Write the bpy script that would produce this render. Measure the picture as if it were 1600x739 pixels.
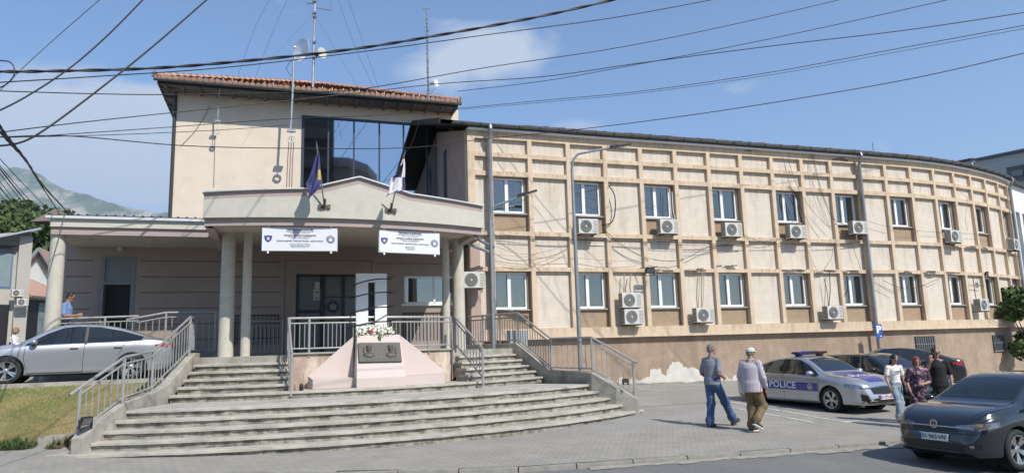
import bpy, bmesh, math, random
from mathutils import Vector, Matrix
from mathutils.bvhtree import BVHTree
from math import sin, cos, pi, radians as R_
random.seed(7)
for o in list(bpy.data.objects): bpy.data.objects.remove(o)
sc = bpy.context.scene
COL = sc.collection
# ---------------------------------------------------------------- camera
FPX = 1100.0; PIT = R_(8.947); ROL = R_(1.716); CAMH = 2.0
cam_d = bpy.data.cameras.new('camera'); cam = bpy.data.objects.new('camera', cam_d); COL.objects.link(cam)
cam_d.sensor_width = 36; cam_d.lens = 36*FPX/1600; cam_d.clip_end = 30000; cam_d.clip_start = .1
cam.location = (0, 0, CAMH)
cam.matrix_world = Matrix.Translation((0, 0, CAMH)) @ Matrix.Rotation(pi/2+PIT, 4, 'X') @ Matrix.Rotation(-ROL, 4, 'Z')
sc.camera = cam
# ---------------------------------------------------------------- world, sun
SUN_EL = R_(45); SX, SY = .65, -.76
w = bpy.data.worlds.new('World'); sc.world = w; w.use_nodes = True
nt = w.node_tree; nt.nodes.clear()
def N(t, typ, **k):
    n = t.nodes.new(typ)
    for a, b in k.items():
        if a.startswith('i_'): n.inputs[a[2:].replace('_', ' ')].default_value = b
        else: setattr(n, a, b)
    return n
out = N(nt, 'ShaderNodeOutputWorld'); bg = N(nt, 'ShaderNodeBackground'); bg.inputs[1].default_value = .12
sky = N(nt, 'ShaderNodeTexSky', sky_type='NISHITA', sun_disc=False, sun_elevation=SUN_EL,
        sun_rotation=math.atan2(SX, SY), air_density=1.0, dust_density=.35, ozone_density=2.2, altitude=400)
L = nt.links.new
def fray(x, y):
    u = x-800; v = y-369.5; a_, b_ = cos(ROL), sin(ROL); xx = u*a_-v*b_; yy = u*b_+v*a_; c, s = cos(PIT), sin(PIT); Yc = FPX*c+yy*s; Zc = FPX*s-yy*c
    return xx/Yc, Zc/Yc
tc = N(nt, 'ShaderNodeTexCoord'); sep = N(nt, 'ShaderNodeSeparateXYZ'); L(tc.outputs['Generated'], sep.inputs[0])
def M_(op, a, b=None, clamp=False):
    n = N(nt, 'ShaderNodeMath', operation=op); n.use_clamp = clamp
    for i, q in enumerate((a, b)):
        if q is None: continue
        if isinstance(q, (int, float)): n.inputs[i].default_value = q
        else: L(q, n.inputs[i])
    return n.outputs[0]
ypos = M_('MAXIMUM', sep.outputs[1], .02); tx = M_('DIVIDE', sep.outputs[0], ypos); tz = M_('DIVIDE', sep.outputs[2], ypos)
mp = N(nt, 'ShaderNodeMapping'); mp.inputs['Scale'].default_value = (1, 1, 1.9); L(tc.outputs['Generated'], mp.inputs[0])
nz = N(nt, 'ShaderNodeTexNoise'); nz.inputs['Scale'].default_value = 7.5; nz.inputs['Detail'].default_value = 10; nz.inputs['Roughness'].default_value = .58; nz.inputs['Distortion'].default_value = .4; L(mp.outputs[0], nz.inputs[0])
# where the cloud banks stand in the sky: direction, width, height, strength
tot = None
for px_, py_, ax, az, st in ((60,200,.15,.06,1.25),(190,245,.15,.085,1.2),(330,215,.22,.07,.6),(765,78,.085,.045,.85),(690,110,.06,.05,.35),(905,196,.05,.018,.7),(1150,150,.2,.04,.18),(560,120,.5,.03,.12),(520,20,.2,.05,.15)):
    cx_, cz_ = fray(px_, py_)
    e = M_('ADD', M_('POWER', M_('ABSOLUTE', M_('DIVIDE', M_('SUBTRACT', tx, cx_), ax)), 2.0), M_('POWER', M_('ABSOLUTE', M_('DIVIDE', M_('SUBTRACT', tz, cz_), az)), 2.0))
    g = M_('MULTIPLY', M_('EXPONENT', M_('MULTIPLY', e, -1.0)), st); tot = g if tot is None else M_('ADD', tot, g)
cl = M_('ADD', M_('MULTIPLY', tot, .62), M_('SUBTRACT', nz.outputs[0], .5)); cl = M_('SUBTRACT', M_('MULTIPLY', cl, 1.0), .17)
cl = M_('MULTIPLY', cl, 3.2, True); cl = M_('MULTIPLY', cl, .78)
mx = N(nt, 'ShaderNodeMix', data_type='RGBA'); mx.inputs['B'].default_value = (4.6, 4.9, 5.4, 1)
blu = N(nt, 'ShaderNodeMix', data_type='RGBA', blend_type='MULTIPLY'); blu.inputs['Factor'].default_value = 1; blu.inputs['B'].default_value = (.90, 1.0, 1.10, 1)
L(sky.outputs[0], blu.inputs['A']); L(blu.outputs['Result'], mx.inputs['A']); L(cl, mx.inputs['Factor'])
L(mx.outputs['Result'], bg.inputs[0]); L(bg.outputs[0], out.inputs[0])
sd = bpy.data.lights.new('sun', 'SUN'); sd.energy = 4.3; sd.angle = R_(.53); sd.color = (1, .945, .85)
so = bpy.data.objects.new('sun', sd); COL.objects.link(so)
sv = Vector((SX*cos(SUN_EL), SY*cos(SUN_EL), sin(SUN_EL)))
so.rotation_euler = sv.to_track_quat('Z', 'Y').to_euler(); so.location = sv*60
sc.render.engine = 'CYCLES'
sc.view_settings.view_transform = 'Standard'; sc.view_settings.look = 'None'; sc.view_settings.exposure = 0.5; sc.view_settings.gamma = 1
sc.cycles.max_bounces = 7; sc.cycles.transparent_max_bounces = 12; sc.cycles.volume_bounces = 0
# ---------------------------------------------------------------- frames
CX, CY = -7.587, 26.419; TH = R_(18.5); c_, s_ = cos(TH), sin(TH)
def W(u, v, z=0): return Vector((CX+u*c_-v*s_, CY+u*s_+v*c_, z))
LM = Matrix.Translation((CX, CY, 0)) @ Matrix.Rotation(TH, 4, 'Z')
def ray(x, y):                       # direction of a measured sight line
    u = x-800; v = y-369.5; cr_, sr = cos(ROL), sin(ROL)
    xx = u*cr_-v*sr; yy = u*sr+v*cr_; c, s = cos(PIT), sin(PIT)
    Yc = FPX*c+yy*s; Zc = FPX*s-yy*c
    return Vector((xx/Yc, 1, Zc/Yc))
def atv(x, y, v):                    # on the upright plane v of the entrance block
    r = ray(x, y); return Vector((0, 0, CAMH))+r*((v-CX*s_+CY*c_)/(-r.x*s_+c_))
def at(x, y, Y): return Vector((0, 0, CAMH))+ray(x, y)*Y
# ---------------------------------------------------------------- ground height
def gz(X, Y):
    z = .1-.01*(X-4.3)+.04*(Y-15.6)-.0019*(X-4.3)*(Y-15.6)
    if X < 0: z += .026*-X
    return max(-.6, min(z, .9))
# ---------------------------------------------------------------- materials
MATS = {}
def mat(name, col, rough=.7, metal=0, var=.12, vs=2.0, bump=.0, bs=40, col2=None, c2s=.6, c2p=(.55, .75), spec=.5, coat=0, streak=0):
    if name in MATS: return MATS[name]
    m = bpy.data.materials.new(name); m.use_nodes = True; t = m.node_tree; p = t.nodes['Principled BSDF']
    p.inputs['Roughness'].default_value = rough; p.inputs['Metallic'].default_value = metal
    p.inputs['Specular IOR Level'].default_value = spec; p.inputs['Coat Weight'].default_value = coat
    p.inputs['Coat Roughness'].default_value = .04
    g = N(t, 'ShaderNodeNewGeometry'); l = t.links.new
    src = None
    base = N(t, 'ShaderNodeRGB'); base.outputs[0].default_value = (*col, 1); src = base.outputs[0]
    if var:
        n = N(t, 'ShaderNodeTexNoise'); n.inputs['Scale'].default_value = vs; n.inputs['Detail'].default_value = 8; n.inputs['Roughness'].default_value = .65
        l(g.outputs['Position'], n.inputs[0])
        r = N(t, 'ShaderNodeMapRange'); r.inputs[1].default_value = .3; r.inputs[2].default_value = .7; r.inputs[3].default_value = 1-var; r.inputs[4].default_value = 1+var
        l(n.outputs[0], r.inputs[0])
        x = N(t, 'ShaderNodeVectorMath', operation='SCALE'); l(src, x.inputs[0]); l(r.outputs[0], x.inputs['Scale']); src = x.outputs[0]
    if col2:
        n2 = N(t, 'ShaderNodeTexNoise'); n2.inputs['Scale'].default_value = c2s; n2.inputs['Detail'].default_value = 7; n2.inputs['Roughness'].default_value = .7
        if streak:
            mpp = N(t, 'ShaderNodeMapping'); mpp.inputs['Scale'].default_value = (1, 1, streak); l(g.outputs['Position'], mpp.inputs[0]); l(mpp.outputs[0], n2.inputs[0])
        else: l(g.outputs['Position'], n2.inputs[0])
        r2 = N(t, 'ShaderNodeMapRange'); r2.inputs[1].default_value = c2p[0]; r2.inputs[2].default_value = c2p[1]; l(n2.outputs[0], r2.inputs[0])
        x2 = N(t, 'ShaderNodeMix', data_type='RGBA'); l(r2.outputs[0], x2.inputs['Factor']); l(src, x2.inputs['A']); x2.inputs['B'].default_value = (*col2, 1); src = x2.outputs['Result']
    l(src, p.inputs['Base Color'])
    if bump:
        nb = N(t, 'ShaderNodeTexNoise'); nb.inputs['Scale'].default_value = bs; nb.inputs['Detail'].default_value = 4; l(g.outputs['Position'], nb.inputs[0])
        b = N(t, 'ShaderNodeBump'); b.inputs['Strength'].default_value = min(1, bump*10); b.inputs['Distance'].default_value = bump; l(nb.outputs[0], b.inputs['Height']); l(b.outputs[0], p.inputs['Normal'])
    m['src'] = src.node.name; MATS[name] = m
    return m
def lines(m, expr_axis='z', period=.09, w=.09, dark=.8, horiz=None):
    """multiply the base colour by thin joint lines that repeat along height (and along the wall)"""
    t = m.node_tree; l = t.links.new; p = t.nodes['Principled BSDF']
    old = p.inputs['Base Color'].links[0].from_socket
    g = N(t, 'ShaderNodeNewGeometry'); sp = N(t, 'ShaderNodeSeparateXYZ'); l(g.outputs['Position'], sp.inputs[0])
    f = N(t, 'ShaderNodeMath', operation='DIVIDE'); f.inputs[1].default_value = period
    l(sp.outputs[{'x': 0, 'y': 1, 'z': 2}[expr_axis]], f.inputs[0])
    fr = N(t, 'ShaderNodeMath', operation='FRACT'); l(f.outputs[0], fr.inputs[0])
    lt = N(t, 'ShaderNodeMath', operation='LESS_THAN'); lt.inputs[1].default_value = w; l(fr.outputs[0], lt.inputs[0])
    r = N(t, 'ShaderNodeMapRange'); r.inputs[3].default_value = 1; r.inputs[4].default_value = dark; l(lt.outputs[0], r.inputs[0])
    x = N(t, 'ShaderNodeVectorMath', operation='SCALE'); l(old, x.inputs[0]); l(r.outputs[0], x.inputs['Scale']); l(x.outputs[0], p.inputs['Base Color'])
def glass(name, tint=(.75, .8, .8), refl=.12):
    if name in MATS: return MATS[name]
    m = bpy.data.materials.new(name); m.use_nodes = True; t = m.node_tree; t.nodes.clear(); l = t.links.new
    o = N(t, 'ShaderNodeOutputMaterial'); tr = N(t, 'ShaderNodeBsdfTransparent'); tr.inputs[0].default_value = (*tint, 1)
    gl = N(t, 'ShaderNodeBsdfGlossy'); gl.inputs['Roughness'].default_value = .02; gl.inputs[0].default_value = (.80, .78, .74, 1)
    lw = N(t, 'ShaderNodeFresnel'); lw.inputs[0].default_value = 1.5
    ad = N(t, 'ShaderNodeMath', operation='ADD'); ad.inputs[1].default_value = refl; ad.use_clamp = True; l(lw.outputs[0], ad.inputs[0])
    mxs = N(t, 'ShaderNodeMixShader'); l(ad.outputs[0], mxs.inputs[0]); l(tr.outputs[0], mxs.inputs[1]); l(gl.outputs[0], mxs.inputs[2]); l(mxs.outputs[0], o.inputs[0])
    MATS[name] = m; return m
# ---------------------------------------------------------------- mesh building
class MB:
    def __init__(s): s.v = []; s.f = []; s.mi = []; s.m = 0
    def add(s, vs, fs, M=None):
        b = len(s.v)
        s.v += [tuple(M @ Vector(v)) if M else tuple(v) for v in vs]
        for f in fs: s.f.append(tuple(b+i for i in f)); s.mi.append(s.m)
        return s
    def box(s, x0, x1, y0, y1, z0, z1, M=None):
        v = [(x0,y0,z0),(x1,y0,z0),(x1,y1,z0),(x0,y1,z0),(x0,y0,z1),(x1,y0,z1),(x1,y1,z1),(x0,y1,z1)]
        return s.add(v, [(3,2,1,0),(4,5,6,7),(0,1,5,4),(1,2,6,5),(2,3,7,6),(3,0,4,7)], M)
    def prism(s, pts, z0, z1, M=None):           # pts ccw in xy
        n = len(pts)
        v = [(p[0],p[1],z0) for p in pts]+[(p[0],p[1],z1) for p in pts]
        f = [tuple(range(n-1,-1,-1)), tuple(range(n, 2*n))]+[(i,(i+1)%n,n+(i+1)%n,n+i) for i in range(n)]
        return s.add(v, f, M)
    def grid(s, rows, M=None, close=False):      # rows of equal length
        n = len(rows[0]); v = [p for r in rows for p in r]; f = []
        for i in range(len(rows)-1):
            for j in range(n-1+(1 if close else 0)):
                f.append((i*n+j, i*n+(j+1)%n, (i+1)*n+(j+1)%n, (i+1)*n+j))
        return s.add(v, f, M)
    def tube(s, pts, r, n=6, cap=True, M=None):
        pts = [Vector(p) for p in pts]; rows = []
        rr = r if isinstance(r, (list, tuple)) else [r]*len(pts)
        up = Vector((0,0,1)); prev = None
        for i, p in enumerate(pts):
            d = (pts[min(i+1, len(pts)-1)]-pts[max(i-1, 0)]).normalized()
            if prev is None:
                a = up if abs(d.z) < .9 else Vector((1,0,0)); x = d.cross(a).normalized()
            else: x = (prev-d*prev.dot(d)).normalized()
            prev = x; y = d.cross(x)
            rows.append([tuple(p+(x*cos(2*pi*k/n)+y*sin(2*pi*k/n))*rr[i]) for k in range(n)])
        s.grid(rows, M, close=True)
        if cap:
            b = len(s.v)-n*len(pts); s.f.append(tuple(b+k for k in range(n))); s.mi.append(s.m)
            b2 = len(s.v)-n; s.f.append(tuple(b2+k for k in range(n-1,-1,-1))); s.mi.append(s.m)
        return s
    def lathe(s, prof, n=24, M=None):            # prof (r,z)
        rows = [[(r*cos(2*pi*k/n), r*sin(2*pi*k/n), z) for k in range(n)] for r, z in prof]
        return s.grid(rows, M, close=True)
    def ell(s, c, r, M=None, n=10, m=7):
        rows = []
        for i in range(m+1):
            a = -pi/2+pi*i/m; q = max(cos(a), .001)
            rows.append([(c[0]+r[0]*q*cos(2*pi*k/n), c[1]+r[1]*q*sin(2*pi*k/n), c[2]+r[2]*sin(a)) for k in range(n)])
        return s.grid(rows, M, close=True)
    def beam(s, a, b, w, h, M=None):             # rectangular bar from a to b
        a = Vector(a); b = Vector(b); d = b-a; x = d.normalized()
        up = Vector((0,0,1)) if abs(x.z) < .95 else Vector((0,1,0))
        y = up.cross(x).normalized(); z = x.cross(y)
        Mx = Matrix.Translation(a) @ Matrix((x, y, z)).transposed().to_4x4()
        if M: Mx = M @ Mx
        return s.box(0, d.length, -w/2, w/2, -h/2, h/2, Mx)
    def mesh(s, name, mats):
        me = bpy.data.meshes.new(name); me.from_pydata(s.v, [], s.f); 
        for m_ in (mats if isinstance(mats, (list, tuple)) else [mats]): me.materials.append(m_)
        if any(s.mi): me.polygons.foreach_set('material_index', s.mi)
        me.update(); return me
    def build(s, name, mats, parent=None, world=False, smooth=False, fix=True, bev=0):
        me = s.mesh(name, mats); o = bpy.data.objects.new(name, me)
        return link(o, parent, world, smooth, fix, bev)
def link(o, parent=None, world=False, smooth=False, fix=True, bev=0):
    COL.objects.link(o); me = o.data
    if parent:
        o.parent = parent
        if world: me.transform(gmat(parent).inverted())
    if fix or bev:
        bm = bmesh.new(); bm.from_mesh(me)
        if fix: bmesh.ops.recalc_face_normals(bm, faces=bm.faces)
        bm.to_mesh(me); bm.free()
    if smooth:
        me.polygons.foreach_set('use_smooth', [True]*len(me.polygons)); me.set_sharp_from_angle(angle=R_(38 if smooth is True else smooth))
    if bev:
        b = o.modifiers.new('edge', 'BEVEL'); b.width = bev; b.segments = 2; b.limit_method = 'ANGLE'; b.angle_limit = R_(50)
    return o
def gmat(o):
    M = Matrix.LocRotScale(o.location, o.rotation_euler, o.scale)
    return gmat(o.parent) @ M if o.parent else M
def tag(o, label=None, cat=None, group=None, kind=None):
    if label: o['label'] = label
    if cat: o['category'] = cat
    if group: o['group'] = group
    if kind: o['kind'] = kind
    return o
def thing(name, label, cat, loc=(0,0,0), rz=0, group=None):
    o = bpy.data.objects.new(name, None); COL.objects.link(o); o.location = loc; o.rotation_euler = (0,0,rz); o.empty_display_size = .2
    return tag(o, label, cat, group)
def copy_tree(o, parent=None):
    c = o.copy(); COL.objects.link(c)
    if parent: c.parent = parent
    for ch in list(o.children): copy_tree(ch, c)
    return c
def text_mesh(s, size, name='lettering', ext=0.0, bold=0.0, align='CENTER'):
    cu = bpy.data.curves.new(name, 'FONT'); cu.body = s; cu.size = size; cu.align_x = align; cu.align_y = 'CENTER'; cu.extrude = ext; cu.offset = bold; cu.resolution_u = 3
    o = bpy.data.objects.new(name, cu); COL.objects.link(o); dg = bpy.context.evaluated_depsgraph_get(); dg.update()
    me = bpy.data.meshes.new_from_object(o.evaluated_get(dg)); bpy.data.objects.remove(o); bpy.data.curves.remove(cu); return me
# palette
cream = mat('cream_tile_panel', (.62,.55,.465), .85, var=.08, vs=3, col2=(.44,.37,.285), c2s=2.6, c2p=(.52,.78), streak=.14); lines(cream, 'z', .085, .16, .82)
tan = mat('tan_render', (.60,.47,.34), .85, var=.08, vs=4, bump=.004, bs=30, col2=(.40,.295,.195), c2s=2.4, c2p=(.52,.78), streak=.35)
brownp = mat('brown_spandrel', (.33,.245,.165), .9, var=.13, vs=5, bump=.004, bs=50)
basep = mat('base_plaster', (.35,.262,.19), .92, var=.18, vs=3, bump=.014, bs=25, col2=(.25,.185,.135), c2s=1.3, c2p=(.45,.72), streak=.25)
def ledge_dirt(m, ledges, ln=.5, col=(.25,.20,.15), amt=.75, fr=9):
    """rain dirt that has washed down from each ledge"""
    t = m.node_tree; l = t.links.new; p = t.nodes['Principled BSDF']; old = p.inputs['Base Color'].links[0].from_socket
    g = N(t, 'ShaderNodeNewGeometry'); sp = N(t, 'ShaderNodeSeparateXYZ'); l(g.outputs['Position'], sp.inputs[0]); tot = None
    def m_(op, a, b, cl=False):
        n = N(t, 'ShaderNodeMath', operation=op); n.use_clamp = cl
        for i, q in enumerate((a, b)):
            if isinstance(q, (int, float)): n.inputs[i].default_value = q
            else: l(q, n.inputs[i])
        return n.outputs[0]
    for zl in ledges:
        d = m_('DIVIDE', m_('SUBTRACT', zl, sp.outputs[2]), ln); f = m_('MULTIPLY', m_('SUBTRACT', 1.0, d, True), m_('GREATER_THAN', d, 0.0)); tot = f if tot is None else m_('MAXIMUM', tot, f)
    mpn = N(t, 'ShaderNodeMapping'); mpn.inputs['Scale'].default_value = (1, 1, .06); l(g.outputs['Position'], mpn.inputs[0])
    n = N(t, 'ShaderNodeTexNoise'); n.inputs['Scale'].default_value = fr; n.inputs['Detail'].default_value = 6; n.inputs['Roughness'].default_value = .7; l(mpn.outputs[0], n.inputs[0])
    r = N(t, 'ShaderNodeMapRange'); r.inputs[1].default_value = .48; r.inputs[2].default_value = .72; l(n.outputs[0], r.inputs[0])
    f = m_('MULTIPLY', m_('MULTIPLY', tot, r.outputs[0]), amt, True)
    x = N(t, 'ShaderNodeMix', data_type='RGBA'); l(f, x.inputs['Factor']); l(old, x.inputs['A']); x.inputs['B'].default_value = (*col, 1); l(x.outputs['Result'], p.inputs['Base Color'])
ledge_dirt(cream, (9.39, 8.73, 8.035, 5.90, 4.635), .75); ledge_dirt(tan, (9.66, 8.9, 8.2, 6.05, 4.79, 2.65), .32, (.22,.17,.12), .8, 6); ledge_dirt(basep, (2.25,), 1.1, (.20,.15,.115), .8, 5)
pinkw = mat('pink_render', (.42,.31,.27), .9, var=.07, vs=2, bump=.003, bs=60)
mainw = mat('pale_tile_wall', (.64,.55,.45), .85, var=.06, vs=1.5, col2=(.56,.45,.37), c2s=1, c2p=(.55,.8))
conc = mat('concrete', (.36,.34,.295), .93, var=.22, vs=3.5, bump=.008, bs=35, col2=(.19,.18,.155), c2s=2.2, c2p=(.48,.70))
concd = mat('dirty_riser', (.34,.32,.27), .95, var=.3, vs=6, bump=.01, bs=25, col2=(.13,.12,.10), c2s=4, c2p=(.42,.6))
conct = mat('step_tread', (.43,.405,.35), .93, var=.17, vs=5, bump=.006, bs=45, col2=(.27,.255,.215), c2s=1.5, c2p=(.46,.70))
stucco = mat('pale_stucco', (.51,.49,.425), .95, var=.06, vs=5, bump=.012, bs=55, col2=(.40,.38,.33), c2s=1.5, c2p=(.55,.85))
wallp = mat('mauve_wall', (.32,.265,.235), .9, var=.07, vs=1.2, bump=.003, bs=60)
bandp = mat('mauve_band', (.37,.305,.28), .9, var=.06, vs=2)
colm = mat('column_stucco', (.50,.47,.40), .93, var=.1, vs=6, bump=.008, bs=60, col2=(.42,.39,.33), c2s=2, c2p=(.5,.8))
white = mat('white_frame', (.78,.79,.80), .35, var=.03)
wpaint = mat('white_paint', (.74,.74,.72), .7, var=.06, vs=5)
dark = mat('dark_metal', (.03,.032,.035), .45, var=.2)
black = mat('black_plastic', (.012,.012,.014), .4, var=0)
rub = mat('rubber', (.018,.018,.019), .8, var=.1)
galv = mat('galvanised_pipe', (.30,.32,.34), .45, .6, var=.12, vs=5)
railm = mat('rail_grey_paint', (.34,.335,.33), .45, .25, var=.1, vs=12, col2=(.22,.17,.13), c2s=14, c2p=(.68,.75))
tile = mat('roof_tile', (.40,.235,.17), .85, var=.3, vs=7, col2=(.55,.33,.24), c2s=4, c2p=(.5,.75))
tileold = mat('old_roof_tile', (.16,.13,.115), .9, var=.35, vs=8, col2=(.30,.14,.09), c2s=1.5, c2p=(.5,.7))
gutm = mat('gutter_metal', (.15,.15,.145), .5, .3, var=.2, vs=4)
soff = mat('soffit_render', (.46,.41,.34), .9, var=.05)
winglass = glass('window_glass', refl=.20); dglass = glass('dark_glass', (.25,.28,.3), .10)
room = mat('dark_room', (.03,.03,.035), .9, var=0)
curt = mat('curtain', (.36,.325,.28), .9, var=.05)
mirr = mat('mirror_facade_glass', (.37,.41,.46), .025, 1.0, var=0)
# ================================================================ GROUND
asphalt = mat('asphalt', (.15,.147,.143), .92, var=.14, vs=9, bump=.004, bs=90, col2=(.19,.185,.175), c2s=.5, c2p=(.45,.7))
lotm = mat('lot_asphalt', (.255,.242,.22), .93, var=.12, vs=7, bump=.004, bs=80, col2=(.31,.295,.27), c2s=.7, c2p=(.45,.7))
def pavermat():
    m = mat('pavers', (.295,.278,.247), .93, var=.15, vs=1.3, bump=0, col2=(.27,.255,.23), c2s=.5, c2p=(.45,.7))
    t = m.node_tree; l = t.links.new; p = t.nodes['Principled BSDF']; old = p.inputs['Base Color'].links[0].from_socket
    g = N(t, 'ShaderNodeNewGeometry'); mpn = N(t, 'ShaderNodeMapping'); mpn.inputs['Rotation'].default_value = (0,0,R_(12)); l(g.outputs['Position'], mpn.inputs[0])
    b = N(t, 'ShaderNodeTexBrick'); b.inputs['Scale'].default_value = 1; b.inputs['Brick Width'].default_value = .22; b.inputs['Row Height'].default_value = .12
    b.inputs['Mortar Size'].default_value = .007; b.inputs['Mortar Smooth'].default_value = .3
    b.inputs['Color1'].default_value = (1.06,1.05,1.04,1); b.inputs['Color2'].default_value = (.95,.95,.95,1); b.inputs['Mortar'].default_value = (.72,.70,.67,1)
    l(mpn.outputs[0], b.inputs[0]); x = N(t, 'ShaderNodeMix', data_type='RGBA', blend_type='MULTIPLY'); x.inputs['Factor'].default_value = 1
    l(old, x.inputs['A']); l(b.outputs[0], x.inputs['B']); l(x.outputs['Result'], p.inputs['Base Color'])
    bp = N(t, 'ShaderNodeBump'); bp.inputs['Distance'].default_value = .006; bp.inputs['Strength'].default_value = .7; bp.invert = True; l(b.outputs['Fac'], bp.inputs['Height']); l(bp.outputs[0], p.inputs['Normal'])
    return m
pav = pavermat()
terr = mat('dry_soil', (.19,.16,.11), .97, var=.2, vs=.3)
whline = mat('worn_white_marking', (.55,.54,.50), .85, var=.1, vs=10, col2=(.22,.21,.20), c2s=9, c2p=(.5,.62))
mortar = mat('crumbled_mortar', (.27,.255,.22), .95, var=.25, vs=9, bump=.02, bs=22)
def kerbY(X):            # line of the kerb in plan
    return 12.20+.148*(X+.96)+.0085*(X+.96)**2 if X > -.96 else 12.20+.10*(X+.96)
def kerbT(X): return kerbY(min(X, 16))+(max(0, X-16))*.55
def sheet(name, m, xs, ysf, dz, label=None, kind='structure'):
    b = MB(); rows = []
    for X in xs:
        ys = ysf(X); rows.append([(X, Y, gz(X, Y)+dz) for Y in ys])
    b.grid(rows); o = b.build(name, m, smooth=False, fix=False)
    if o.data.polygons[0].normal.z < 0: o.data.flip_normals()
    return tag(o, kind=kind, label=label)
xs = [-40+i*1.0 for i in range(111)]
lerp = lambda a, b, t: a+(b-a)*t
lotY = lambda X: kerbT(X)+3.6+.10*(X-4)       # seam between pavers and lot asphalt
sheet('road', asphalt, xs, lambda X: [lerp(-14, kerbT(X)+.0, i/12) for i in range(13)], -.07)
sheet('pavement', pav, xs, lambda X: [lerp(kerbT(X)+.16, max(kerbT(X)+.3, lotY(X)), i/6) for i in range(7)], -.0)
sheet('parking_area', lotm, xs, lambda X: [lerp(max(kerbT(X)+.3, lotY(X)), max(lotY(X)+2, 48), i/20) for i in range(21)], -.0)
# far ground, one sheet to the horizon, lying lower than everything near
b = MB(); rows = []
for X in (-9000,-3000,-600,-41,0,71,600,3000,9000):
    rows.append([(X, Y, -.9) for Y in (-3000,-600,-60,0,49,300,1000,3000,9000)])
b.grid(rows); o = b.build('terrain', terr, fix=False); tag(o, kind='structure')
if o.data.polygons[0].normal.z < 0: o.data.flip_normals()
# kerb stones: one run, with joints
b = MB()
X = -24.0
while X < 40:
    X2 = X+.98; jz = random.uniform(-.012, .012)
    a0 = (X, kerbT(X)); a1 = (X2, kerbT(X2))
    z0, z1 = gz(*a0)+jz, gz(*a1)+jz*.5
    v = [(a0[0],a0[1],z0-.3),(a1[0],a1[1],z1-.3),(a1[0],a1[1]+.158,z1-.3),(a0[0],a0[1]+.158,z0-.3),
         (a0[0],a0[1],z0+.004),(a1[0],a1[1],z1+.004),(a1[0],a1[1]+.158,z1+.007),(a0[0],a0[1]+.158,z0+.007)]
    b.add(v, [(3,2,1,0),(4,5,6,7),(0,1,5,4),(1,2,6,5),(2,3,7,6),(3,0,4,7)]); X += 1.0
tag(b.build('kerb', mat('kerb_stone', (.27,.255,.225), .93, var=.2, vs=4, bump=.008, bs=30)), kind='structure')
# broken mortar strip and dirt along the gutter
b = MB(); rows = []
for i in range(150):
    X = 1.2+i*.07; y = kerbT(X); wdt = .10+.05*sin(i*.31)+.03*sin(i*.83)+random.uniform(-.03,.03)+(.10 if i > 60 else 0)
    rows.append([(X, y-.01, gz(X,y)-.045),(X, y-.05-wdt*.5, gz(X,y)-.055-random.uniform(0,.008)),(X, y-.05-wdt, gz(X,y)-.069)])
b.grid(rows); tag(b.build('gutter_strip', mortar, fix=False), kind='structure')
# manhole
p = at(1025, 737, 11.2); b = MB(); zc = gz(p.x, 11.6)-.121
b.lathe([(0,0),(.28,0),(.29,.004),(.33,.004),(.335,-.01)], 32, Matrix.Translation((2.35, 11.75, gz(2.35,11.75)-.064)))
for k in range(6):
    b.box(-.2+.07*k-.012, -.2+.07*k+.012, -.2, .2, .001, .007, Matrix.Translation((2.37, 11.75, gz(2.35,11.75)-.064)))
tag(b.build('manhole_cover', mat('cast_iron', (.07,.07,.07), .6, .3, var=.2), smooth=True), 'round cast iron manhole cover set in the road near the kerb', 'manhole cover')
# painted bay lines
def gline(pts, wd, name='bay_line', m=whline):
    b = MB(); rows = []
    for (X0,Y0),(X1,Y1) in zip(pts[:-1], pts[1:]):
        d = Vector((X1-X0, Y1-Y0)); n = Vector((-d.y, d.x)).normalized()*wd/2; k = max(2, int(d.length/.5))
        for i in range(k+1):
            q = Vector((X0,Y0))+d*i/k; rows.append([(q.x+n.x,q.y+n.y,gz(q.x+n.x,q.y+n.y)+.007),(q.x-n.x,q.y-n.y,gz(q.x-n.x,q.y-n.y)+.007)])
    b.grid(rows); o = b.build(name, m, fix=False)
    if o.data.polygons[0].normal.z < 0: o.data.flip_normals()
    return tag(o, kind='structure')
def gp(px, py):          # where a sight line meets the ground
    t = 10.0
    r = ray(px, py)
    for _ in range(40):
        P = Vector((0,0,CAMH))+r*t; t += (P.z-gz(P.x,P.y))/(-r.z)*.7
        t = min(t, 60)
    P = Vector((0,0,CAMH))+r*t
    return (P.x, P.y)
for a_, b_ in [((1132,626),(1330,661)),((1140,636),(1272,660)),((985,604),(1098,602)),((985,605),(1040,612)),((1128,600),(1165,600)),((1318,659),(1345,657))]:
    gline([gp(*a_), gp(*b_)], .1)
# grass slope and raised forecourt on the left
gras = mat('grass_base', (.09,.125,.035), .97, var=.3, vs=3, col2=(.25,.19,.09), c2s=.55, c2p=(.42,.58))
ZF = 1.50                # forecourt level
gl0 = [(-40,12.2),(-20,12.9),(-14,13.35),(-12,13.6),(-10.0,13.95),(-9.35,14.2),(-8.25,14.6)]
gl1 = [(-40,14.6),(-20,14.6),(-14,14.65),(-12,14.75),(-10.67,15.0),(-10.3,16.3),(-9.75,18.4)]
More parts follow.
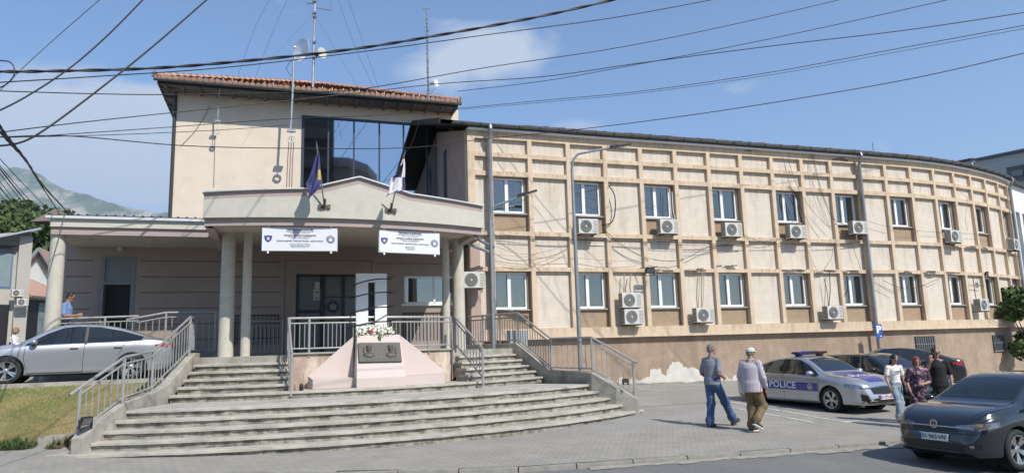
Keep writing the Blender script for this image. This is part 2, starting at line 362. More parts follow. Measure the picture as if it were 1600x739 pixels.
# edge slab line of the forecourt follows the parked car
e0 = [(-40,13.9),(-20,14.1),(-14,14.6),(-12.4,15.15),(-10.9,15.75),(-9.55,16.4),(-8.3,17.1)]
b = MB(); rows = []
for (x0,y0),(x1,y1) in zip(gl0, e0):
    z0 = gz(x0,y0)+.02
    rows.append([(lerp(x0,x1,t), lerp(y0,y1,t), lerp(z0, ZF-.02, t**.8)) for t in [i/8 for i in range(9)]])
b.grid(rows); slope = b.build('grass_bank', gras, fix=False, smooth=True); tag(slope, kind='structure')
if slope.data.polygons[0].normal.z < 0: slope.data.flip_normals()
b = MB(); top = e0+[(-8.2,17.6),(-8.9,19.5),(-9.3,60),(-60,60),(-60,13.9)]
b.prism(top, ZF-1.8, ZF); tag(b.build('forecourt', lotm), kind='structure')
b = MB()
for (x0,y0),(x1,y1) in zip(e0[1:-1], e0[2:]):
    b.beam((x0,y0,ZF-.03),(x1,y1,ZF-.03), .16, .14)
tag(b.build('forecourt_kerb', conc), kind='structure')
# grass blades
random.seed(11); b = MB()
gm = [mat('grass_green', (.115,.18,.04), .9, var=.4, vs=5), mat('grass_straw', (.26,.205,.095), .9, var=.3, vs=5)]
def slope_pt(i, t, u):
    (x0,y0),(x1,y1) = gl0[i], e0[i]; (x2,y2),(x3,y3) = gl0[i+1], e0[i+1]
    ax, ay = lerp(x0,x2,u), lerp(y0,y2,u); bx, by = lerp(x1,x3,u), lerp(y1,y3,u)
    return lerp(ax,bx,t), lerp(ay,by,t), lerp(gz(ax,ay)+.02, ZF-.02, t**.8)
def blade(x,y,z,h,straw):
    a = random.uniform(0,6.28); dx, dy = cos(a)*.007, sin(a)*.007; lx, ly = random.uniform(-.4,.4)*h, random.uniform(-.4,.4)*h
    b.m = straw; b.add([(x-dx,y-dy,z),(x+dx,y+dy,z),(x+lx,y+ly,z+h)], [(0,1,2)])
for i, n in ((2,4200),(3,8500),(4,7500),(5,5000)):
    for k in range(n):
        t = random.random(); x,y,z = slope_pt(i, t, random.random())
        dry = .38+.35*sin(x*2.1+y*1.3)+random.uniform(-.35,.35)+(.62-t)*1.5
        blade(x,y,z-.01, random.uniform(.015,.05), 1 if dry > .45 else 0)
tag(b.build('grass', gm, fix=False), 'short grass on the bank, green above and dried to straw below', kind='stuff')
b.m = 0
# weeds at the foot of the bank
def weed(px, py, Y, r, n, label, green=(.05,.085,.025)):
    P = at(px, py, Y); P.z = gz(P.x, P.y); bb = MB(); random.seed(int(px))
    for k in range(n):
        a = random.uniform(0,6.28); q = random.random()**.5*r; h = random.uniform(.05,.22)*(1.3-q/r)
        x,y = q*cos(a), q*sin(a)*.6
        lx, ly = random.uniform(-.07,.07), random.uniform(-.07,.07); wd = random.uniform(.006,.016)
        bb.add([(x-wd,y,0),(x+wd,y,0),(x+lx+wd,y+ly,h*.7),(x+lx*1.4,y+ly,h)], [(0,1,2,3)])
    o = bb.build('weed', mat('weed_%d'%px, green, .9, var=.5, vs=12), fix=False); o.location = P
    tag(o, label, 'weed', 'weeds at the edge of the pavement')
weed(26, 686, 13.9, .32, 650, 'green tuft of weeds at the foot of the grass bank, the large one')
weed(2, 688, 13.8, .25, 350, 'green weeds at the very left edge of the pavement')
weed(84, 690, 13.9, .14, 160, 'small pale weed in front of the low concrete slab', (.12,.12,.05))
weed(108, 690, 14.2, .22, 300, 'dry brownish weeds between the concrete slab and the stair wall', (.22,.15,.08))
# low slab beside the stair wall
b = MB(); b.prism([(-9.35,14.1),(-8.45,14.35),(-8.3,14.9),(-8.6,15.6),(-9.0,15.5)], .2, .56)
tag(b.build('paving_slab', conc, bev=.01), 'low grey concrete slab between the grass bank and the stair wall', 'slab')
# ================================================================ CURVED OFFICE WING
PX = [0.65,2.1,3.5,4.93,6.35,7.8,9.21,10.68,12.08,13.53,14.94,16.34,17.76,19.19,20.5,21.82,23.06,24.3]
PY = [24.75,25.3,25.76,26.22,26.67,27.16,27.64,28.14,28.63,29.12,29.59,30.08,30.58,31.19,31.87,32.66,33.52,34.46]
# light smoothing of the measured plan line
for _ in range(2):
    PX = [PX[0]]+[(PX[i-1]+2*PX[i]+PX[i+1])/4 for i in range(1,17)]+[PX[17]]
    PY = [PY[0]]+[(PY[i-1]+2*PY[i]+PY[i+1])/4 for i in range(1,17)]+[PY[17]]
PT = [Vector((-1.48,24.04)), Vector((-.77,24.28))]+[Vector(p) for p in zip(PX,PY)]+[Vector((25.45,35.45)), Vector((26.0,36.0))]
# PT[0] corner, PT[1] first window pilaster, PT[2..19] pilasters, PT[20] last, PT[21] end
def nrm(i):
    a = PT[max(i-1,0)]; b2 = PT[min(i+1,len(PT)-1)]; d = (b2-a).normalized(); return Vector((-d.y, d.x))      # into the building
def back(i, dd): return PT[i]+nrm(i)*dd
wing = thing('office_wing', 'long curved beige police station wing with a grid of pilasters and white windows', 'building', (PT[0].x, PT[0].y, .5))
ZA, ZB, ZC, ZD, ZE, ZFb, ZG = 9.39, 8.73, 8.035, 5.90, 4.635, 2.63, 2.25
DP = .13
def strip(b, i0, i1, d0, d1, z0, z1, sub=1):
    """solid following the plan line from PT[i0] to PT[i1], between depths d0,d1 (positive = into the building)"""
    n = i1-i0+1; fr = [back(i, d0) for i in range(i0,i1+1)]; bk = [back(i, d1) for i in range(i0,i1+1)]
    v = []
    for P in fr: v += [(P.x,P.y,z0),(P.x,P.y,z1)]
    for P in bk: v += [(P.x,P.y,z0),(P.x,P.y,z1)]
    f = []; o = 2*n
    for k in range(n-1):
        a = 2*k; c = o+2*k
        f += [(a,a+2,a+3,a+1),(c,c+1,c+3,c+2),(a+1,a+3,c+3,c+1),(a,c,c+2,a+2)]
    f += [(0,1,o+1,o),(2*n-2,o+2*n-2,o+2*n-1,2*n-1)]
    b.add(v, f)
NL = len(PT)-1
# recessed cream wall, one mesh, with openings at window bays
winb = [i for i in range(1,20) if i % 2 == 1]        # bay i lies between PT[i] and PT[i+1]
b = MB()
for i in range(0, NL):
    segs = [(ZG+.01, ZFb),(ZD,ZE)] if 0 else []
    if i in winb:
        for z0,z1 in ((ZE,ZD),(ZC+.02,ZA+.25)): strip(b, i, i+1, DP, .4, z0, z1)
    else: strip(b, i, i+1, DP, .4, ZG+.02, ZA+.25)
b.build('wall', cream, wing, world=True)
for i in winb:
    for z0,z1 in ((ZFb-.1,3.24),(ZD,6.66)): b = MB(); strip(b, i, i+1, DP+.07, .4, z0, z1); b.build('spandrel', brownp, wing, world=True)
for k,(z0,z1,d) in enumerate(((ZA,ZA+.27,0),(ZB,ZB+.15,.004),(ZC,ZC+.17,.002),(ZD,ZD+.15,.002),(ZE,ZE+.15,.002),(ZG,ZFb,-.012))):
    b = MB(); strip(b, 0, NL, d, DP+.05 if k < 5 else .35, z0, z1); b.build('band' if k == 5 else 'ledge', tan, wing, world=True)
for i in range(0, NL+1):
    b = MB(); P = PT[i]; n = nrm(i); t = Vector((n.y,-n.x)); wd = .26 if i == 0 else .165
    x0, x1 = (0, wd) if i else (-.004, wd)
    Mx = Matrix(((t.x,n.x,0,P.x),(t.y,n.y,0,P.y),(0,0,1,0),(0,0,0,1)))
    if i == NL: x0, x1 = -.3, .1
    b.box(x0, x1, -.006, DP+.1, ZFb, ZA+.01, Mx)
    b.build('pilaster', tan, wing, world=True)
# base wall, recessed, with basement windows cut by leaving gaps
b = MB()
strip(b, 0, NL, .20, .55, -1.2, ZG); b.build('base_wall', basep, wing, world=True)
# windows
def window(i, z0, z1, first_gap=.0, tilt=False, wide=True):
    A = back(i, DP+.17); B = back(i+1, DP+.17); d = B-A; ln = d.length; t = d.normalized(); n = Vector((-t.y, t.x))
    Mx = Matrix(((t.x,n.x,0,A.x),(t.y,n.y,0,A.y),(0,0,1,0),(0,0,0,1)))
    x0, x1 = .165, ln
    b = MB(); fw = .075; xm = lerp(x0, x1-.10, .46); xe = x1-.10
    b.box(x0-.02, xe, -.05, .03, z1-fw, z1, Mx); b.box(x0-.02, xe, -.05, .03, z0, z0+fw, Mx)
    b.box(x0-.02, x0+.045, -.052, .03, z0, z1, Mx); b.box(xe-.07, xe, -.052, .03, z0, z1, Mx)
    b.box(xm-.06, xm+.06, -.06, .03, z0+.01, z1-.01, Mx)
    if tilt:
        M2 = Mx @ Matrix.Translation((0,.02,z0+fw)) @ Matrix.Rotation(R_(-5), 4, 'X')
        b.box(x0+.05, xm-.06, -.02, .02, 0, .06, M2); b.box(x0+.05, xm-.06, -.02, .02, z1-z0-2*fw-.08, z1-z0-2*fw-.02, M2); b.box(xm-.10,xm-.06,-.02,.02,0,z1-z0-2*fw-.02,M2)
    fr = b.build('window', white, wing, world=True)
    b = MB(); b.add([Mx @ Vector(p) for p in ((x0+.04,0,z0+.07),(xe-.06,0,z0+.07),(xe-.06,0,z1-.07),(x0+.04,0,z1-.07))], [(0,1,2,3)])
    pn = b.build('pane', winglass, wing, world=True, fix=False); pn.parent = fr
    # dark space behind
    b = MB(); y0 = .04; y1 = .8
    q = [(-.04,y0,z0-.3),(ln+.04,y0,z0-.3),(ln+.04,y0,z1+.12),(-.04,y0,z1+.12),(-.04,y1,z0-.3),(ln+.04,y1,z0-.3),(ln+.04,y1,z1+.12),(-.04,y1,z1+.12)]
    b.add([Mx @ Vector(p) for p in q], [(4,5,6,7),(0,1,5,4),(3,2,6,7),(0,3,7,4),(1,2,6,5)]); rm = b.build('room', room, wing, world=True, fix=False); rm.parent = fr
    # curtain / blind
    r = random.random()
    c0, c1 = (x0, lerp(x0,xe,.45)) if r < .35 else (lerp(x0,xe,random.uniform(.5,.62)), xe) if r < .6 else (x0, xe)
    rows = []
    k = int((c1-c0)/.022)
    for q_ in range(k+1):
        xx = c0+(c1-c0)*q_/k; yy = .11+.022*sin(q_*1.25)+.006*sin(q_*.37); rows.append([Mx @ Vector((xx,yy,z0+.03)), Mx @ Vector((xx,yy,z1-.02))])
    b = MB(); b.grid(rows); cu = b.build('curtain', curt if random.random()<.5 else mat('grey_curtain', (.23,.215,.19), .9, var=.05), wing, world=True, fix=False); cu.parent = fr
    # sill
    b = MB(); b.box(.165, ln, -.19, -.052, z0-.06, z0-.01, Mx); b.box(.165, ln, -.052, .03, z0-.05, z0-.003, Mx)
    sl = b.build('sill', mat('grey_sill', (.33,.31,.28), .8, var=.1), wing, world=True); sl.parent = fr
    # reveals right and left
    b = MB(); b.box(xe, ln, -.10, .03, z0-.01, z1+.02, Mx); b.build('reveal', brownp, wing, world=True).parent = fr
random.seed(5)
for k, i in enumerate(winb):
    window(i, 6.74, 8.02, tilt=(k in (0,3))); window(i, 3.32, 4.62, tilt=(k in (2,6,)))
# parts that were moved under a window keep world placement
# basement windows
for i, x0, x1, z0, z1 in ((13, .9, 2.1, 1.30, 1.95),(17, .6, 1.9, 1.2, 1.9)):
    A = back(i, .2); B = back(i+1, .2); t = (B-A).normalized(); n = Vector((-t.y, t.x)); Mx = Matrix(((t.x,n.x,0,A.x),(t.y,n.y,0,A.y),(0,0,1,0),(0,0,0,1)))
    b = MB(); b.box(x0, x1, -.012, .02, z0, z1, Mx); fr = b.build('basement_window', black, wing, world=True)
    b = MB(); b.box(x0+.04,x1-.04,-.02,-.014,z0+.04,z1-.04,Mx); b.build('pane', mat('dusty_pane', (.05,.06,.07), .12, var=.2), wing, world=True).parent = fr
    b = MB(); b.box(x0+.02,x1-.02,-.035,-.022,(z0+z1)/2-.015,(z0+z1)/2+.015,Mx); b.box(x0-.02,x1+.03,-.07,0,z0-.05,z0,Mx)
    for k in range(9): xx = x0+.08+(x1-x0-.16)*k/8; b.box(xx-.009,xx+.009,-.045,-.03,z0,z1,Mx)
    b.build('grille', mat('grille_metal', (.22,.22,.22), .6, var=.1), wing, world=True).parent = fr
# plaster patches where the render has fallen off
def base_pt(s):           # distance along the base wall from PT[2] (pilaster one)
    i = 2
    while i < NL-1:
        L_ = (back(i+1,.2)-back(i,.2)).length
        if s <= L_: break
        s -= L_; i += 1
    A = back(i,.2); B = back(i+1,.2); d = (B-A).normalized(); n = Vector((-d.y,d.x)); return A+d*s, n
def patch_poly(s0, s1, tops, name, m, off):
    b = MB(); rows = []; n = len(tops)
    for k, h in enumerate(tops):
        P, nn = base_pt(lerp(s0, s1, k/(n-1))); P = P-nn*off; g = gz(P.x,P.y); rows.append([(P.x,P.y,g-.05),(P.x,P.y,g+h*.5),(P.x,P.y,g+h)])
    b.grid(rows); b.build(name, m, wing, world=True, fix=False)
random.seed(3)
prof = [.12,.18,.22,.30,.34,.62,.66,.64,.66,.40,.36,.62,.84,.93,.90,.92,.86,.70,.68,.70,.68,.66,.60,.40,.30,.25]
patch_poly(4.05, 7.0, [h*.85+random.uniform(-.035,.035) for h in prof for _ in (0,1)], 'bare_plaster', mat('bare_white_plaster', (.58,.56,.50), .95, var=.10, vs=4, bump=.01, bs=12), .004)
patch_poly(2.8, 10.6, [.2+.08*sin(k*1.7)+random.uniform(-.04,.04) for k in range(60)], 'washed_plaster', mat('washed_plaster', (.50,.455,.38), .95, var=.12, vs=5), .002)
patch_poly(8.15, 10.6, [.2,.3,.42,.5,.55,.5,.3,.34,.2,.22], 'bare_plaster', MATS['bare_white_plaster'], .004)
patch_poly(3.0, 22.5, [.05+random.uniform(-.015,.03) for k in range(90)], 'wall_foot', mortar, .03)
# eaves: white strip, gutter, tiles
def oline(d, z): return [(*(back(i,d)), z) for i in range(0, NL+1)]
b = MB(); strip(b, 0, NL, -.155, .2, ZA+.262, ZA+.315); b.build('eaves_strip', white, wing, world=True)
b = MB(); strip(b, 0, NL, -.16, .3, ZA+.312, ZA+.36); b.build('eaves_board', gutm, wing, world=True)
b = MB(); rows = []
gpts = [Vector((*(back(i,-.24)), ZA+.45)) for i in range(0,NL+1)]
gpts[0] = gpts[0]-Vector((.55,.19,0))
for i, P in enumerate(gpts):
    n = nrm(i); rows.append([(P.x+n.x*.09*cos(a), P.y+n.y*.09*cos(a), P.z+.09*sin(a)-.0) for a in [pi+pi*k/8 for k in range(9)]]+[(P.x+n.x*.075*cos(a), P.y+n.y*.075*cos(a), P.z+.075*sin(a)) for a in [2*pi-pi*k/8 for k in range(9)]])
b.grid(rows); 
for i in range(len(gpts)-1):                      # joints of the gutter sections
    P = lerp(gpts[i], gpts[i+1], .5); n = nrm(i); b.beam(P-Vector((n.y,-n.x,0))*.02, P+Vector((n.y,-n.x,0))*.02, .2, .2, None) if 0 else None
b.build('gutter', gutm, wing, world=True, smooth=True)
for i in range(len(gpts)-1):
    for q_ in (.25,.75):
        b = MB(); P = lerp(gpts[i], gpts[i+1], q_); t = (gpts[i+1]-gpts[i]).normalized(); n = Vector((-t.y,t.x,0))
        b.tube([P+n*(.1*cos(a))+Vector((0,0,.1*sin(a))) for a in [pi+pi*k/6 for k in range(7)]], .012, 4)
        b.build('gutter_joint', black, wing, world=True)
# roof slope with tile rows, rising at 17 degrees
sl = math.tan(R_(17)); b = MB(); zr = ZA+.50
P0 = W(4.0, -4.45); rr = []
ring = []
for i in range(0, NL+1):
    n = nrm(i)
    base = Vector((back(i,-.20).x, back(i,-.20).y)) if i else Vector((P0.x, P0.y))
    if i == 0: n = Vector((-s_, c_))
    D = 5.4
    ring.append((base, n, D))
rows = [[(q.x+n.x*D*t, q.y+n.y*D*t, zr+sl*(D*t+0)) for t in (0,.25,.5,.75,1)]+[(q.x+n.x*(D+5.5), q.y+n.y*(D+5.5), zr)] for q, n, D in ring]
b.grid(rows); b.build('roof', tileold, wing, world=True, fix=False)
b = MB()
rows = [[(q.x+n.x*D*t, q.y+n.y*D*t, zr+sl*D*t-.14) for t in (0,1)] for q, n, D in ring]; b.grid(rows)
b.beam(W(4.0,-4.45,zr-.06), W(4.0,.8,zr-.06+sl*5.2), .05, .2)
b.build('soffit', mat('dark_timber', (.05,.045,.04), .8, var=.3), wing, world=True, fix=False)
# tile bumps along the eaves
b = MB(); random.seed(9)
for i in range(2, NL):
    q0,n0,_ = ring[i]; q1,n1,_ = ring[i+1]; cnt = 7
    for k in range(cnt):
        t = (k+.5)/cnt; q = lerp(q0,q1,t); n = lerp(n0,n1,t).normalized(); j = random.uniform(-.012,.018)
        a = Vector((q.x,q.y,zr-.015+j)); c = Vector((q.x+n.x*.9,q.y+n.y*.9,zr-.015+j+.9*sl))
        b.tube([a,c], .055, 6)
b.build('eaves_tiles', tileold, wing, world=True)
# side wall at the left end, pink, and pink render below
b = MB(); b.box(5.06, 5.3, -4.06, 1.2, 5.2, 9.68, LM); 
v = [W(5.06,-4.06,9.68),W(5.06,1.2,9.68),W(5.06,1.2,11.2),W(5.3,-4.06,9.68),W(5.3,1.2,9.68),W(5.3,1.2,11.2)]
b.add(v, [(0,1,2),(3,5,4),(0,2,5,3)]); b.build('side_wall', pinkw, wing, world=True)
b = MB(); b.box(5.05, 5.40, -4.235, -4.0, 1.0, 5.6, LM); b.box(5.052, 6.2, -4.20, -3.9, -.5, 5.6, LM) if 0 else None
b.build('pink_corner', pinkw, wing, world=True)
b = MB(); b.box(5.045, 5.055, -.9, -.35, 6.6, 9.9, LM); b.box(5.04,5.056,-3.2,-2.5,6.2,6.75,LM); b.build('side_window', black, wing, world=True)
# building mass behind (keeps light out of the roof space)
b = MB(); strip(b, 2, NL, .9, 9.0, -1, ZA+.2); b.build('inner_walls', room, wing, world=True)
# drainpipes
def pipe(pts, r, name='drainpipe', par=wing, m=galv):
    b = MB(); b.tube(pts, r, 10); 
    for p_ in pts[2:-1]: pass
    return b.build(name, m, par, world=True, smooth=True)
P = PT[1]; n = nrm(1)
f = lambda d,z: (P.x-n.x*d+.03, P.y-n.y*d, z)
pipe([f(.24,ZA+.43), f(.30,ZA+.28), f(.2,ZA+.1), f(.12,ZA-.1), f(.12,5.5), f(.12,4.7), f(.12,1.9)], .075)
P = PT[12]; n = nrm(12)
pipe([f(.24,ZA+.43), f(.30,ZA+.28), f(.2,ZA+.1), f(.12,ZA-.1), f(.12,5.5), f(.12,2.3), f(.12,.3)], .07)
P = PT[20]; n = nrm(20)
pipe([f(.24,ZA+.43), f(.30,ZA+.28), f(.2,ZA+.1), f(.12,ZA-.1), f(.12,5.5), f(.12,2.3)], .07)
# two horizontal pipes coming out beside the porch
pipe([at(730,380,23.0), at(738,384,23.1), at(770,396,23.7)], .05); pipe([at(745,368,23.1), at(750,376,23.2), at(772,386,23.7)], .05)
# lightning rod
b = MB(); p_ = at(1365,240,33.5); b.tube([p_-Vector((0,0,.4)), p_+Vector((0,0,.55))], .014, 5); b.build('lightning_rod', dark, wing, world=True)
# broken render where reinforcement shows
random.seed(21)
for i, z in ((5,ZE),(6,ZE),(7,ZE+.15),(9,ZE),(10,ZE),(11,ZE),(13,ZE),(14,ZE),(15,ZE),(8,ZA+.2),(15,ZD),(17,ZD),(16,ZD),(11,ZA+.1)):
    A = PT[i]; B = PT[i+1]; d = B-A; n = nrm(i); b = MB()
    for k in range(5):
        t0 = random.uniform(.05,.6); t1 = t0+random.uniform(.15,.35); q0 = A+d*t0-n*.008; q1 = A+d*t1-n*.008; z2 = z+random.uniform(.0,.12)
        b.beam((q0.x,q0.y,z2),(q1.x,q1.y,z2+random.uniform(-.02,.02)), .02, random.uniform(.03,.08))
    b.build('spalled_render', mat('spalled_concrete', (.16,.145,.12), .95, var=.5, vs=12), wing, world=True)
# ================================================================ MAIN BLOCK (behind the porch)
blk = thing('main_block', 'tall pale block with red tiled hip roof and mirrored glazing above the porch', 'building', (CX,CY,0), TH)
ZFL = 1.98
YM = .8
b = MB()
b.box(-5.0, -.42, YM, YM+.35, 4.0, 12.15)                 # left of the glass
b.box(-.42, 6.0, YM, YM+.35, 11.40, 12.15)
b.box(-.42, 6.0, YM+.02, YM+.35, 4.0, 7.2)
b.box(-5.0, -4.65, YM+.35, YM+12, 4.0, 12.15); b.box(5.7, 6.0, YM+.35, YM+12, 4.0, 12.15); b.box(-5, 6, YM+11.6, YM+12, 0, 12.15)
b.build('wall', mainw, blk)
b = MB(); b.box(-.42, 5.05, YM+.06, YM+.10, 7.2, 11.40); b.build('glazing', mirr, blk)
b = MB()
for u in (-.40,.60,1.61,2.64,3.64,4.62): b.box(u-.03, u+.03, YM+.01, YM+.06, 7.2, 11.38)
b.box(-.42,5.05,YM-.01,YM+.05,11.34,11.42); b.box(-.42,5.05,YM+.0,YM+.055,8.28,8.36); b.box(-.44,-.34,YM-.03,YM+.06,7.2,11.42)
b.build('glazing_bars', mat('blue_grey_frame', (.04,.055,.08), .4, .3, var=0), blk)
# roof: hip, slope about 25 degrees
e0u, e1u, ev, ez = -5.62, 5.82, -.18, 12.02; slp = math.tan(R_(22.5)); rd = 6.0; rv = ev+rd; rz = ez+.12+rd*slp
R0 = (e0u+6.2, rv, rz); R1 = (e1u-6.2+.9, rv, rz)
v = [(e0u,ev,ez+.145),(e1u,ev,ez+.145),(e1u,ev+2*rd,ez+.12),(e0u,ev+2*rd,ez+.12),(-.3,rv,rz+.025),(.5,rv,rz+.025)]
b = MB(); b.add(v, [(0,1,5,4),(1,2,5),(2,3,4,5),(3,0,4)]); rf = b.build('roof', tile, blk, fix=False)
# rows of barrel tiles on the front slope (pattern of the roof)
b = MB(); random.seed(4)
u = e0u+.06
while u < e1u:
    # slope extends from eaves to hip line
    frac = min((u-e0u)/(-.3-e0u), (e1u-u)/(e1u-.5), 1)
    top = max(.02, frac)
    n = 22; pts = []
    for k in range(int(n*top)+1):
        t0 = k/n; t1 = min((k+1.08)/n, top)
        if t1 <= t0: break
        p0 = Vector((u, ev+rd*t0, ez+.12+rd*slp*t0)); p1 = Vector((u, ev+rd*t1, ez+.12+rd*slp*t1))
        j = random.uniform(-.008,.012)
        b.tube([p0+Vector((0,0,.025+j)), p1+Vector((0,0,-.012+j))], [.100,.092], 7, cap=(k == 0))
    u += .205
b.build('barrel_tiles', tile, blk)
b = MB()
for A, B in (((e0u,ev),(-.3,rv)),((e1u,ev),(.5,rv))):
    n = 26
    for k in range(n):
        t0, t1 = k/n, (k+1.1)/n
        b.tube([(lerp(A[0],B[0],t0), lerp(A[1],B[1],t0), lerp(ez+.12,rz,t0)+.09),(lerp(A[0],B[0],t1), lerp(A[1],B[1],t1), lerp(ez+.12,rz,t1)+.06)], [.12,.10], 7)
b.tube([(-.3,rv,rz+.06),(.5,rv,rz+.06)], .12, 7)
b.build('ridge_tiles', tile, blk)
b = MB()                                                       # pale mortar dabs / snow hooks on tiles
for k in range(26):
    u = e0u+1.6+k*.36+random.uniform(-.12,.12); q = random.uniform(.12,.55)
    if u < e1u-1.4: b.box(u-.012,u+.012, ev+q-.02, ev+q+.02, ez+.14+q*slp, ez+.14+q*slp+.13)
b.build('snow_hook', mat('pale_hook', (.6,.58,.55), .5, .3, var=0), blk)
b = MB()
b.box(e0u+.06,e1u-.06,ev+.06,ev+.10,ez-.10,ez+.10); b.box(e0u+.06,e0u+.1,ev+.1,ev+2*rd,ez-.10,ez+.10); b.box(e1u-.1,e1u-.06,ev+.1,ev+2*rd,ez-.1,ez+.10)
b.build('fascia_board', dark, blk)
rows = [[(e, ev-.06+.085*cos(a), ez+.05+.085*sin(a)) for a in [pi+pi*k/8 for k in range(9)]] for e in (e0u-.05, e1u+.05)]
b = MB(); b.grid(rows)
for k in range(14):
    u = e0u+.4+k*.82; b.tube([(u, ev-.06+.095*cos(a), ez+.05+.095*sin(a)) for a in [pi+pi*q/6 for q in range(7)]], .012, 4)
b.tube([(e0u-.1,ev-.02,ez+.12),(e0u-.05,ev-.02,ez+.32)], .05, 5); b.tube([(e1u+.05,ev-.02,ez+.1),(e1u+.06,ev-.02,ez+.34)], .05, 5)
b.build('gutter', gutm, blk, smooth=True)
b = MB(); b.add([(e0u+.08,ev+.1,ez-.06),(e1u-.08,ev+.1,ez-.06),(e1u-.08,ev+2*rd,ez-.06),(e0u+.08,ev+2*rd,ez-.06)],[(0,1,2,3)])
b.build('soffit', mat('grey_boards', (.17,.155,.14), .85, var=.2), blk, fix=False)
for k in range(20):
    b = MB(); u = e0u+.3+k*.58; b.box(u-.04,u+.04,ev+.1,YM,ez-.15,ez-.07); b.build('rafter', MATS["grey_boards"], blk)
for k in range(12):
    b = MB(); vv = ev+.5+k*1.0; b.box(e0u+.1,-5.0,vv-.04,vv+.04,ez-.15,ez-.07); b.build('rafter', MATS["grey_boards"], blk)
b = MB(); b.tube([(-5.06,YM-.06,ez-.2),(-5.06,YM-.06,6.0)], .055, 8); b.build('drainpipe', dark, blk, smooth=True)
b = MB(); b.box(-5.09,-4.99,YM-.01,YM+.3,6,12); b.build('dark_corner_strip', dark, blk)

# ================================================================ PORCH
por = thing('entrance_porch', 'wide entrance porch with curved pale parapet, round columns and mauve back wall', 'porch', (CX,CY,0), TH)
def arc(R, a0, a1, n): return [(R*sin(a), -R*cos(a)) for a in [lerp(a0,a1,i/n) for i in range(n+1)]]
def ua(u, R): return math.asin(u/R)
A0 = ua(-2.9,10.3); A1 = ua(4.03,10.3)
b = MB(); b.prism([(x,y) for x,y in arc(8.75, ua(-3.3,8.75), ua(6.05,8.75), 40)]+[(5.9,-3.5),(-7.7,-3.5),(-7.7,-5.75),(-3.4,-6.2)], 1.0, ZFL)
b.build('floor_slab', conc, por)
# back wall in panels with grooves (elevation drawn at v=-5.8, stood at v=-3.8 at its real size)
before = set(bpy.data.objects)
KW = 1.092
VB = -5.8
b = MB()
def wallseg(u0,u1,z0,z1): b.box(u0,u1,VB,VB+.3,z0,z1)
wallseg(-6.8,-5.80,ZFL,5.5); wallseg(-5.80,-4.95,4.80,5.5); wallseg(-4.95,-.70,ZFL,5.5); wallseg(-.70,1.15,4.33,5.5); wallseg(1.15,2.5,ZFL,5.5)
wallseg(2.5,4.25,4.28,5.5); wallseg(2.5,4.25,ZFL,3.42); wallseg(4.25,4.62,ZFL,5.5)
b.box(-6.8,-6.5,VB+.3,-1.3,0,5.5)
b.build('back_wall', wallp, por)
b = MB()
for z in (2.48,2.92,3.36,3.80,4.24,4.68):
    for u0,u1 in ((-6.62,-6.0),(-4.82,-1.12),(1.62,2.2)):
        if z > 4.4 and u0 > 1: continue
        b.box(u0,u1,VB-.006,VB+.02,z-.014,z+.014)
b.box(-1.02,-1.0,VB-.006,VB+.01,ZFL,4.74); b.box(-1.02,1.5,VB-.006,VB+.01,4.73,4.75); b.box(1.49,1.51,VB-.006,VB+.01,ZFL,4.74); b.box(1.62,4.6,VB-.006,VB+.01,4.66,4.68)
b.build('wall_groove', mat('groove_shade', (.16,.115,.105), .95, var=0), por)
# side door, left
fr_m = mat('grey_door_frame', (.20,.21,.215), .5, .3, var=.05)
b = MB(); b.box(-5.80,-5.70,VB-.02,VB+.12,ZFL,4.80); b.box(-5.05,-4.95,VB-.02,VB+.12,ZFL,4.80); b.box(-5.70,-5.05,VB-.02,VB+.12,4.72,4.80); b.box(-5.70,-5.05,VB-.02,VB+.12,4.02,4.09)
sd_ = b.build('side_door', fr_m, por)
b = MB(); b.box(-5.70,-5.05,VB+.03,VB+.06,4.09,4.72); b.build('transom_panel', mat('frosted_panel', (.16,.175,.18), .35, var=.03), por).parent = sd_
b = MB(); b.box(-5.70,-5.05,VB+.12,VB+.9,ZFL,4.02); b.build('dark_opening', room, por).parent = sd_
b = MB(); b.box(-5.72,-5.66,VB-.3,VB+.02,ZFL+.02,4.0); b.build('door_leaf', fr_m, por).parent = sd_
# main glass entrance
navy = mat('navy_frame', (.035,.04,.055), .4, .2, var=0)
b = MB()
for u in (-.70,.0,.62,1.08): b.box(u,u+.09 if u != 0 else u+.13,VB+.0,VB+.1,ZFL,4.33)
b.box(-.7,1.15,VB+0,VB+.1,4.25,4.33); b.box(-.6,.0,VB+.01,VB+.09,3.18,3.27); b.box(.13,1.08,VB+.03,VB+.07,3.64,3.67)
ed = b.build('entrance_door', navy, por)
b = MB(); b.box(-.62,1.1,VB+.045,VB+.055,ZFL+.05,4.26); b.build('frosted_glass', mat('frosted_glass', (.15,.17,.175), .3, var=.04, vs=1), por).parent = ed
b = MB(); b.box(-.2,.0,VB+.02,VB+.04,3.56,3.88); b.box(-.16,-.02,VB+.02,VB+.04,3.90,4.1); b.build('notice', mat('paper', (.50,.49,.45), .9, var=.05), por).parent = ed
b = MB()
for z in (3.80,3.62): b.box(-.15,-.04,VB+.012,VB+.018,z-.014,z+.014)
b.build('notice_print', black, por).parent = ed
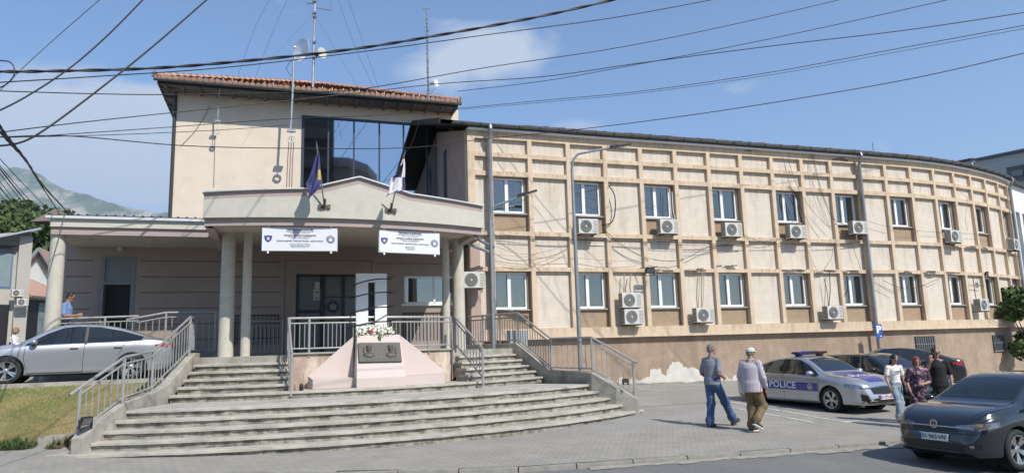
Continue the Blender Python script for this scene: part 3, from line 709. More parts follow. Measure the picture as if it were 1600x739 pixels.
# police star decal on the glass
def star(M, R1, R2, n, m1, par, world=False, name='star_emblem', inner=True):
    b = MB(); pts = []
    for k in range(2*n):
        a = pi*k/n; r = R1 if k % 2 == 0 else R2; pts.append((r*cos(a), r*sin(a)))
    b.prism(pts, 0, .004, M); o = b.build(name, m1, par, world=world); return o
Mg = Matrix.Translation((.37, VB+.02, 3.36)) @ Matrix.Rotation(pi/2, 4, 'X')
star(Mg, .24, .155, 16, mat('decal_navy', (.045,.045,.09), .5, var=0), por).parent = ed
b = MB(); b.prism([(.11*cos(2*pi*k/5+.3), .11*sin(2*pi*k/5+.3)) for k in range(5)], .005, .009, Mg); b.build('emblem_shield', mat('decal_grey', (.22,.23,.25), .5, var=0), por).parent = ed
b = MB(); b.ell((0,.05,.008),(.05,.035,.004), Mg); b.build('emblem_map', mat('decal_olive', (.16,.15,.05), .5, var=0), por).parent = ed
# window on the right of the door
b = MB(); b.box(2.5,4.25,VB+.02,VB+.09,4.22,4.28); b.box(2.5,4.25,VB+.02,VB+.09,3.42,3.48)
for u in (2.5,3.42,4.19): b.box(u,u+.06,VB+.02,VB+.09,3.42,4.28)
pw = b.build('porch_window', white, por)
b = MB(); b.add([(2.55,VB+.05,3.47),(4.2,VB+.05,3.47),(4.2,VB+.05,4.23),(2.55,VB+.05,4.23)],[(0,1,2,3)]); b.build('pane', winglass, por, fix=False).parent = pw
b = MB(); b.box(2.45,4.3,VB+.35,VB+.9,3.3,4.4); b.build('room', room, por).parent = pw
b = MB(); b.box(3.50,4.18,VB+.10,VB+.12,3.48,4.22); b.box(2.78,2.88,VB+.10,VB+.12,3.48,4.22); b.build('blind', mat('pale_blind', (.40,.44,.45), .8, var=.05), por).parent = pw
b = MB(); b.box(2.4,4.35,VB-.08,VB+.02,3.36,3.42); b.build('sill', wpaint, por).parent = pw
# recessed grilles low on the wall
b = MB()
for u0,u1 in ((-2.35,-1.15),(2.45,4.2)):
    b.box(u0,u1,VB-.03,VB-.005,3.12,3.15); b.box(u0,u0+.03,VB-.03,VB-.005,2.3,3.15); b.box(u1-.03,u1,VB-.03,VB-.005,2.3,3.15)
    n = int((u1-u0)/.11)
    for k in range(n): b.box(u0+.08+k*.11,u0+.095+k*.11,VB-.03,VB-.01,2.3,3.13)
b.build('wall_grille', dark, por)
b = MB(); b.ell((-5.35,VB-.09,5.02),(.085,.07,.085), n=12, m=8); b.build('globe_lamp', mat('opal_globe', (.5,.46,.38), .4, var=0), por, smooth=60)
b = MB(); b.lathe([(0,0),(.03,0),(.03,.03),(0,.03)], 12, Matrix.Translation((1.8,VB,3.42)) @ Matrix.Rotation(pi/2,4,'X')); b.build('door_buzzer', wpaint, por)
S_ = Matrix(((KW,0,0,-1.19+1.19*KW),(0,1,0,2.0),(0,0,KW,2-2*KW),(0,0,0,1)))
for o in set(bpy.data.objects)-before: o.data.transform(S_)
# columns
b0 = MB()
def column(u, v, r, name):
    b = MB(); rr = [(r*1.07, ZFL-.02),(r*1.05, 2.9),(r*1.0,4.0),(r*.94,5.0),(r*.93,5.22)]
    b.lathe(rr, 28, Matrix.Translation((u,v,0))); b.build(name, colm, por, smooth=60)
column(-2.43,-7.98,.175,'column'); column(-1.96,-8.12,.112,'column'); column(3.81,-7.45,.172,'column'); column(3.38,-7.68,.108,'column')
b = MB(); b.lathe([(.202,.9),(.197,2.5),(.186,4.0),(.180,5.0),(.178,5.4)], 28, Matrix.Translation((-6.84,-5.88,0))); b.build('column', colm, por, smooth=60)
# curved canopy: stucco parapet, mauve bands, pale coping
def arcband(b, R0_, R1_, zlo, zhi, a0=A0, a1=A1, n=48):
    fr = []; v = []
    for i in range(n+1):
        a = lerp(a0,a1,i/n)
        v += [(R0_*sin(a),-R0_*cos(a),zlo(a)),(R0_*sin(a),-R0_*cos(a),zhi(a)),(R1_*sin(a),-R1_*cos(a),zhi(a)),(R1_*sin(a),-R1_*cos(a),zlo(a))]
    f = []
    for i in range(n):
        o, q = 4*i, 4*i+4
        for k in range(4): f.append((o+k,o+(k+1)%4,q+(k+1)%4,q+k))
    f += [(0,1,2,3),(4*n+3,4*n+2,4*n+1,4*n)]
    b.add(v, f)
def ztop(a):
    u = 10.3*sin(a)
    if u <= -.54: return 5.83+(u+2.9)*.04
    if u <= .65: return lerp(5.925,6.27,(u+.54)/1.19)
    if u <= 1.95: return lerp(6.27,5.93,(u-.65)/1.3)
    return lerp(5.93,5.82,(u-1.95)/2.08)
def K(z): return lambda a: z
def offs(f_, d): return lambda a: f_(a)+d
b = MB(); arcband(b, 10.30, 10.05, K(5.20), offs(ztop,-.20), n=120); b.build('parapet', stucco, por, fix=True)
b = MB(); arcband(b, 10.27, 10.03, offs(ztop,-.215), offs(ztop,-.03), n=120); b.build('parapet_band', bandp, por)
b = MB(); arcband(b, 10.345, 9.98, offs(ztop,-.03), offs(ztop,.0), n=120); b.build('coping', mat('pale_coping', (.60,.62,.62), .5, .2, var=.05), por)
b = MB(); arcband(b, 10.20, 9.9, K(5.02), K(5.21)); b.build('canopy_band', bandp, por)
pts = arc(9.92, A0, A1, 40)
b = MB(); vv_ = [(x,y,5.16) for x,y in pts]+[(4.0,-8.0,5.16),(4.6,-3.6,5.47),(-2.9,-3.6,5.47),(-2.9,-8.0,5.16)]
k_ = len(pts); b.add(vv_, [tuple(range(k_))+(k_,k_+3),(k_+3,k_,k_+1,k_+2)]); b.build('ceiling', soff, por, fix=False)
# returns of the canopy ends
for sgn, a in ((0, A0),(1, A1)):
    x, y = 10.3*sin(a), -10.3*cos(a)
    b = MB(); y1 = -6.0 if sgn else -5.6
    b.box(x-.0 if sgn == 0 else x-.25, x+.25 if sgn == 0 else x, y+.03, y1, 5.20, 5.63); b.build('parapet', stucco, por)
    b = MB(); b.box(x+.03 if sgn == 0 else x-.22, x+.22 if sgn == 0 else x-.03, y+.12, y1, 5.02, 5.21); b.build('canopy_band', bandp, por)
    b = MB(); b.box(x-.03 if sgn == 0 else x-.28, x+.28 if sgn == 0 else x+.03, y, y1, 5.80, 5.83); b.build('coping', MATS['pale_coping'], por)
    b = MB(); b.box(x+.02 if sgn == 0 else x-.23, x+.23 if sgn == 0 else x-.02, y+.03, y1, 5.63, 5.80); b.build('parapet_band', bandp, por)
for u,v in ((-1.0,-9.3),(1.2,-9.3),(-4.7,-5.2),(-6.3,-5.2),(3,-9)):
    b = MB(); b.lathe([(0,5.12),(.13,5.12),(.13,5.17)] if u>-2.8 else [(0,5.3),(.13,5.3),(.13,5.35)], 16, Matrix.Translation((u,v,0))); b.build('ceiling_lamp', mat('lamp_rim', (.5,.5,.48), .4, var=0), por)
# left straight canopy
b = MB(); b.box(-6.98,-2.9,-6.2,-5.95,5.53,5.745); b.build('left_fascia', stucco, por)
b = MB(); b.box(-6.96,-2.92,-6.13,-5.9,5.33,5.531); b.build('left_band', bandp, por)
b = MB(); b.box(-7.07,-2.91,-6.29,-6.1,5.745,5.815); b.build('left_gutter', MATS['pale_coping'], por)
b = MB(); b.box(-6.93,-2.9,-6.1,-3.6,5.34,5.5); b.build('left_ceiling', soff, por)
b = MB()
b.add([(-7.1,-6.23,5.82),(-2.9,-6.23,5.82),(-2.9,.8,5.94),(-7.1,.8,5.94),(-7.1,-6.23,5.85),(-2.9,-6.23,5.85),(-2.9,.8,5.98),(-7.1,.8,5.98)],[(0,1,5,4),(4,5,6,7),(1,2,6,5),(3,0,4,7),(0,3,2,1)])
for k in range(19): b.beam((-7.0+k*.222,-6.24,5.865),(-7.0+k*.222,.7,5.99), .038, .032)
b.build('sheet_roof', dark, por)
b = MB(); b.box(-2.9,5.04,-9.8,.75,5.34,5.42); b.build('roof_deck', dark, por) if 0 else None
b = MB(); b.prism(arc(10.0, A0, A1, 30)+[(3.9,-5.5),(5.02,-5.4),(5.02,.7),(-2.9,.7)], 5.50, 5.55); b.build('roof_deck', MATS['dark_metal'], por)
# little turret roof behind the left canopy
b = MB(); q = at(88,336,24); b.add([q+Vector((-.55,-.5,-.3)),q+Vector((.6,-.5,-.3)),q+Vector((.6,.5,-.3)),q+Vector((-.55,.5,-.3)),q+Vector((0,0,.25))],[(0,1,4),(1,2,4),(2,3,4),(3,0,4)])
cw = b.build('chimney_cowl', tileold); tag(cw, 'small dark pointed chimney cap poking up behind the left end of the porch roof', 'chimney cap')

# ================================================================ STAIRS
st = thing('entrance_stairs', 'wide weathered concrete stairs curving out in front of the police station', 'stairs', (CX,CY,0), TH)
TR = .317; RI = .166
def R_i(i): return 13.308-.317*i if i < 5 else 10.08-(i-5)*.285
def Z_i(i): return .265+RI*i+.055            # tread top
uL = [-5.15,-4.42,-4.38,-4.20,-4.04,-3.50,-3.38,-3.28,-3.20,-3.12,-3.05]
uR = [7.85,7.43,7.10,6.88,6.66,6.15,6.05,5.92,5.82,5.72,5.62]
for i in range(11):
    R = R_i(i); z = Z_i(i)
    def seg(u0, u1, nm):
        a0, a1 = ua(u0,R), ua(u1,R)
        n = 60 if u1-u0 > 4 else 16
        # tread slab with rough nosing
        b = MB(); v = []; rng = random.Random(i*7+int(u0*3))
        Rb = (R_i(i+1) if i < 10 else 8.6)-.12
        if i == 4: Rb = 9.9
        v = []
        for k in range(n+1):
            a = lerp(a0,a1,k/n); rr = R+rng.uniform(-.009,.007)-(.03 if rng.random() < .03 else 0); zz = z+rng.uniform(-.005,.004)
            v += [(rr*sin(a),-rr*cos(a),z-.055+rng.uniform(-.004,.004)),(rr*sin(a),-rr*cos(a),zz-.008),((rr-.012)*sin(a),-(rr-.012)*cos(a),zz),(Rb*sin(a),-Rb*cos(a),z+.002),(Rb*sin(a),-Rb*cos(a),z-.055)]
        f = []
        for k in range(n):
            o, q = 5*k, 5*k+5
            for e in range(5): f.append((o+e,o+(e+1)%5,q+(e+1)%5,q+e))
        f += [(0,1,2,3,4),(5*n+4,5*n+3,5*n+2,5*n+1,5*n)]
        b.add(v, f); b.build(nm, conct, st)
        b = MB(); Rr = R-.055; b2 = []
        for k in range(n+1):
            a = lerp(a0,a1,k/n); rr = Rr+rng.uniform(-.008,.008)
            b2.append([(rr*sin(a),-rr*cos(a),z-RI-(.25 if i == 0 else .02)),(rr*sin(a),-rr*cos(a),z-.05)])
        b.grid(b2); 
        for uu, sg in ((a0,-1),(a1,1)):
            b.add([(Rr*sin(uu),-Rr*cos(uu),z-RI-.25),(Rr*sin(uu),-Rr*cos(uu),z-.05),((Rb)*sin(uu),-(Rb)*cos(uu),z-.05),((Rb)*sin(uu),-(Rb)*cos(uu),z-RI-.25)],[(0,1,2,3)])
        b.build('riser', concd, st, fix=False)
    if i <= 5: seg(uL[i], uR[i], 'step')
    else:
        seg(uL[i], -.92, 'step'); seg(3.62, uR[i], 'step')
b = MB(); b.prism(arc(10.0, ua(-3.4,10), ua(6.1,10), 30)+[(5,-7),(-3,-7)], .9, Z_i(5)-.004); b.build('landing', conct, st)
# stringer walls: path (u,v,ztop)
def wallpath(pts, wd, name, zb=-.4, m=conc):
    b = MB(); P = [Vector(p) for p in pts]; L0 = []; R0_ = []
    for k in range(len(P)):
        d = Vector((P[min(k+1,len(P)-1)].x-P[max(k-1,0)].x, P[min(k+1,len(P)-1)].y-P[max(k-1,0)].y)).normalized(); n = Vector((-d.y,d.x))
        L0.append((P[k].x+n.x*wd/2,P[k].y+n.y*wd/2,P[k].z)); R0_.append((P[k].x-n.x*wd/2,P[k].y-n.y*wd/2,P[k].z))
    rows = [[(l[0],l[1],zb),l,r,(r[0],r[1],zb)] for l,r in zip(L0,R0_)]
    b.grid(rows); n = len(rows); o = 0
    b.f += [(0,1,2,3),(4*n-1,4*n-2,4*n-3,4*n-4)]; b.mi += [0,0]
    return b.build(name, m, st, bev=.012)
SR = [(7.62,-10.93,.62),(7.20,-10.62,.92),(6.80,-10.08,1.28),(6.72,-9.7,1.30),(6.38,-8.05,1.34),(5.98,-7.05,1.95),(5.83,-6.75,2.13),(4.75,-4.3,2.13)]
SL = [(-4.62,-12.35,.60),(-4.45,-11.95,.86),(-4.16,-11.4,1.14),(-3.80,-9.75,1.28),(-3.62,-9.3,1.42),(-3.28,-8.35,2.02),(-3.22,-8.0,2.10),(-3.2,-7.4,2.10)]
wallpath(SR, .22, 'side_wall'); wallpath(SL, .24, 'side_wall')
# terrace block behind the monument
tb = arc(8.80, ua(-.95,8.80), ua(3.45,8.80), 16)
b = MB(); b.prism(tb+[(3.62,-7.2),(-.92,-7.2)], 1.0, ZFL+.01)
b.build('terrace_wall', mat('stained_mauve', (.40,.30,.25), .92, var=.2, vs=3, col2=(.62,.53,.43), c2s=1.4, c2p=(.5,.6), streak=.3), st)
b = MB(); b.prism(arc(8.86, ua(-.97,8.86), ua(3.47,8.86), 16)+[(3.62,-7.2),(-.92,-7.2)], ZFL+.01, ZFL+.05); b.build('terrace_slab', conct, st)
b = MB(); b.prism(arc(8.85, ua(-.9,8.85), ua(3.4,8.85), 16)+[(3.0,-8.2),(-.5,-8.2)], 1.1, 1.60); b.build('planter_wall', MATS["stained_mauve"], st)

# ================================================================ RAILINGS
def railing(name, label, segs, h, nb, posts, mid=.13, low=.10, rtop=.03, first=True, ext0=0, par=None, grp='grey steel railings of the entrance', grey=railm):
    """segs: list of 3D points at the foot of the rail"""
    root = thing(name, label, 'railing', Vector(segs[0]), 0, grp)
    P = [Vector(p) for p in segs]; up = Vector((0,0,h))
    top = [p+up for p in P]
    if ext0: top[0] = top[0]-(top[1]-top[0]).normalized()*ext0
    b = MB(); b.tube(top, rtop, 8); b.build('handrail', grey, root, world=True, smooth=True)
    b = MB(); b.tube([p+up-Vector((0,0,mid)) for p in P], .02, 6); b.build('upper_bar', grey, root, world=True, smooth=True)
    b = MB(); b.tube([p+Vector((0,0,low)) for p in P], .02, 6); b.build('lower_bar', grey, root, world=True, smooth=True)
    for p in posts:
        p = Vector(p); b = MB(); b.tube([p+Vector((0,0,-.12)), p+up], .032, 8); b.build('post', grey, root, world=True, smooth=True)
    for (A, B), n in zip(zip(P[:-1],P[1:]), nb):
        for k in range(n):
            q = lerp(A,B,(k+1)/(n+1)); b = MB(); b.tube([q+Vector((0,0,low)), q+up-Vector((0,0,mid))], .0125, 5); b.build('baluster', grey, root, world=True)
    return root
w3 = lambda l: [W(*p) for p in l]
rr = w3([(7.56,-10.87,.64),(6.80,-10.02,1.28),(6.40,-8.05,1.30),(5.83,-6.78,2.12),(4.85,-4.6,2.12)])
railing('railing', 'long grey railing stepping down the right side wall of the stairs', rr, .93, (7,6,12,19), rr[:4]+[lerp(rr[3],rr[4],.35),lerp(rr[3],rr[4],.7)], ext0=.12)
rl = w3([(-4.66,-12.2,.60),(-4.1,-11.35,1.14),(-3.82,-9.75,1.26),(-3.24,-8.32,2.08),(-3.2,-7.5,2.08)])
railing('railing', 'grey railing on the left side wall of the stairs beside the silver car', rl, .90, (6,6,12,5), rl[:4], ext0=.25)
b = MB(); b.add([rl[3]+Vector((0,0,.1)),rl[4]+Vector((0,0,.1)),rl[4]+Vector((0,0,.78)),rl[3]+Vector((0,0,.78))],[(0,1,2,3)])
cent = w3([(x,y,ZFL+.05) for x,y in arc(8.80, ua(-.90,8.80), ua(3.40,8.80), 6)])
pc = [cent[0], lerp(cent[0],cent[1],.65), cent[3], cent[5], cent[-1]]
railing('railing', 'grey railing along the terrace edge behind the white monument', cent, .86, (5,6,6,6,6,5), pc)
ri = w3([(3.50,-8.25,ZFL+.05),(3.9,-9.55,1.15)])
railing('railing', 'short grey railing sloping down between the monument and the right flight', ri, .86, (8,), ri)
ri = w3([(-.93,-8.9,ZFL+.05),(-.86,-10.0,1.15)])
railing('railing', 'short grey railing sloping down beside the left flight next to the monument', ri, .86, (6,), ri)
rp = [W(-6.93,-5.5,ZFL-.05), W(-4.86,-5.5,ZFL-.0)]
railing('railing', 'low horizontal grey railing in front of the porch side door', rp, 1.19, (13,), [rp[0],lerp(rp[0],rp[1],.6)])
rp = [W(-5.2,-5.3,ZFL-.1), W(-4.2,-5.3,ZFL+.09), W(-2.9,-5.3,ZFL+.09)]
railing('railing', 'grey ramp railing rising to the porch behind the silver car', rp, 1.2, (5,7), [rp[1],rp[2]])
rp = [W(-2.15,-5.2,ZFL), W(-1.05,-5.2,ZFL)]
railing('railing', 'dark railing in the shade between the left columns and the entrance', rp, 1.0, (8,), rp)

# ================================================================ MONUMENT
mon = thing('memorial_monument', 'pink and white memorial with a bronze double portrait plaque and dark curved rods', 'monument', W(1.2,-9.3,Z_i(5)), TH)
pinkm = mat('pink_memorial_paint', (.55,.465,.435), .75, var=.03, vs=2)
def loc(u,v,z): return (u-1.2, v+9.3, z-Z_i(5))
z0 = Z_i(5)
fl, fr_ = .66, 1.86
vf = -9.78
F = [(fl,vf),(fr_,vf+.06)]
ztopm = 2.42
b = MB()
# centre: plinth and leaning front
v = [loc(fl,vf,z0),loc(fr_,vf+.04,z0),loc(fr_,-8.9,z0),loc(fl,-8.9,z0),
     loc(fl,vf,z0+.22),loc(fr_,vf+.04,z0+.22),loc(fr_,-8.9,z0+.22),loc(fl,-8.9,z0+.22),
     loc(fl+.07,vf+.66,ztopm),loc(fr_-.05,vf+.68,ztopm),loc(fr_-.05,-8.9,ztopm),loc(fl+.07,-8.9,ztopm)]
b.add(v, [(3,2,1,0),(0,1,5,4),(1,2,6,5),(2,3,7,6),(3,0,4,7),(4,5,9,8),(5,6,10,9),(6,7,11,10),(7,4,8,11),(8,9,10,11)])
b.build('plinth', pinkm, mon)
for sg in (-1,1):
    b = MB(); u0 = fl if sg < 0 else fr_; ut = (-.45 if sg < 0 else 3.02); uf = (-.3 if sg < 0 else 2.95)
    ui = u0+(.002 if sg > 0 else -.002)
    vi = -9.45
    v = [loc(ui,vi,z0),loc(ut+.10*(-sg),-9.40,z0),loc(ut,-9.05,z0),loc(ui,-8.92,z0),
         loc(ui,vi,z0+.22),loc(ut+.10*(-sg),-9.40,z0+.22),loc(ut,-9.05,z0+.30),loc(ui,-8.90,ztopm-.02),loc(ui,-9.02,z0+.24)]
    b.add(v, [(0,3,2,1),(0,1,5,4),(1,2,6,5),(2,3,7,6),(4,5,6,8),(8,6,7),(0,4,8,7,3)])
    b.build('wing', pinkm, mon)
# plaque on the leaning face
ang = math.atan2(.66, ztopm-z0-.22)
Mp = Matrix.Translation(loc((fl+fr_)/2, vf+.04+.355, (z0+.22+ztopm)/2+.06)) @ Matrix.Rotation(-ang, 4, 'X') @ Matrix.Rotation(R_(2),4,'Z')
brz = mat('dark_bronze', (.085,.08,.072), .6, .25, var=.2, vs=20, bump=.003, bs=60)
b = MB(); b.box(-.53,.53,-.07,-.0,-.28,.28, Mp); pq = b.build('plaque', brz, mon, bev=.008)
for sx in (-.27,.27):      # relief heads with shoulders
    b = MB()
    b.ell((sx,-.09,.09),(.065,.05,.085), Mp, 12, 9); b.ell((sx,-.125,.08),(.018,.03,.03), Mp); b.ell((sx,-.085,.155),(.075,.045,.035), Mp, 12, 7)
    b.ell((sx-.002,-.08,.0),(.04,.035,.06), Mp); b.ell((sx,-.075,-.09),(.14,.03,.075), Mp, 14, 7); b.ell((sx,-.09,.02),(.035,.04,.02), Mp)
    for k in range(7): b.ell((sx+(-.13 if sx<0 else .12)+.02*sin(k*2), -.07, .12-.04*k),(.02,.02,.025), Mp, 6, 5)
    b.build('portrait_relief', brz, mon, smooth=60).parent = pq
me = text_mesh('1999     1999', .05, ext=.004); me.transform(Mp @ Matrix.Translation((0,-.073,-.19)) @ Matrix.Rotation(pi/2,4,'X')) if 0 else bpy.data.meshes.remove(me)
b = MB()
for k in range(30):
    x = -.40+.027*k
    if abs(x) > .03: b.box(x, x+random.uniform(.01,.02), -.075, -.07, -.205, -.185, Mp); b.box(x, x+random.uniform(.008,.02), -.075, -.07, -.24, -.225, Mp)
b.build('plaque_lettering', brz, mon).parent = pq
# white slab with a slot, standing behind
b = MB(); vs_ = -8.80+.0; s0, s1 = .74, 1.53
def bx(u0,u1,z0_,z1_,v0=vs_,v1=vs_+.22): b.box(*[q for pr_ in zip(loc(u0,v0,0)[:2],loc(u1,v1,0)[:2]) for q in pr_], z0_-Z_i(5), z1_-Z_i(5))
bx(s0,1.045,z0,4.03); bx(1.225,s1,z0,4.03); bx(1.0455,1.2245,3.80,4.03); bx(1.0455,1.2245,z0,2.5)
sb = b.build('white_slab', mat('white_memorial_paint', (.75,.76,.75), .6, var=.03), mon)
b = MB(); bx(1.04,1.23,2.4,3.82,vs_+.19,vs_+.21); b.build('slot_back', dark, mon).parent = sb
for zc, du, ext in ((3.72,0,0),(3.37,-.04,.10),(2.99,-.03,.08),(2.62,-.06,.12)):
    pts = []
    for k in range(15):
        t = k/14; a = lerp(R_(215), R_(330), t)
        u = lerp(.67-ext, 1.62, t); vv = vs_-.16-.26*sin(pi*t)*.9+(.26 if k == 0 else 0); z = zc+.17*(1-(1-t)**2)-.03*t
        pts.append(loc(u, vv, z))
    b = MB(); b.tube(pts, .017, 7); b.build('curved_rod', black, mon, smooth=True)
# flowers
random.seed(31)
fl_ = thing('flower_bouquet', 'bouquet of white flowers with one red bloom on the memorial', 'flowers', W(1.22,-9.02,ztopm), TH)
b = MB()
for k in range(170):
    u, v, z = random.uniform(-.42,.42), random.uniform(-.13,.12), random.uniform(.02,.24)
    if (u/.45)**2+((z-.1)/.17)**2 > 1: continue
    for q in range(5):
        a = q*1.256+k; b.ell((u+.022*cos(a), v-.01, z+.022*sin(a)),(.02,.012,.02), n=5, m=4)
b.build('white_blooms', mat('white_petals', (.75,.75,.68), .8, var=.08), fl_)
b = MB()
for k in range(5): b.ell((-.14+random.uniform(-.04,.04),-.14,.09+random.uniform(-.04,.04)),(.025,.02,.025), n=6, m=4)
b.build('red_bloom', mat('red_petals', (.45,.03,.03), .7, var=.2), fl_)
b = MB()
for k in range(190):
    u, v, z = random.uniform(-.5,.48), random.uniform(-.15,.15), random.uniform(-.02,.18); a = random.uniform(0,6.28)
    b.add([(u,v,z),(u+.05*cos(a),v-.03,z+.05*sin(a)-.01),(u+.09*cos(a),v-.02,z+.09*sin(a)-.03),(u+.04*cos(a+.5),v-.0,z+.05*sin(a+.5))],[(0,1,2,3)])
for k in range(26):
    z = random.uniform(-.12,.02); b.add([(.07+random.uniform(-.05,.05),-.18,z),(.09,-.2,z-.05),(.05,-.19,z-.08),(.03,-.17,z)],[(0,1,2,3)])
b.build('leaves', mat('bouquet_leaf', (.08,.13,.04), .8, var=.3, vs=20), fl_, fix=False)
# small items on the landing: lanterns / stones
for k, (px, py) in enumerate(((456,605),(461,605))):
    P = W(-.75+k*.12,-9.9,Z_i(5)); b = MB()
    b.lathe([(0,0),(.05,0),(.052,.03),(.045,.13),(.03,.16),(.0,.17)], 10); b.box(-.02,.02,-.055,-.05,.04,.12)
    o = b.build('grave_lantern', black if k else mat('rusty_tin', (.35,.24,.18), .7, var=.2), smooth=True); o.location = P
    tag(o, ('black small grave lantern on the landing left of the memorial' if k else 'rusty pale grave lantern beside the black one left of the memorial'), 'lantern')
# ================================================================ BANNERS
def wrapR(me_or_v, a_mid, R, z0):
    """flat (x,z) -> bent round the canopy"""
    out = []
    for x, y, z in me_or_v:
        a = a_mid+x/R; rr = R+y; out.append((rr*sin(a), -rr*cos(a), z0+z))
    return out
BL = {0: ["REPUBLIKA E KOSOVËS","Republika Kosovo / Republic of Kosovo","Qeveria / Vlada / Government","MINISTRIA E PUNËVE TË BRENDSHME","Ministarstvo Unutrašnjih Poslova","Ministry of Internal Affairs","POLICIA E KOSOVËS   KOSOVSKA POLICIJA   KOSOVO POLICE","Drejtoria Rajonale e Policisë","Regionalna Direkcija Policije","Regional Police Directorate"],
      1: ["REPUBLIKA E KOSOVËS","Republika Kosovo / Republic of Kosovo","Qeveria / Vlada / Government","MINISTRIA E PUNËVE TË BRENDSHME","Ministarstvo Unutrašnjih Poslova","Ministry of Internal Affairs","POLICIA E KOSOVËS   KOSOVSKA POLICIJA   KOSOVO POLICE","Stacioni Policor","Policijska Stanica","Police Station"]}
banner_m = mat('banner_vinyl', (.66,.68,.71), .5, var=.02)
ink = mat('banner_ink', (.03,.03,.05), .6, var=0); inkb = mat('emblem_blue', (.06,.05,.22), .6, var=0); inkg = mat('emblem_gold', (.5,.38,.08), .6, var=0)
def banner(k, ucen, wdt, hgt, ztop_, tilt, label):
    Rb = 10.12 if k == 0 else 10.12
    a = ua(ucen, 10.1); x, y = Rb*sin(a), -Rb*cos(a)
    P = W(x, y, ztop_-hgt); t = thing('hanging_banner', label, 'banner', P, TH+a, 'bilingual banners under the canopy')
    Mt = Matrix.Rotation(R_(tilt), 4, 'Y')
    b = MB(); b.box(-wdt/2,wdt/2,-.0,.03,0,hgt,Mt); b.build('banner_panel', banner_m, t)
    b = MB(); b.box(-wdt/2-.015,wdt/2+.015,.03,.05,-.012,hgt+.012,Mt); b.build('banner_frame', mat('alu_frame', (.45,.46,.47), .4, .5, var=0), t)
    b = MB()
    for q in (-.42,.42):
        b.box(q*wdt-.02,q*wdt+.02,0,.03,-.06,-.01,Mt); b.box(q*wdt-.02,q*wdt+.02,.0,.05,hgt,hgt+.12,Mt)
    b.build('clip', white, t)
    ys = [.90,.83,.765,.655,.59,.53,.415,.29,.225,.165]; sz = [.058,.040,.036,.044,.040,.036,.040,.040,.040,.036]
    b = MB(); vs = []; 
    for s_t, yy, ss in zip(BL[k], ys, sz):
        me = text_mesh(s_t, ss*1.0, bold=.0012 if s_t.isupper() else 0)
        mx_ = max(v.co.x for v in me.vertices)
        kx = 1.0 if mx_ < wdt*.36 else wdt*.36/mx_
        if s_t.startswith('POLICIA'): kx = wdt*.31/mx_
        b.add([(v.co.x*kx, -.006, yy*hgt+v.co.y) for v in me.vertices], [tuple(p.vertices) for p in me.polygons], Mt)
        bpy.data.meshes.remove(me)
    b.build('lettering', ink, t, fix=False)
    # shield left
    r_ = .085*1.0; b = MB(); M_ = Mt @ Matrix.Translation((-wdt*.42, -.004, hgt*.52)) @ Matrix.Rotation(pi/2,4,'X')
    sh = [(-1,.9),(-1,.1),(-.75,-.5),(0,-1.1),(.75,-.5),(1,.1),(1,.9),(.5,.75),(0,.95),(-.5,.75)]
    b.prism([(x*r_,y*r_) for x,y in sh], 0, .003, M_); b.build('coat_of_arms', inkb, t)
    b = MB(); b.prism([(.035*cos(2*pi*q/7),.04*sin(2*pi*q/7)-.005) for q in range(7)], .0035, .006, M_); b.build('coat_of_arms_map', mat('emblem_pale', (.55,.50,.45), .6, var=0) , t)
    # sun-star police badge right
    M_ = Mt @ Matrix.Translation((wdt*.41, -.004, hgt*.50)) @ Matrix.Rotation(pi/2,4,'X'); b = MB(); pts = []
    for q in range(32):
        a_ = pi*q/16; rr_ = .115 if q % 2 == 0 else .075; pts.append((rr_*cos(a_), rr_*sin(a_)))
    b.prism(pts, 0, .003, M_); b.build('police_badge', mat('badge_blue', (.16,.17,.28), .6, var=0), t)
    b = MB(); b.ell((0,-.015,.006),(.045,.04,.003), M_); b.build('badge_centre', white, t)
    b = MB(); b.box(-.07,.07,.035,.06,.0035,.006, M_); b.build('badge_scroll', inkg if 0 else mat('badge_grey', (.35,.35,.36), .6, var=0), t)
    return t
banner(0, -.72, 1.72, .56, 4.985, 0.0, 'white police banner hanging under the left half of the canopy, slanted shadow across it')
banner(1, 1.95, 1.62, .56, 4.985, 0, 'white police banner under the right half of the canopy beside the thin right column')
# ================================================================ FLAGS
def flagpole(base, tip, name, label):
    t = thing(name, label, 'flagpole', base, TH, 'flagpoles on the parapet')
    b = MB(); b.tube([base, tip], .018, 7); b.build('pole', galv, t, world=True, smooth=True)
    d = (tip-base).normalized()
    b = MB()
    for dx in (-.1,0,.1): b.box(dx-.04,dx+.04,-.02,.06,-.05,.05)
    b.tube([(0,-.03,.0),(0,-.18,.15)], .032, 7); b.build('bracket', mat('rusty_bracket', (.13,.11,.09), .7, .3, var=.3), t)
    b = MB(); b.tube([tip, tip+d*.12], [.014,.003], 6); b.build('finial', galv, t, world=True)
    return t
fb1 = W(*(lambda a:(10.33*sin(a),-10.33*cos(a)))(ua(-.18,10.3)), 5.47); fb2 = W(*(lambda a:(10.33*sin(a),-10.33*cos(a)))(ua(1.42,10.3)), 5.45)
ft1 = at(495,228,15.9); ft2 = at(632,240,16.3)
flagpole(fb1, ft1, 'flagpole', 'thin steel flagpole leaning outwards that carries the blue flag')
flagpole(fb2, ft2, 'flagpole', 'thin steel flagpole leaning outwards that carries the white flag')
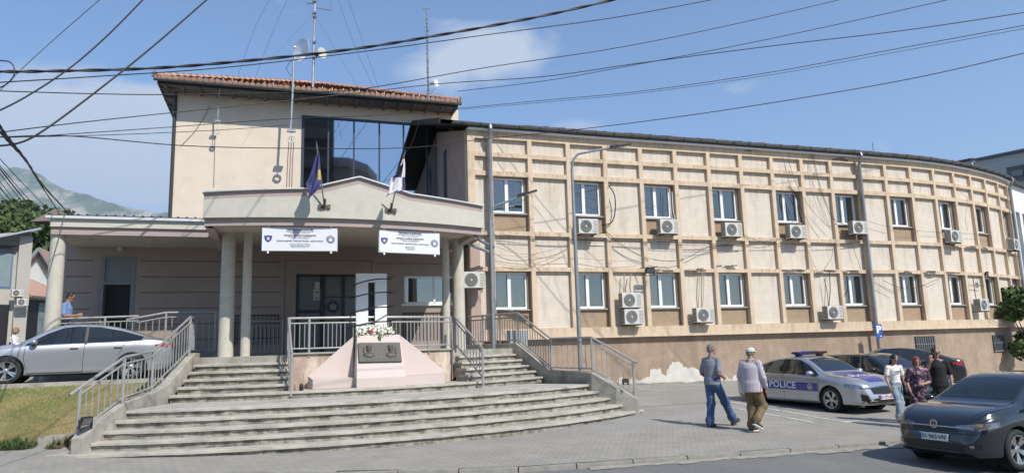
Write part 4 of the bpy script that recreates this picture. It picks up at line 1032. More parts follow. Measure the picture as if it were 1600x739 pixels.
def cloth(name, label, pix, Y0, mats_, mi=None, cat='flag', par=None, amp=.05, seed=0):
    """hanging cloth from rows of outline points (left,right) in sight-line measure"""
    rows = []; rng = random.Random(seed); n = 16
    for r_i, (xl, yl, xr_, yr) in enumerate(pix):
        row = []
        for k in range(n+1):
            t = k/n; x = lerp(xl,xr_,t); y = lerp(yl,yr,t)
            row.append(at(x,y,Y0+amp*sin(t*11+r_i*.7+seed)+.02*sin(t*23+r_i)))
        rows.append(row)
    # densify rows
    rr = []
    for A, B in zip(rows[:-1], rows[1:]):
        for q in range(4): rr.append([lerp(a,b_,q/4) for a,b_ in zip(A,B)])
    rr.append(rows[-1]); b = MB()
    for i in range(len(rr)-1):
        for j in range(n):
            b.m = mi(i/(len(rr)-1), (j+.5)/n) if mi else 0
            b.add([rr[i][j],rr[i][j+1],rr[i+1][j+1],rr[i+1][j]], [(0,1,2,3)])
    o = b.build(name, mats_, fix=False)
    bm = bmesh.new(); bm.from_mesh(o.data); bmesh.ops.remove_doubles(bm, verts=bm.verts, dist=.0005); bm.to_mesh(o.data); bm.free()
    o.data.polygons.foreach_set('use_smooth', [True]*len(o.data.polygons))
    s_ = o.modifiers.new('thickness','SOLIDIFY'); s_.thickness = .004
    return tag(o, label, cat, 'flags on the porch parapet')
blue = mat('flag_blue', (.055,.055,.17), .75, var=.1, vs=6); yel = mat('flag_yellow', (.50,.42,.06), .75, var=0); fw = mat('flag_white', (.72,.70,.74), .75, var=.04); fdark = mat('flag_dark', (.03,.03,.06), .8, var=0)
cloth('flag', 'blue flag with a yellow patch hanging limp from the left flagpole',
      [(496.5,236,498.5,237),(492,248,499.5,248),(488,262,500.5,262),(484,275,501.5,275),(477,288,502,287),(481,294,497,296),(482.5,304,491,302),(481.5,313,484,309)], 16.0, [blue,yel,fdark],
      mi=lambda v,u: 1 if (.32 < v < .50 and u > .78) else (2 if v > .93 else 0), seed=1)
cloth('flag', 'white and dark blue flag hanging from the right flagpole',
      [(629,250,632,248),(624,262,633,258),(618,274,633,268),(611,279,632.5,280),(609,288,633.5,290),(608,298,633,297),(607,303,620,300),(602,309,606,303)], 16.3, [fw,blue,fdark],
      mi=lambda v,u: (2 if (u < .7 and v > .1) else 0) if v < .38 else (1 if u > .82 or v > .9 else 0), seed=3)
# ================================================================ AIR CONDITIONERS
acw = mat('ac_white', (.56,.55,.515), .5, var=.04, vs=5, col2=(.5,.47,.42), c2s=4, c2p=(.6,.8)); acg = mat('ac_grille', (.10,.10,.10), .6, var=.1); acs = mat('ac_side_fins', (.30,.30,.29), .6, var=.1)
def make_ac(name='air_conditioner'):
    t = thing(name, '', 'air conditioner', (0,0,0), 0, 'air conditioner units on the office wing')
    b = MB(); b.box(-.39,.39,-.30,0,0,.54); b.build('casing', acw, t, bev=.012)
    b = MB(); Mf = Matrix.Translation((-.10,-.302,.27)) @ Matrix.Rotation(pi/2,4,'X'); b.lathe([(.225,-.002),(.225,.012),(.21,.014),(0,.004)], 28, Mf); g_ = b.build('fan_grille', acg, t)
    b = MB()
    for k in range(5): r = .05+.04*k; b.lathe([(r,.014),(r+.006,.019),(r+.012,.014)], 24, Mf)
    for k in range(8): b.beam(Mf @ Vector((.03*cos(k*pi/4),.03*sin(k*pi/4),.016)), Mf @ Vector((.215*cos(k*pi/4),.215*sin(k*pi/4),.016)), .006,.006)
    b.build('wire_guard', acs, t).parent = g_
    b = MB(); b.lathe([(0,.024),(.035,.022),(.035,.01)], 12, Mf); b.build('fan_hub', acw, t).parent = g_
    b = MB()
    for k in range(9): b.box(.20,.37,-.304,-.299,.06+.05*k,.085+.05*k)
    b.build('front_louvres', acs, t)
    b = MB()
    for k in range(10): b.box(-.394,-.388,-.29,-.02,.04+.05*k,.07+.05*k)
    b.box(-.3,.3,-.29,-.1,.541,.545); b.build('side_fins', acg, t)
    b = MB()
    for x in (-.27,.27): b.box(x-.02,x+.02,-.31,.14,-.04,0)
    b.box(-.3,.3,-.28,-.24,-.03,-.005); b.build('wall_bracket', dark, t)
    return t
ac0 = make_ac(); used = [0]
def put_ac(i, s, z, label, out=.06, fc=True, Mx=None, rot=0):
    o = ac0 if not used[0] else copy_tree(ac0); used[0] = 1
    if Mx is None:
        A = PT[i]; B = PT[i+1]; t = (B-A).normalized(); n = Vector((-t.y,t.x)); q = A+t*s-n*out
        o.location = (q.x,q.y,z); o.rotation_euler = (0,0,math.atan2(t.y,t.x)+rot)
    else: o.location = Mx[0]; o.rotation_euler = (0,0,Mx[1])
    o['label'] = label; return o
# i = bay index in PT
put_ac(3, .62, 5.98, 'upper storey air conditioner behind the tall street lamp, under the second window')
put_ac(5, .95, 6.05, 'upper storey air conditioner with a small dark sticker at the third upper window sill')
put_ac(7, .78, 6.0, 'upper storey air conditioner under the tilted fourth upper window')
put_ac(9, .80, 6.0, 'upper storey air conditioner under the fifth upper window with cables hanging over it')
put_ac(11, 1.0, 6.25, 'upper storey air conditioner just left of the second long drainpipe')
put_ac(15, .62, 6.05, 'upper storey air conditioner under the eighth upper window counted from the left')
put_ac(19, .45, 6.0, 'upper storey air conditioner at the far right corner of the wing')
put_ac(4, .70, 3.30, 'top unit of the two stacked air conditioners left of the floodlight')
put_ac(4, .76, 2.70, 'bottom unit of the two stacked air conditioners, just above the base band')
put_ac(6, .74, 2.72, 'lower storey air conditioner low on the blank panel right of the floodlight')
put_ac(10, .76, 2.74, 'lower storey air conditioner above the police car, left of the second drainpipe')
put_ac(16, .66, 3.0, 'lower storey air conditioner under a black cable bracket near the far right end')
put_ac(0, -.02, 4.0, 'air conditioner at the corner between the porch column and the first drainpipe', out=.3)
# pipes and cables to the units: parts of the wing
def fcable(pts, r=.012, name='cable', m=black, par=wing):
    P = [Vector(p) for p in pts]; q = []
    for i in range(len(P)-1):
        p0 = P[max(i-1,0)]; p1 = P[i]; p2 = P[i+1]; p3 = P[min(i+2,len(P)-1)]
        for k in range(6):
            t = k/6; q.append(.5*((2*p1)+(-p0+p2)*t+(2*p0-5*p1+4*p2-p3)*t*t+(-p0+3*p1-3*p2+p3)*t*t*t))
    q.append(P[-1]); b = MB(); b.tube(q, r, 5); return b.build(name, m, par, world=True)
def onwall(px, py, off=.06):       # point on the wing wall plane for a sight line
    r = ray(px, py); best = None
    for i in range(len(PT)-1):
        A, B = PT[i], PT[i+1]; d = B-A; n = Vector((-d.y,d.x)).normalized(); A2 = A-n*off
        den = r.x*n.x+r.y*n.y; t = (A2.x*n.x+A2.y*n.y)/den; P = Vector((r.x*t, r.y*t)); s = (P-A2).dot(d)/d.dot(d)
        if -.02 <= s <= 1.02 or (i == 0 and s < 0) : best = (P.x,P.y,CAMH+r.z*t); break
    if best is None:
        return at(px,py,35)
    return Vector(best)
cab = mat('weathered_cable', (.05,.045,.04), .7, var=.1); cabt = mat('beige_cable', (.36,.27,.18), .8, var=.1)
for pts, r, m in [
    ([(951,290),(960,305),(961,330),(955,348),(940,352)], .022, black),
    ([(1050,300),(1052,330),(1056,350),(1054,365)], .016, wpaint), ([(1046,295),(1048,330),(1053,352),(1048,366),(1040,368)], .014, wpaint),
    ([(975,427),(975,450),(974,462)], .018, brownp), ([(986,427),(984,445),(986,461)], .022, brownp),
    ([(1097,421),(1096,450),(1096,478),(1095,488)], .02, brownp), ([(1100,424),(1099,460),(1097,486)], .012, cabt),
    ([(1296,425),(1297,455),(1294,485)], .018, cab), ([(1288,436),(1293,460),(1294,485)], .014, cab),
    ([(1239,297),(1247,312),(1249,335),(1256,350)], .022, black), ([(1232,290),(1238,300),(1236,312),(1243,330)], .014, black),
    ([(1520,433),(1523,455),(1526,470)], .016, cab), ([(1515,446),(1537,446)], .016, cab), ([(1325,440),(1323,455),(1320,462)], .012, black),
    ([(780,371),(860,374),(950,376),(1060,379),(1160,383),(1215,381),(1290,383),(1350,377)], .012, cab),
    ([(780,366),(850,372),(940,375),(1050,382),(1160,385)], .009, cab),
    ([(775,385),(800,394),(830,397),(870,388),(897,376)], .009, cabt), ([(777,398),(830,402),(900,403),(950,407),(1000,407)], .008, cabt),
    ([(777,412),(820,416),(860,403),(890,388)], .009, cabt), ([(945,360),(975,385),(1008,402),(1045,408),(1075,402),(1110,385),(1163,383)], .011, cab),
    ([(950,372),(1000,400),(1050,409)], .008, cabt), ([(1075,391),(1110,387),(1160,384)], .008, cab),
    ([(1160,366),(1190,377),(1230,371),(1262,374)], .009, cab), ([(1223,245),(1232,280),(1240,300),(1262,345),(1280,372)], .008, cab),
    ([(1232,250),(1245,290),(1270,330),(1300,360)], .008, cab), ([(1268,243),(1275,270),(1283,300),(1300,340),(1322,352)], .011, cab),
    ([(1271,245),(1279,280),(1288,310),(1305,345)], .008, cab), ([(1265,245),(1262,270),(1272,310),(1285,345)], .006, cab),
    ([(1262,390),(1280,425),(1300,400),(1297,372)], .007, cab), ([(1332,385),(1345,420)], .008, cab),
    ([(1352,345),(1400,357),(1450,362),(1510,365),(1550,368)], .007, cab), ([(1380,438),(1405,449),(1430,450),(1470,434)], .010, cab), ([(1365,441),(1398,456)], .008, cab),
    ([(1500,300),(1512,312),(1508,340),(1512,360)], .007, cab), ([(1538,492),(1552,502),(1566,508)], .008, cab), ([(1340,300),(1346,320),(1344,345)], .008, cab)]:
    fcable([onwall(x, y, .05+ (.04 if k % 2 else .0)) for k,(x,y) in enumerate(pts)], r, m=m)
# ================================================================ FLOODLIGHTS
def flood(P, rz, label, s=1.0, up=-.5):
    t = thing('floodlight', label, 'floodlight', P, rz, 'floodlights'); Mx = Matrix.Rotation(up,4,'X')
    b = MB(); b.box(-.13*s,.13*s,-.04*s,.02*s,-.09*s,.09*s,Mx); b.build('housing', black, t, bev=.006)
    b = MB(); b.box(-.11*s,.11*s,-.047*s,-.041*s,-.07*s,.07*s,Mx); b.build('lens', mat('flood_lens', (.12,.12,.12), .1, var=0), t)
    b = MB(); b.box(-.15*s,-.135*s,-.03,.03,-.15*s,.03); b.box(.135*s,.15*s,-.03,.03,-.15*s,.03); b.box(-.15*s,.15*s,-.03,.03,-.165*s,-.15*s); b.build('bracket', dark, t)
    return t
flood(onwall(1015,422,.4), TH, 'black floodlight on an arm under the ledge right of the stacked air conditioners', 1.3, .5)
b = MB(); b.tube([onwall(1000,419,.1), onwall(1015,419,.4), onwall(1028,416,.5)], .015, 5); b.build('lamp_arm', dark, wing, world=True)
flood(onwall(1541,427,.3), TH+.3, 'small dark floodlight on the wing near its far right end', 1.0, .6)
fl1 = W(-4.5,-12.15,1.02); flood(fl1+Vector((.02,-.12,-.12)), TH+.9, 'black floodlight leaning on the foot of the left stair railing', .85, .35)
flood(W(7.3,-10.9,1.08), TH-1.2, 'small black floodlight at the foot of the right stair railing', .6, .3)
# ================================================================ STREET LAMPS
def street_lamp(base, ztop_, armv, label, r=.07):
    t = thing('street_lamp', label, 'street lamp', base, 0, 'street lamps'); H_ = ztop_-base.z
    b = MB(); b.tube([(0,0,0),(0,0,H_*.5),(0,0,H_-.5)], [r,r*.85,r*.62], 12); b.lathe([(.16,0),(.16,.02),(0,.02)], 12); b.build('pole', galv, t, smooth=True)
    a = Vector(armv); pts = [Vector((0,0,H_-.5))]
    for k in range(1,7):
        q = pi/2*k/6; pts.append(Vector((a.x*.18*(1-cos(q)), a.y*.18*(1-cos(q)), H_-.5+.5*sin(q))))
    pts.append(Vector((a.x*.85, a.y*.85, H_+a.z*.85)))
    b = MB(); b.tube(pts, r*.5, 8); b.build('arm', galv, t, smooth=True)
    d = a.normalized(); e = Vector((a.x, a.y, H_+a.z))
    b = MB(); Mh = Matrix.Translation(e-d*.22) @ d.to_track_quat('X','Z').to_matrix().to_4x4()
    b.box(-.30,.32,-.10,.10,-.03,.02,Mh); b.box(-.34,-.05,-.06,.06,.0,.06,Mh); b.build('lamp_head', dark, t, bev=.012)
    b = MB(); b.box(-.05,.28,-.07,.07,-.036,-.031,Mh); b.build('led_panel', mat('led_panel', (.5,.5,.45), .3, var=0), t)
    return t
P = at(908,590,21); P.z = gz(P.x,P.y); street_lamp(P, at(898,240,21).z, (1.75,0,.22), 'tall grey street lamp in front of the office wing, arm reaching right')
P = at(770,500,22); P.z = 1.0; street_lamp(P, at(772,333,22).z+.25, (1.42,0,.42), 'shorter grey street lamp beside the first drainpipe with a thin slanted arm')
# ================================================================ PARKING SIGN
P = PT[12]; n_ = nrm(12); q = at(1373,517,29.0)
t = thing('parking_sign', 'blue square parking sign with a white P fixed to the second drainpipe', 'sign', q, R_(8))
b = MB(); b.box(-.14,.14,-.01,.01,-.27,.27); b.build('sign_plate', mat('sign_blue', (.02,.10,.42), .4, var=0), t)
me = text_mesh('P', .40, bold=.018); b = MB(); b.add([(v.co.x, -.014, v.co.y+.05) for v in me.vertices],[tuple(p.vertices) for p in me.polygons]); b.build('letter', white, t, fix=False)
b = MB(); b.box(.02,.10,-.014,-.011,-.22,-.19); b.build('small_mark', white, t)
b = MB(); b.tube([(0,.05,-2.6),(0,.05,.3)], .035, 8); b.build('post', galv, t) 
# ================================================================ MASTS
def yagi(b, p, L_, dirv, n=4):
    d = Vector(dirv).normalized(); b.tube([p, p+d*L_], .012, 5); s = d.cross(Vector((0,0,1))).normalized()
t = thing('antenna_mast', 'steel mast with the round grid dish on the left of the roof', 'antenna', atv(455,205,-.3), TH, 'antenna masts on the main block')
b = MB(); b.tube([atv(454,205,-.3), atv(457,150,-.3), atv(459,92,-.3)], .045, 8); b.build('mast', galv, t, world=True, smooth=True)
c = atv(474,80,-.35); dv = (Vector((-.55,-.8,.0))).normalized(); Q = dv.to_track_quat('Z','Y').to_matrix().to_4x4(); Md = Matrix.Translation(c) @ Q
b = MB()
gridm = mat('grid_dish_metal', (.62,.62,.60), .35, .5, var=.05)
for k in range(-9,10):
    x = k*.048; hh = math.sqrt(max(.0,.2-x*x)); 
    b.tube([(x, y_, .5*(x*x+y_*y_)) for y_ in [lerp(-hh,hh,q/8) for q in range(9)]], .013, 4, M=Md)
for hh in (-.3,-.1,.1,.3):
    ww = math.sqrt(max(0,.2-hh*hh)); b.tube([(x_, hh, .5*(x_*x_+hh*hh)) for x_ in [lerp(-ww,ww,q/8) for q in range(9)]], .008, 4, M=Md)
b.tube([(.447*cos(a), .447*sin(a), .1) for a in [2*pi*q/24 for q in range(25)]], .012, 4, M=Md)
b.tube([(0,0,0),(0,0,.4)], .02, 6, M=Md); b.ell((0,0,.42),(.06,.06,.05), Md); b.build('grid_dish', gridm, t, world=True)
b = MB(); b.box(-.16,.16,-.12,.05,-.05,.03); o = b.build('junction_plate', galv, t); 
b = MB(); b.tube([(0,-.05,-.03),(0,-.05,-.22)], .02, 6); b.lathe([(.09,-.03),(.16,-.03),(.165,.03),(.09,.03),(.09,-.03)], 20, Matrix.Translation((0,-.1,-.34)) @ Matrix.Rotation(pi/2,4,'X')); b.build('ring_device', mat('ring_white', (.5,.49,.45), .6, var=0), t)
b = MB(); b.tube([atv(459,92,-.4),atv(451,100,-.4),atv(447,108,-.4),atv(452,116,-.4),atv(457,120,-.32)], .012, 5); b.build('cable', black, t, world=True)
t = thing('antenna_mast', 'tallest slim mast with cross arms and guy wires, rising beside the grid dish', 'antenna', at(489,160,27), TH, 'antenna masts on the main block')
b = MB(); b.tube([at(488.5,150,27), at(490,80,27), at(492.5,-6,27)], [.055,.05,.04], 8); b.build('mast', galv, t, world=True, smooth=True)
b = MB(); b.tube([at(479.5,6.5,27), at(494,6,27)], .022, 5); b.tube([at(493,12.5,27), at(517,17,27)], .022, 5); b.tube([at(517,17,27), at(517.3,0,27)], .016, 5); b.tube([at(480,8,27),at(480,3,27)], .02, 5)
for yy in (2,20,26,66,90): b.box(-.08,.08,-.05,.05,-.04,.04, Matrix.Translation(at(491,yy,26.95)))
b.build('cross_arm', galv, t, world=True)
c = at(501,84,26.9); dv = Vector((.8,-.6,-.02)).normalized(); Md = Matrix.Translation(c) @ dv.to_track_quat('Z','Y').to_matrix().to_4x4()
b = MB(); b.lathe([(0,-.02),(.1,-.01),(.2,.06),(.22,.10),(.2,.10),(0,.06)], 20, Md); b.build('round_dish', mat('dish_cream', (.62,.58,.45), .5, var=0), t, world=True, smooth=True)
b = MB(); b.tube([c, at(493,88,27)], .05, 7); b.build('dish_arm', dark, t, world=True)
guy = mat('guy_wire', (.10,.10,.11), .6, var=0)
for e in ((420,97,24.3),(560,138,24.5),(598,146,25)):
    if e[0] == 598: continue
    b = MB(); b.tube([at(490,21,27), at(*e)], .006, 4); b.build('guy_wire', guy, t, world=True)
t = thing('antenna_mast', 'thin cluttered mast at the right end of the tiled roof with a small white dish', 'antenna', atv(669,156,-.2), TH, 'antenna masts on the main block')
b = MB(); b.tube([atv(669.5,158,-.2), atv(668,80,-.2), atv(666.5,14,-.2)], [.045,.04,.03], 7); b.build('mast', galv, t, world=True, smooth=True)
b = MB(); b.tube([atv(660.5,15,-.2), atv(671,14,-.2)], .02, 5)
rng = random.Random(8)
for yy in range(28,150,7):
    b.box(-.06,.06,-.04,.04,-.05,.05, Matrix.Translation(atv(668+rng.uniform(-1,1)+(yy-80)*.015,yy+rng.uniform(-2,2),-.24)) @ Matrix.Diagonal((.62,.62,.8,1)))
b.build('cable_clamps', mat('rusty_clamp', (.22,.20,.19), .8, var=.3), t, world=True)
c = atv(680,130.5,-.25); dv = Vector((.85,-.5,0)).normalized(); Md = Matrix.Translation(c) @ dv.to_track_quat('Z','Y').to_matrix().to_4x4()
b = MB(); b.lathe([(0,-.02),(.06,-.01),(.14,.04),(.15,.06),(0,.04)], 18, Md); b.build('round_dish', white, t, world=True, smooth=True)
b = MB(); b.tube([c, atv(671,130,-.2)], .035, 6); b.tube([atv(668,150,-.2),atv(674,146,-.2),atv(679,139,-.2)], .015, 5); b.tube([atv(661,148,-.2),atv(668,150,-.2)],.015,5); b.build('dish_arm', galv, t, world=True)
t = thing('wall_camera', 'thin vertical conduit with a small ring camera on the left part of the pale wall', 'camera', atv(340,190,.35), TH)
b = MB(); b.tube([atv(343,138,.0), atv(342,150,.3), atv(340,188,.35)], .03, 6); b.build('conduit', galv, t, world=True)
b = MB(); b.box(-.11,.11,-.08,.03,-.03,.03); b.build('junction_plate', galv, t)
b = MB(); b.lathe([(.05,-.03),(.095,-.03),(.10,.03),(.05,.03),(.05,-.03)], 18, Matrix.Translation((0,-.05,-.42)) @ Matrix.Rotation(pi/2,4,'X')); b.tube([(0,-.03,-.03),(0,-.03,-.33)],.012,5); b.build('ring_device', MATS['ring_white'], t)
b = MB()
for x0 in (452,456,460):
    b.tube([atv(x0,215,.76), atv(x0-2+random.uniform(-1,1),250,.77), atv(x0-4,292,.77)], .009, 4)
b.tube([atv(336,212,.77), atv(334,292,.77)], .008, 4); b.tube([atv(329,165,.77),atv(318,185,.77),atv(305,205,.77),atv(283,228,.77)], .008, 4)
b.build('wall_cable', cab, blk, world=True)
# ================================================================ OVERHEAD CABLES
def cable(pts, r, label, sag=0, kind=0, name='overhead_cable'):
    P = [at(*p) for p in pts]; q = []
    def outside(p): return p[0] < 0 or p[0] > 1600 or p[1] < 0
    for i in range(len(P)-1):
        p0 = P[max(i-1,0)]; p1 = P[i]; p2 = P[i+1]; p3 = P[min(i+2,len(P)-1)]
        for k in range(10):
            t = k/10; q.append(.5*((2*p1)+(-p0+p2)*t+(2*p0-5*p1+4*p2-p3)*t*t+(-p0+3*p1-3*p2+p3)*t*t*t))
    q.append(P[-1]); b = MB()
    if outside(pts[0]):
        d_ = (q[0]-q[1]).normalized(); q.insert(0, q[0]+d_*min(14, (q[0].y-1.5)/max(-d_.y, .01)))
    if outside(pts[-1]):
        d_ = (q[-1]-q[-2]).normalized(); q.append(q[-1]+d_*min(16, (q[-1].y-1.5)/max(-d_.y, .01)))
    if kind == 1:      # twisted bundle
        n = len(q)*3; qq = []
        for s_ in range(2):
            pp = []
            for k in range(n):
                f_ = k/(n-1)*(len(q)-1); i = min(int(f_), len(q)-2); c_0 = lerp(q[i], q[i+1], f_-i); a = f_*1.1+pi*s_
                pp.append(c_0+Vector((0, cos(a), sin(a)))*r*.5)
            b.tube(pp, r*.72, 5)
    else: b.tube(q, r, 5)
    o = b.build(name, mat('cable_black', (.015,.015,.017), .6, var=0)); return tag(o, label, 'cable', 'overhead cables')
cable([(-30,112,9),(60,112,9.4),(240,107,10),(400,94,10.4),(560,76,10.8),(700,53,11),(850,25,11.2),(985,-6,11.4)], .021, 'thickest twisted black cable sweeping over the whole left half of the sky', kind=1)
cable([(-30,131,9),(150,120,10),(350,106,11),(560,82,12),(760,55,12.5),(960,28,13),(1130,-3,13.5)], .009, 'thin cable just below the thickest twisted one')
cable([(-20,142,14),(150,147,16),(290,148,17),(520,143,19),(600,134,19),(760,106,20),(960,76,21),(1140,40,22),(1330,-4,23)], .013, 'cable that crosses the tiled roof and leaves at the top right')
cable([(715,143,24),(850,127,23),(980,104,22),(1160,70,21),(1330,34,20),(1500,-4,19)], .011, 'cable rising from the right end of the tiled roof to the top edge')
cable([(0,207,13),(140,190,15),(330,170,17),(520,150,19),(690,131,20),(850,120,20),(1000,99,19),(1200,73,18),(1420,47,17),(1640,14,16)], .012, 'long cable from the left edge past the eaves, upper of the pair leaving right')
cable([(0,215,14),(60,213,14),(250,200,17),(450,186,20),(600,180,22),(713,170,24),(850,157,23),(1000,143,22),(1200,114,20),(1400,77,19),(1640,33,17)], .010, 'long cable running over the right half just under its neighbour near the right edge')
cable([(713,172,24),(850,160,22.5),(1000,146,21.5),(1200,118,19.5),(1400,82,18.5),(1640,38,16.5)], .007, 'thin cable running close below a thicker one over the office wing')
cable([(-10,215,14),(110,213,15),(290,228,18),(460,232,20),(640,231,21),(760,217,22),(900,203,22),(1080,180,21),(1280,149,20),(1450,118,19),(1640,74,18)], .013, 'cable passing in front of the mirrored glass and low over the wing roof')
cable([(0,214,12),(60,214,13),(200,210,15),(350,203,18),(450,196,22)], .008, 'thin pair cable going to the ring camera on the pale wall')
cable([(-20,182,8),(40,152,8.3),(110,106,9),(170,54,9.3),(235,-12,9.6)], .011, 'black cable rising steeply from the left edge, left of its neighbour')
cable([(-10,229,8),(35,222,8.2),(80,196,8.6),(160,136,9),(240,72,9.5),(330,-6,10)], .013, 'longer black cable rising steeply across the cloud on the left')
cable([(-10,152,9),(30,112,9.3),(80,66,9.7),(165,-8,10)], .006, 'thinnest cable rising steeply at the top left corner')
cable([(-8,185,7),(10,212,7.6),(40,250,9),(70,293,13),(112,338,20.6)], .017, 'thick twisted cable going down from the left edge to the porch roof', kind=1)
cable([(-8,196,7),(14,222,7.6),(42,253,9),(62,286,13),(92,332,20.6)], .014, 'second twisted cable going down to the little cap on the porch roof', kind=1)
for k, (a, bb, r) in enumerate([((-6,242),(78,330),.007),((-6,252),(66,335),.007),((-6,256),(60,338),.011),((-6,264),(52,336),.007),((-6,276),(45,340),.006),((-6,286),(40,338),.010),((-6,296),(30,338),.006),((-6,306),(34,322),.005)]):
    names = ['uppermost','second','thick third','fourth','fifth','thick sixth','seventh','lowest']
    cable([(a[0],a[1],10),(lerp(a[0],bb[0],.5),lerp(a[1],bb[1],.5)+1,13),(bb[0],bb[1],21)], r, names[k]+' of the thin cables falling before the mountain at the left edge')
cable([(-6,140,6),(10,132,6),(21,120,6),(22,106,6),(14,97,6),(-6,95,6)], .006, 'looped end of wire at the left edge below the insulator')
cable([(700,228,24),(704,250,24),(716,285,24),(727,312,24)], .007, 'thin wire hanging down the pink side wall of the wing') 
for k,(a_,b_,c_x) in enumerate([((372,92),(400,40),(425,-6)),((400,92),(432,36),(452,-6))]):
    cable([(a_[0],a_[1]+26,40),(b_[0],b_[1],41),(c_x[0],c_x[1],42)], .008, ['left','right'][k]+' of the two faint far wires slanting up left of the antenna masts')
for k,(a_,b_,c_x) in enumerate([((526,-6),(556,76),(585,140)),((542,-6),(568,70),(592,140))]):
    cable([(a_[0],a_[1],40),(b_[0],b_[1],41),(c_x[0],c_x[1],42)], .008, ['left','right'][k]+' of the two faint far wires falling between the masts')
cable([(655,190,22),(640,230,22),(600,283,22)], .008, 'wire slanting down to the porch roof before the mirrored glass')
# ================================================================ BACKGROUND
def mountain():
    rng = random.Random(2)
    sil = [(-60,262),(0,262),(15,265),(30,268),(45,275),(60,287),(75,293),(90,298),(105,302),(120,304),(135,310),(150,315),(175,322),(200,327),(230,331),(270,335),(330,340),(420,344)]
    def hy(px):
        for (a,ya),(b_,yb) in zip(sil[:-1],sil[1:]):
            if a <= px <= b_: return lerp(ya,yb,(px-a)/(b_-a))
        return sil[-1][1] if px > 0 else sil[0][1]
    from mathutils import noise
    rows = []; D0, D1 = 3200, 5600
    cols = [-300+7*k for k in range(110)]
    for r in range(34):
        t = r/33; D = lerp(D0,D1,t); row = []
        for px in cols:
            yy = hy(max(-60,min(420,px))); top = at(px, yy, D1); base_z = -5
            prof = (t**1.35)*(1-.06*sin(t*9))
            X = (at(px,560,D)).x
            ridge = noise.fractal(Vector((X*.0022, D*.0012, 1.3)), 1.0, 2.1, 6)*170*(t*(1-t)*3+.08*t)
            z = lerp(base_z, top.z, prof)+ridge+(noise.noise(Vector((X*.02,D*.01,2)))*18*t if t < 1 else 0)
            if t > .98: z = top.z+noise.noise(Vector((X*.012,7,2)))*22
            row.append((X, D, z))
        rows.append(row)
    rows.append([(p[0],p[1]+900,-5) for p in rows[-1]])
    m = mat('mountain_slope', (.10,.125,.075), .95, var=.25, vs=.006, col2=(.36,.33,.28), c2s=.0045, c2p=(.47,.60))
    b = MB(); b.grid(rows); o = b.build('mountain', m, smooth=60, fix=False); 
    if o.data.polygons[0].normal.z < 0: o.data.flip_normals()
    tag(o, kind='structure')
mountain()
# wooded hill on the left
def leafcloud(b, c, r, n, size, rng, squash=.8):
    for k in range(n):
        d = Vector((rng.gauss(0,1),rng.gauss(0,1),rng.gauss(0,1))).normalized()*(rng.random()**.35)
        p = Vector((c[0]+d.x*r, c[1]+d.y*r, c[2]+d.z*r*squash)); q = Vector((rng.uniform(-1,1),rng.uniform(-1,1),rng.uniform(-.6,1))).normalized()
        x = q.orthogonal().normalized(); y = q.cross(x); s_ = size*rng.uniform(.6,1.4)
        b.m = 1 if rng.random() < .35 else 0
        b.add([p-x*s_-y*s_*.4, p+x*s_*.2-y*s_, p+x*s_+y*s_*.3, p-x*s_*.2+y*s_], [(0,1,2,3)])
leafs = [mat('leaf_dark', (.045,.075,.022), .9, var=.4, vs=1.5), mat('leaf_light', (.085,.13,.035), .9, var=.3, vs=1.5)]
def tree(name, label, base, h, r, n, size, group=None, seed=0, clumps=9, m=None, low=.35):
    rng = random.Random(seed); t = thing(name, label, 'tree', base, 0, group)
    b = MB(); b.tube([(0,0,-.3),(.05*h*rng.uniform(-1,1),0,h*.4),(0,0,h*.75)], [r*.09,r*.06,r*.02], 7)
    for k in range(4):
        a = rng.uniform(0,6.28); b.tube([(0,0,h*.35),(r*.5*cos(a),r*.5*sin(a),h*.65)], [r*.04,r*.012], 5)
    b.build('trunk', mat('bark', (.09,.07,.05), .95, var=.3), t)
    b = MB()
    for k in range(clumps):
        a = rng.uniform(0,6.28); q = rng.random()**.6*r*.62; z = rng.uniform(low+.1,.88)*h
        leafcloud(b, (q*cos(a), q*sin(a), z), r*rng.uniform(.32,.55), n//clumps, size, rng)
    b.build('crown', m or leafs, t, fix=False); return t
hill = MB(); rows = []
for r in range(14):
    Y = 75+r*16; row = []
    for k in range(30):
        X = -150+k*7.5; z = min(1, r/9)*21*max(0, min(1, (-20-X*.0-Y*.42-X)/38))*(1+.12*sin(X*.11+Y*.05)); row.append((X,Y,.6+z))
    rows.append(row)
hill.grid(rows); o = hill.build('hill', mat('hill_grass', (.07,.10,.03), .95, var=.3, vs=.3), fix=False, smooth=60)
if o.data.polygons[0].normal.z < 0: o.data.flip_normals()
tag(o, kind='structure')
rng = random.Random(17); spots = []
TL = [(4,350,95),(18,345,90),(33,352,86),(47,340,98),(60,350,84),(73,362,80),(66,378,72),(50,372,76),(30,378,74),(-8,362,85),(79,378,70),(44,358,110),(10,372,78)]
desc = ['at the left edge of the photo, behind the grey house','pale green, second from the left edge','dark, in front of the others above the grey roof','tall dark one in the middle of the wooded hill','rounded, right of the tall dark one','low, touching the corner of the porch roof','low bright, behind the white cottage chimney','broad, just above the house gutter','small, above the sloping grey roof','half cut off by the left edge','lowest one, right beside the porch column top','far one on the hill crest','squat one behind the grey roof ridge']
for k,(px,py,Y) in enumerate(TL):
    P = at(px,py,Y); h = 9+rng.random()*3; P.z -= h*.72
    tree('hillside_tree', 'hillside tree '+desc[k], P, h, 4.2, 1500, .30, 'trees on the hill behind the houses', seed=k, clumps=9, low=.15)
# grey modern house, left
hg = mat('house_grey', (.40,.375,.33), .9, var=.06, vs=1)
def pbox(b, x0,x1, y0,y1, z0,z1): b.box(x0,x1,y0,y1,z0,z1)
t = thing('grey_house', 'grey rendered modern house with a slanted metal roof edge and blue framed windows', 'house', (-26,30,ZF), R_(-8))
M0 = gmat(t).inverted()
xe_t = at(40,365,31).x
b = MB()
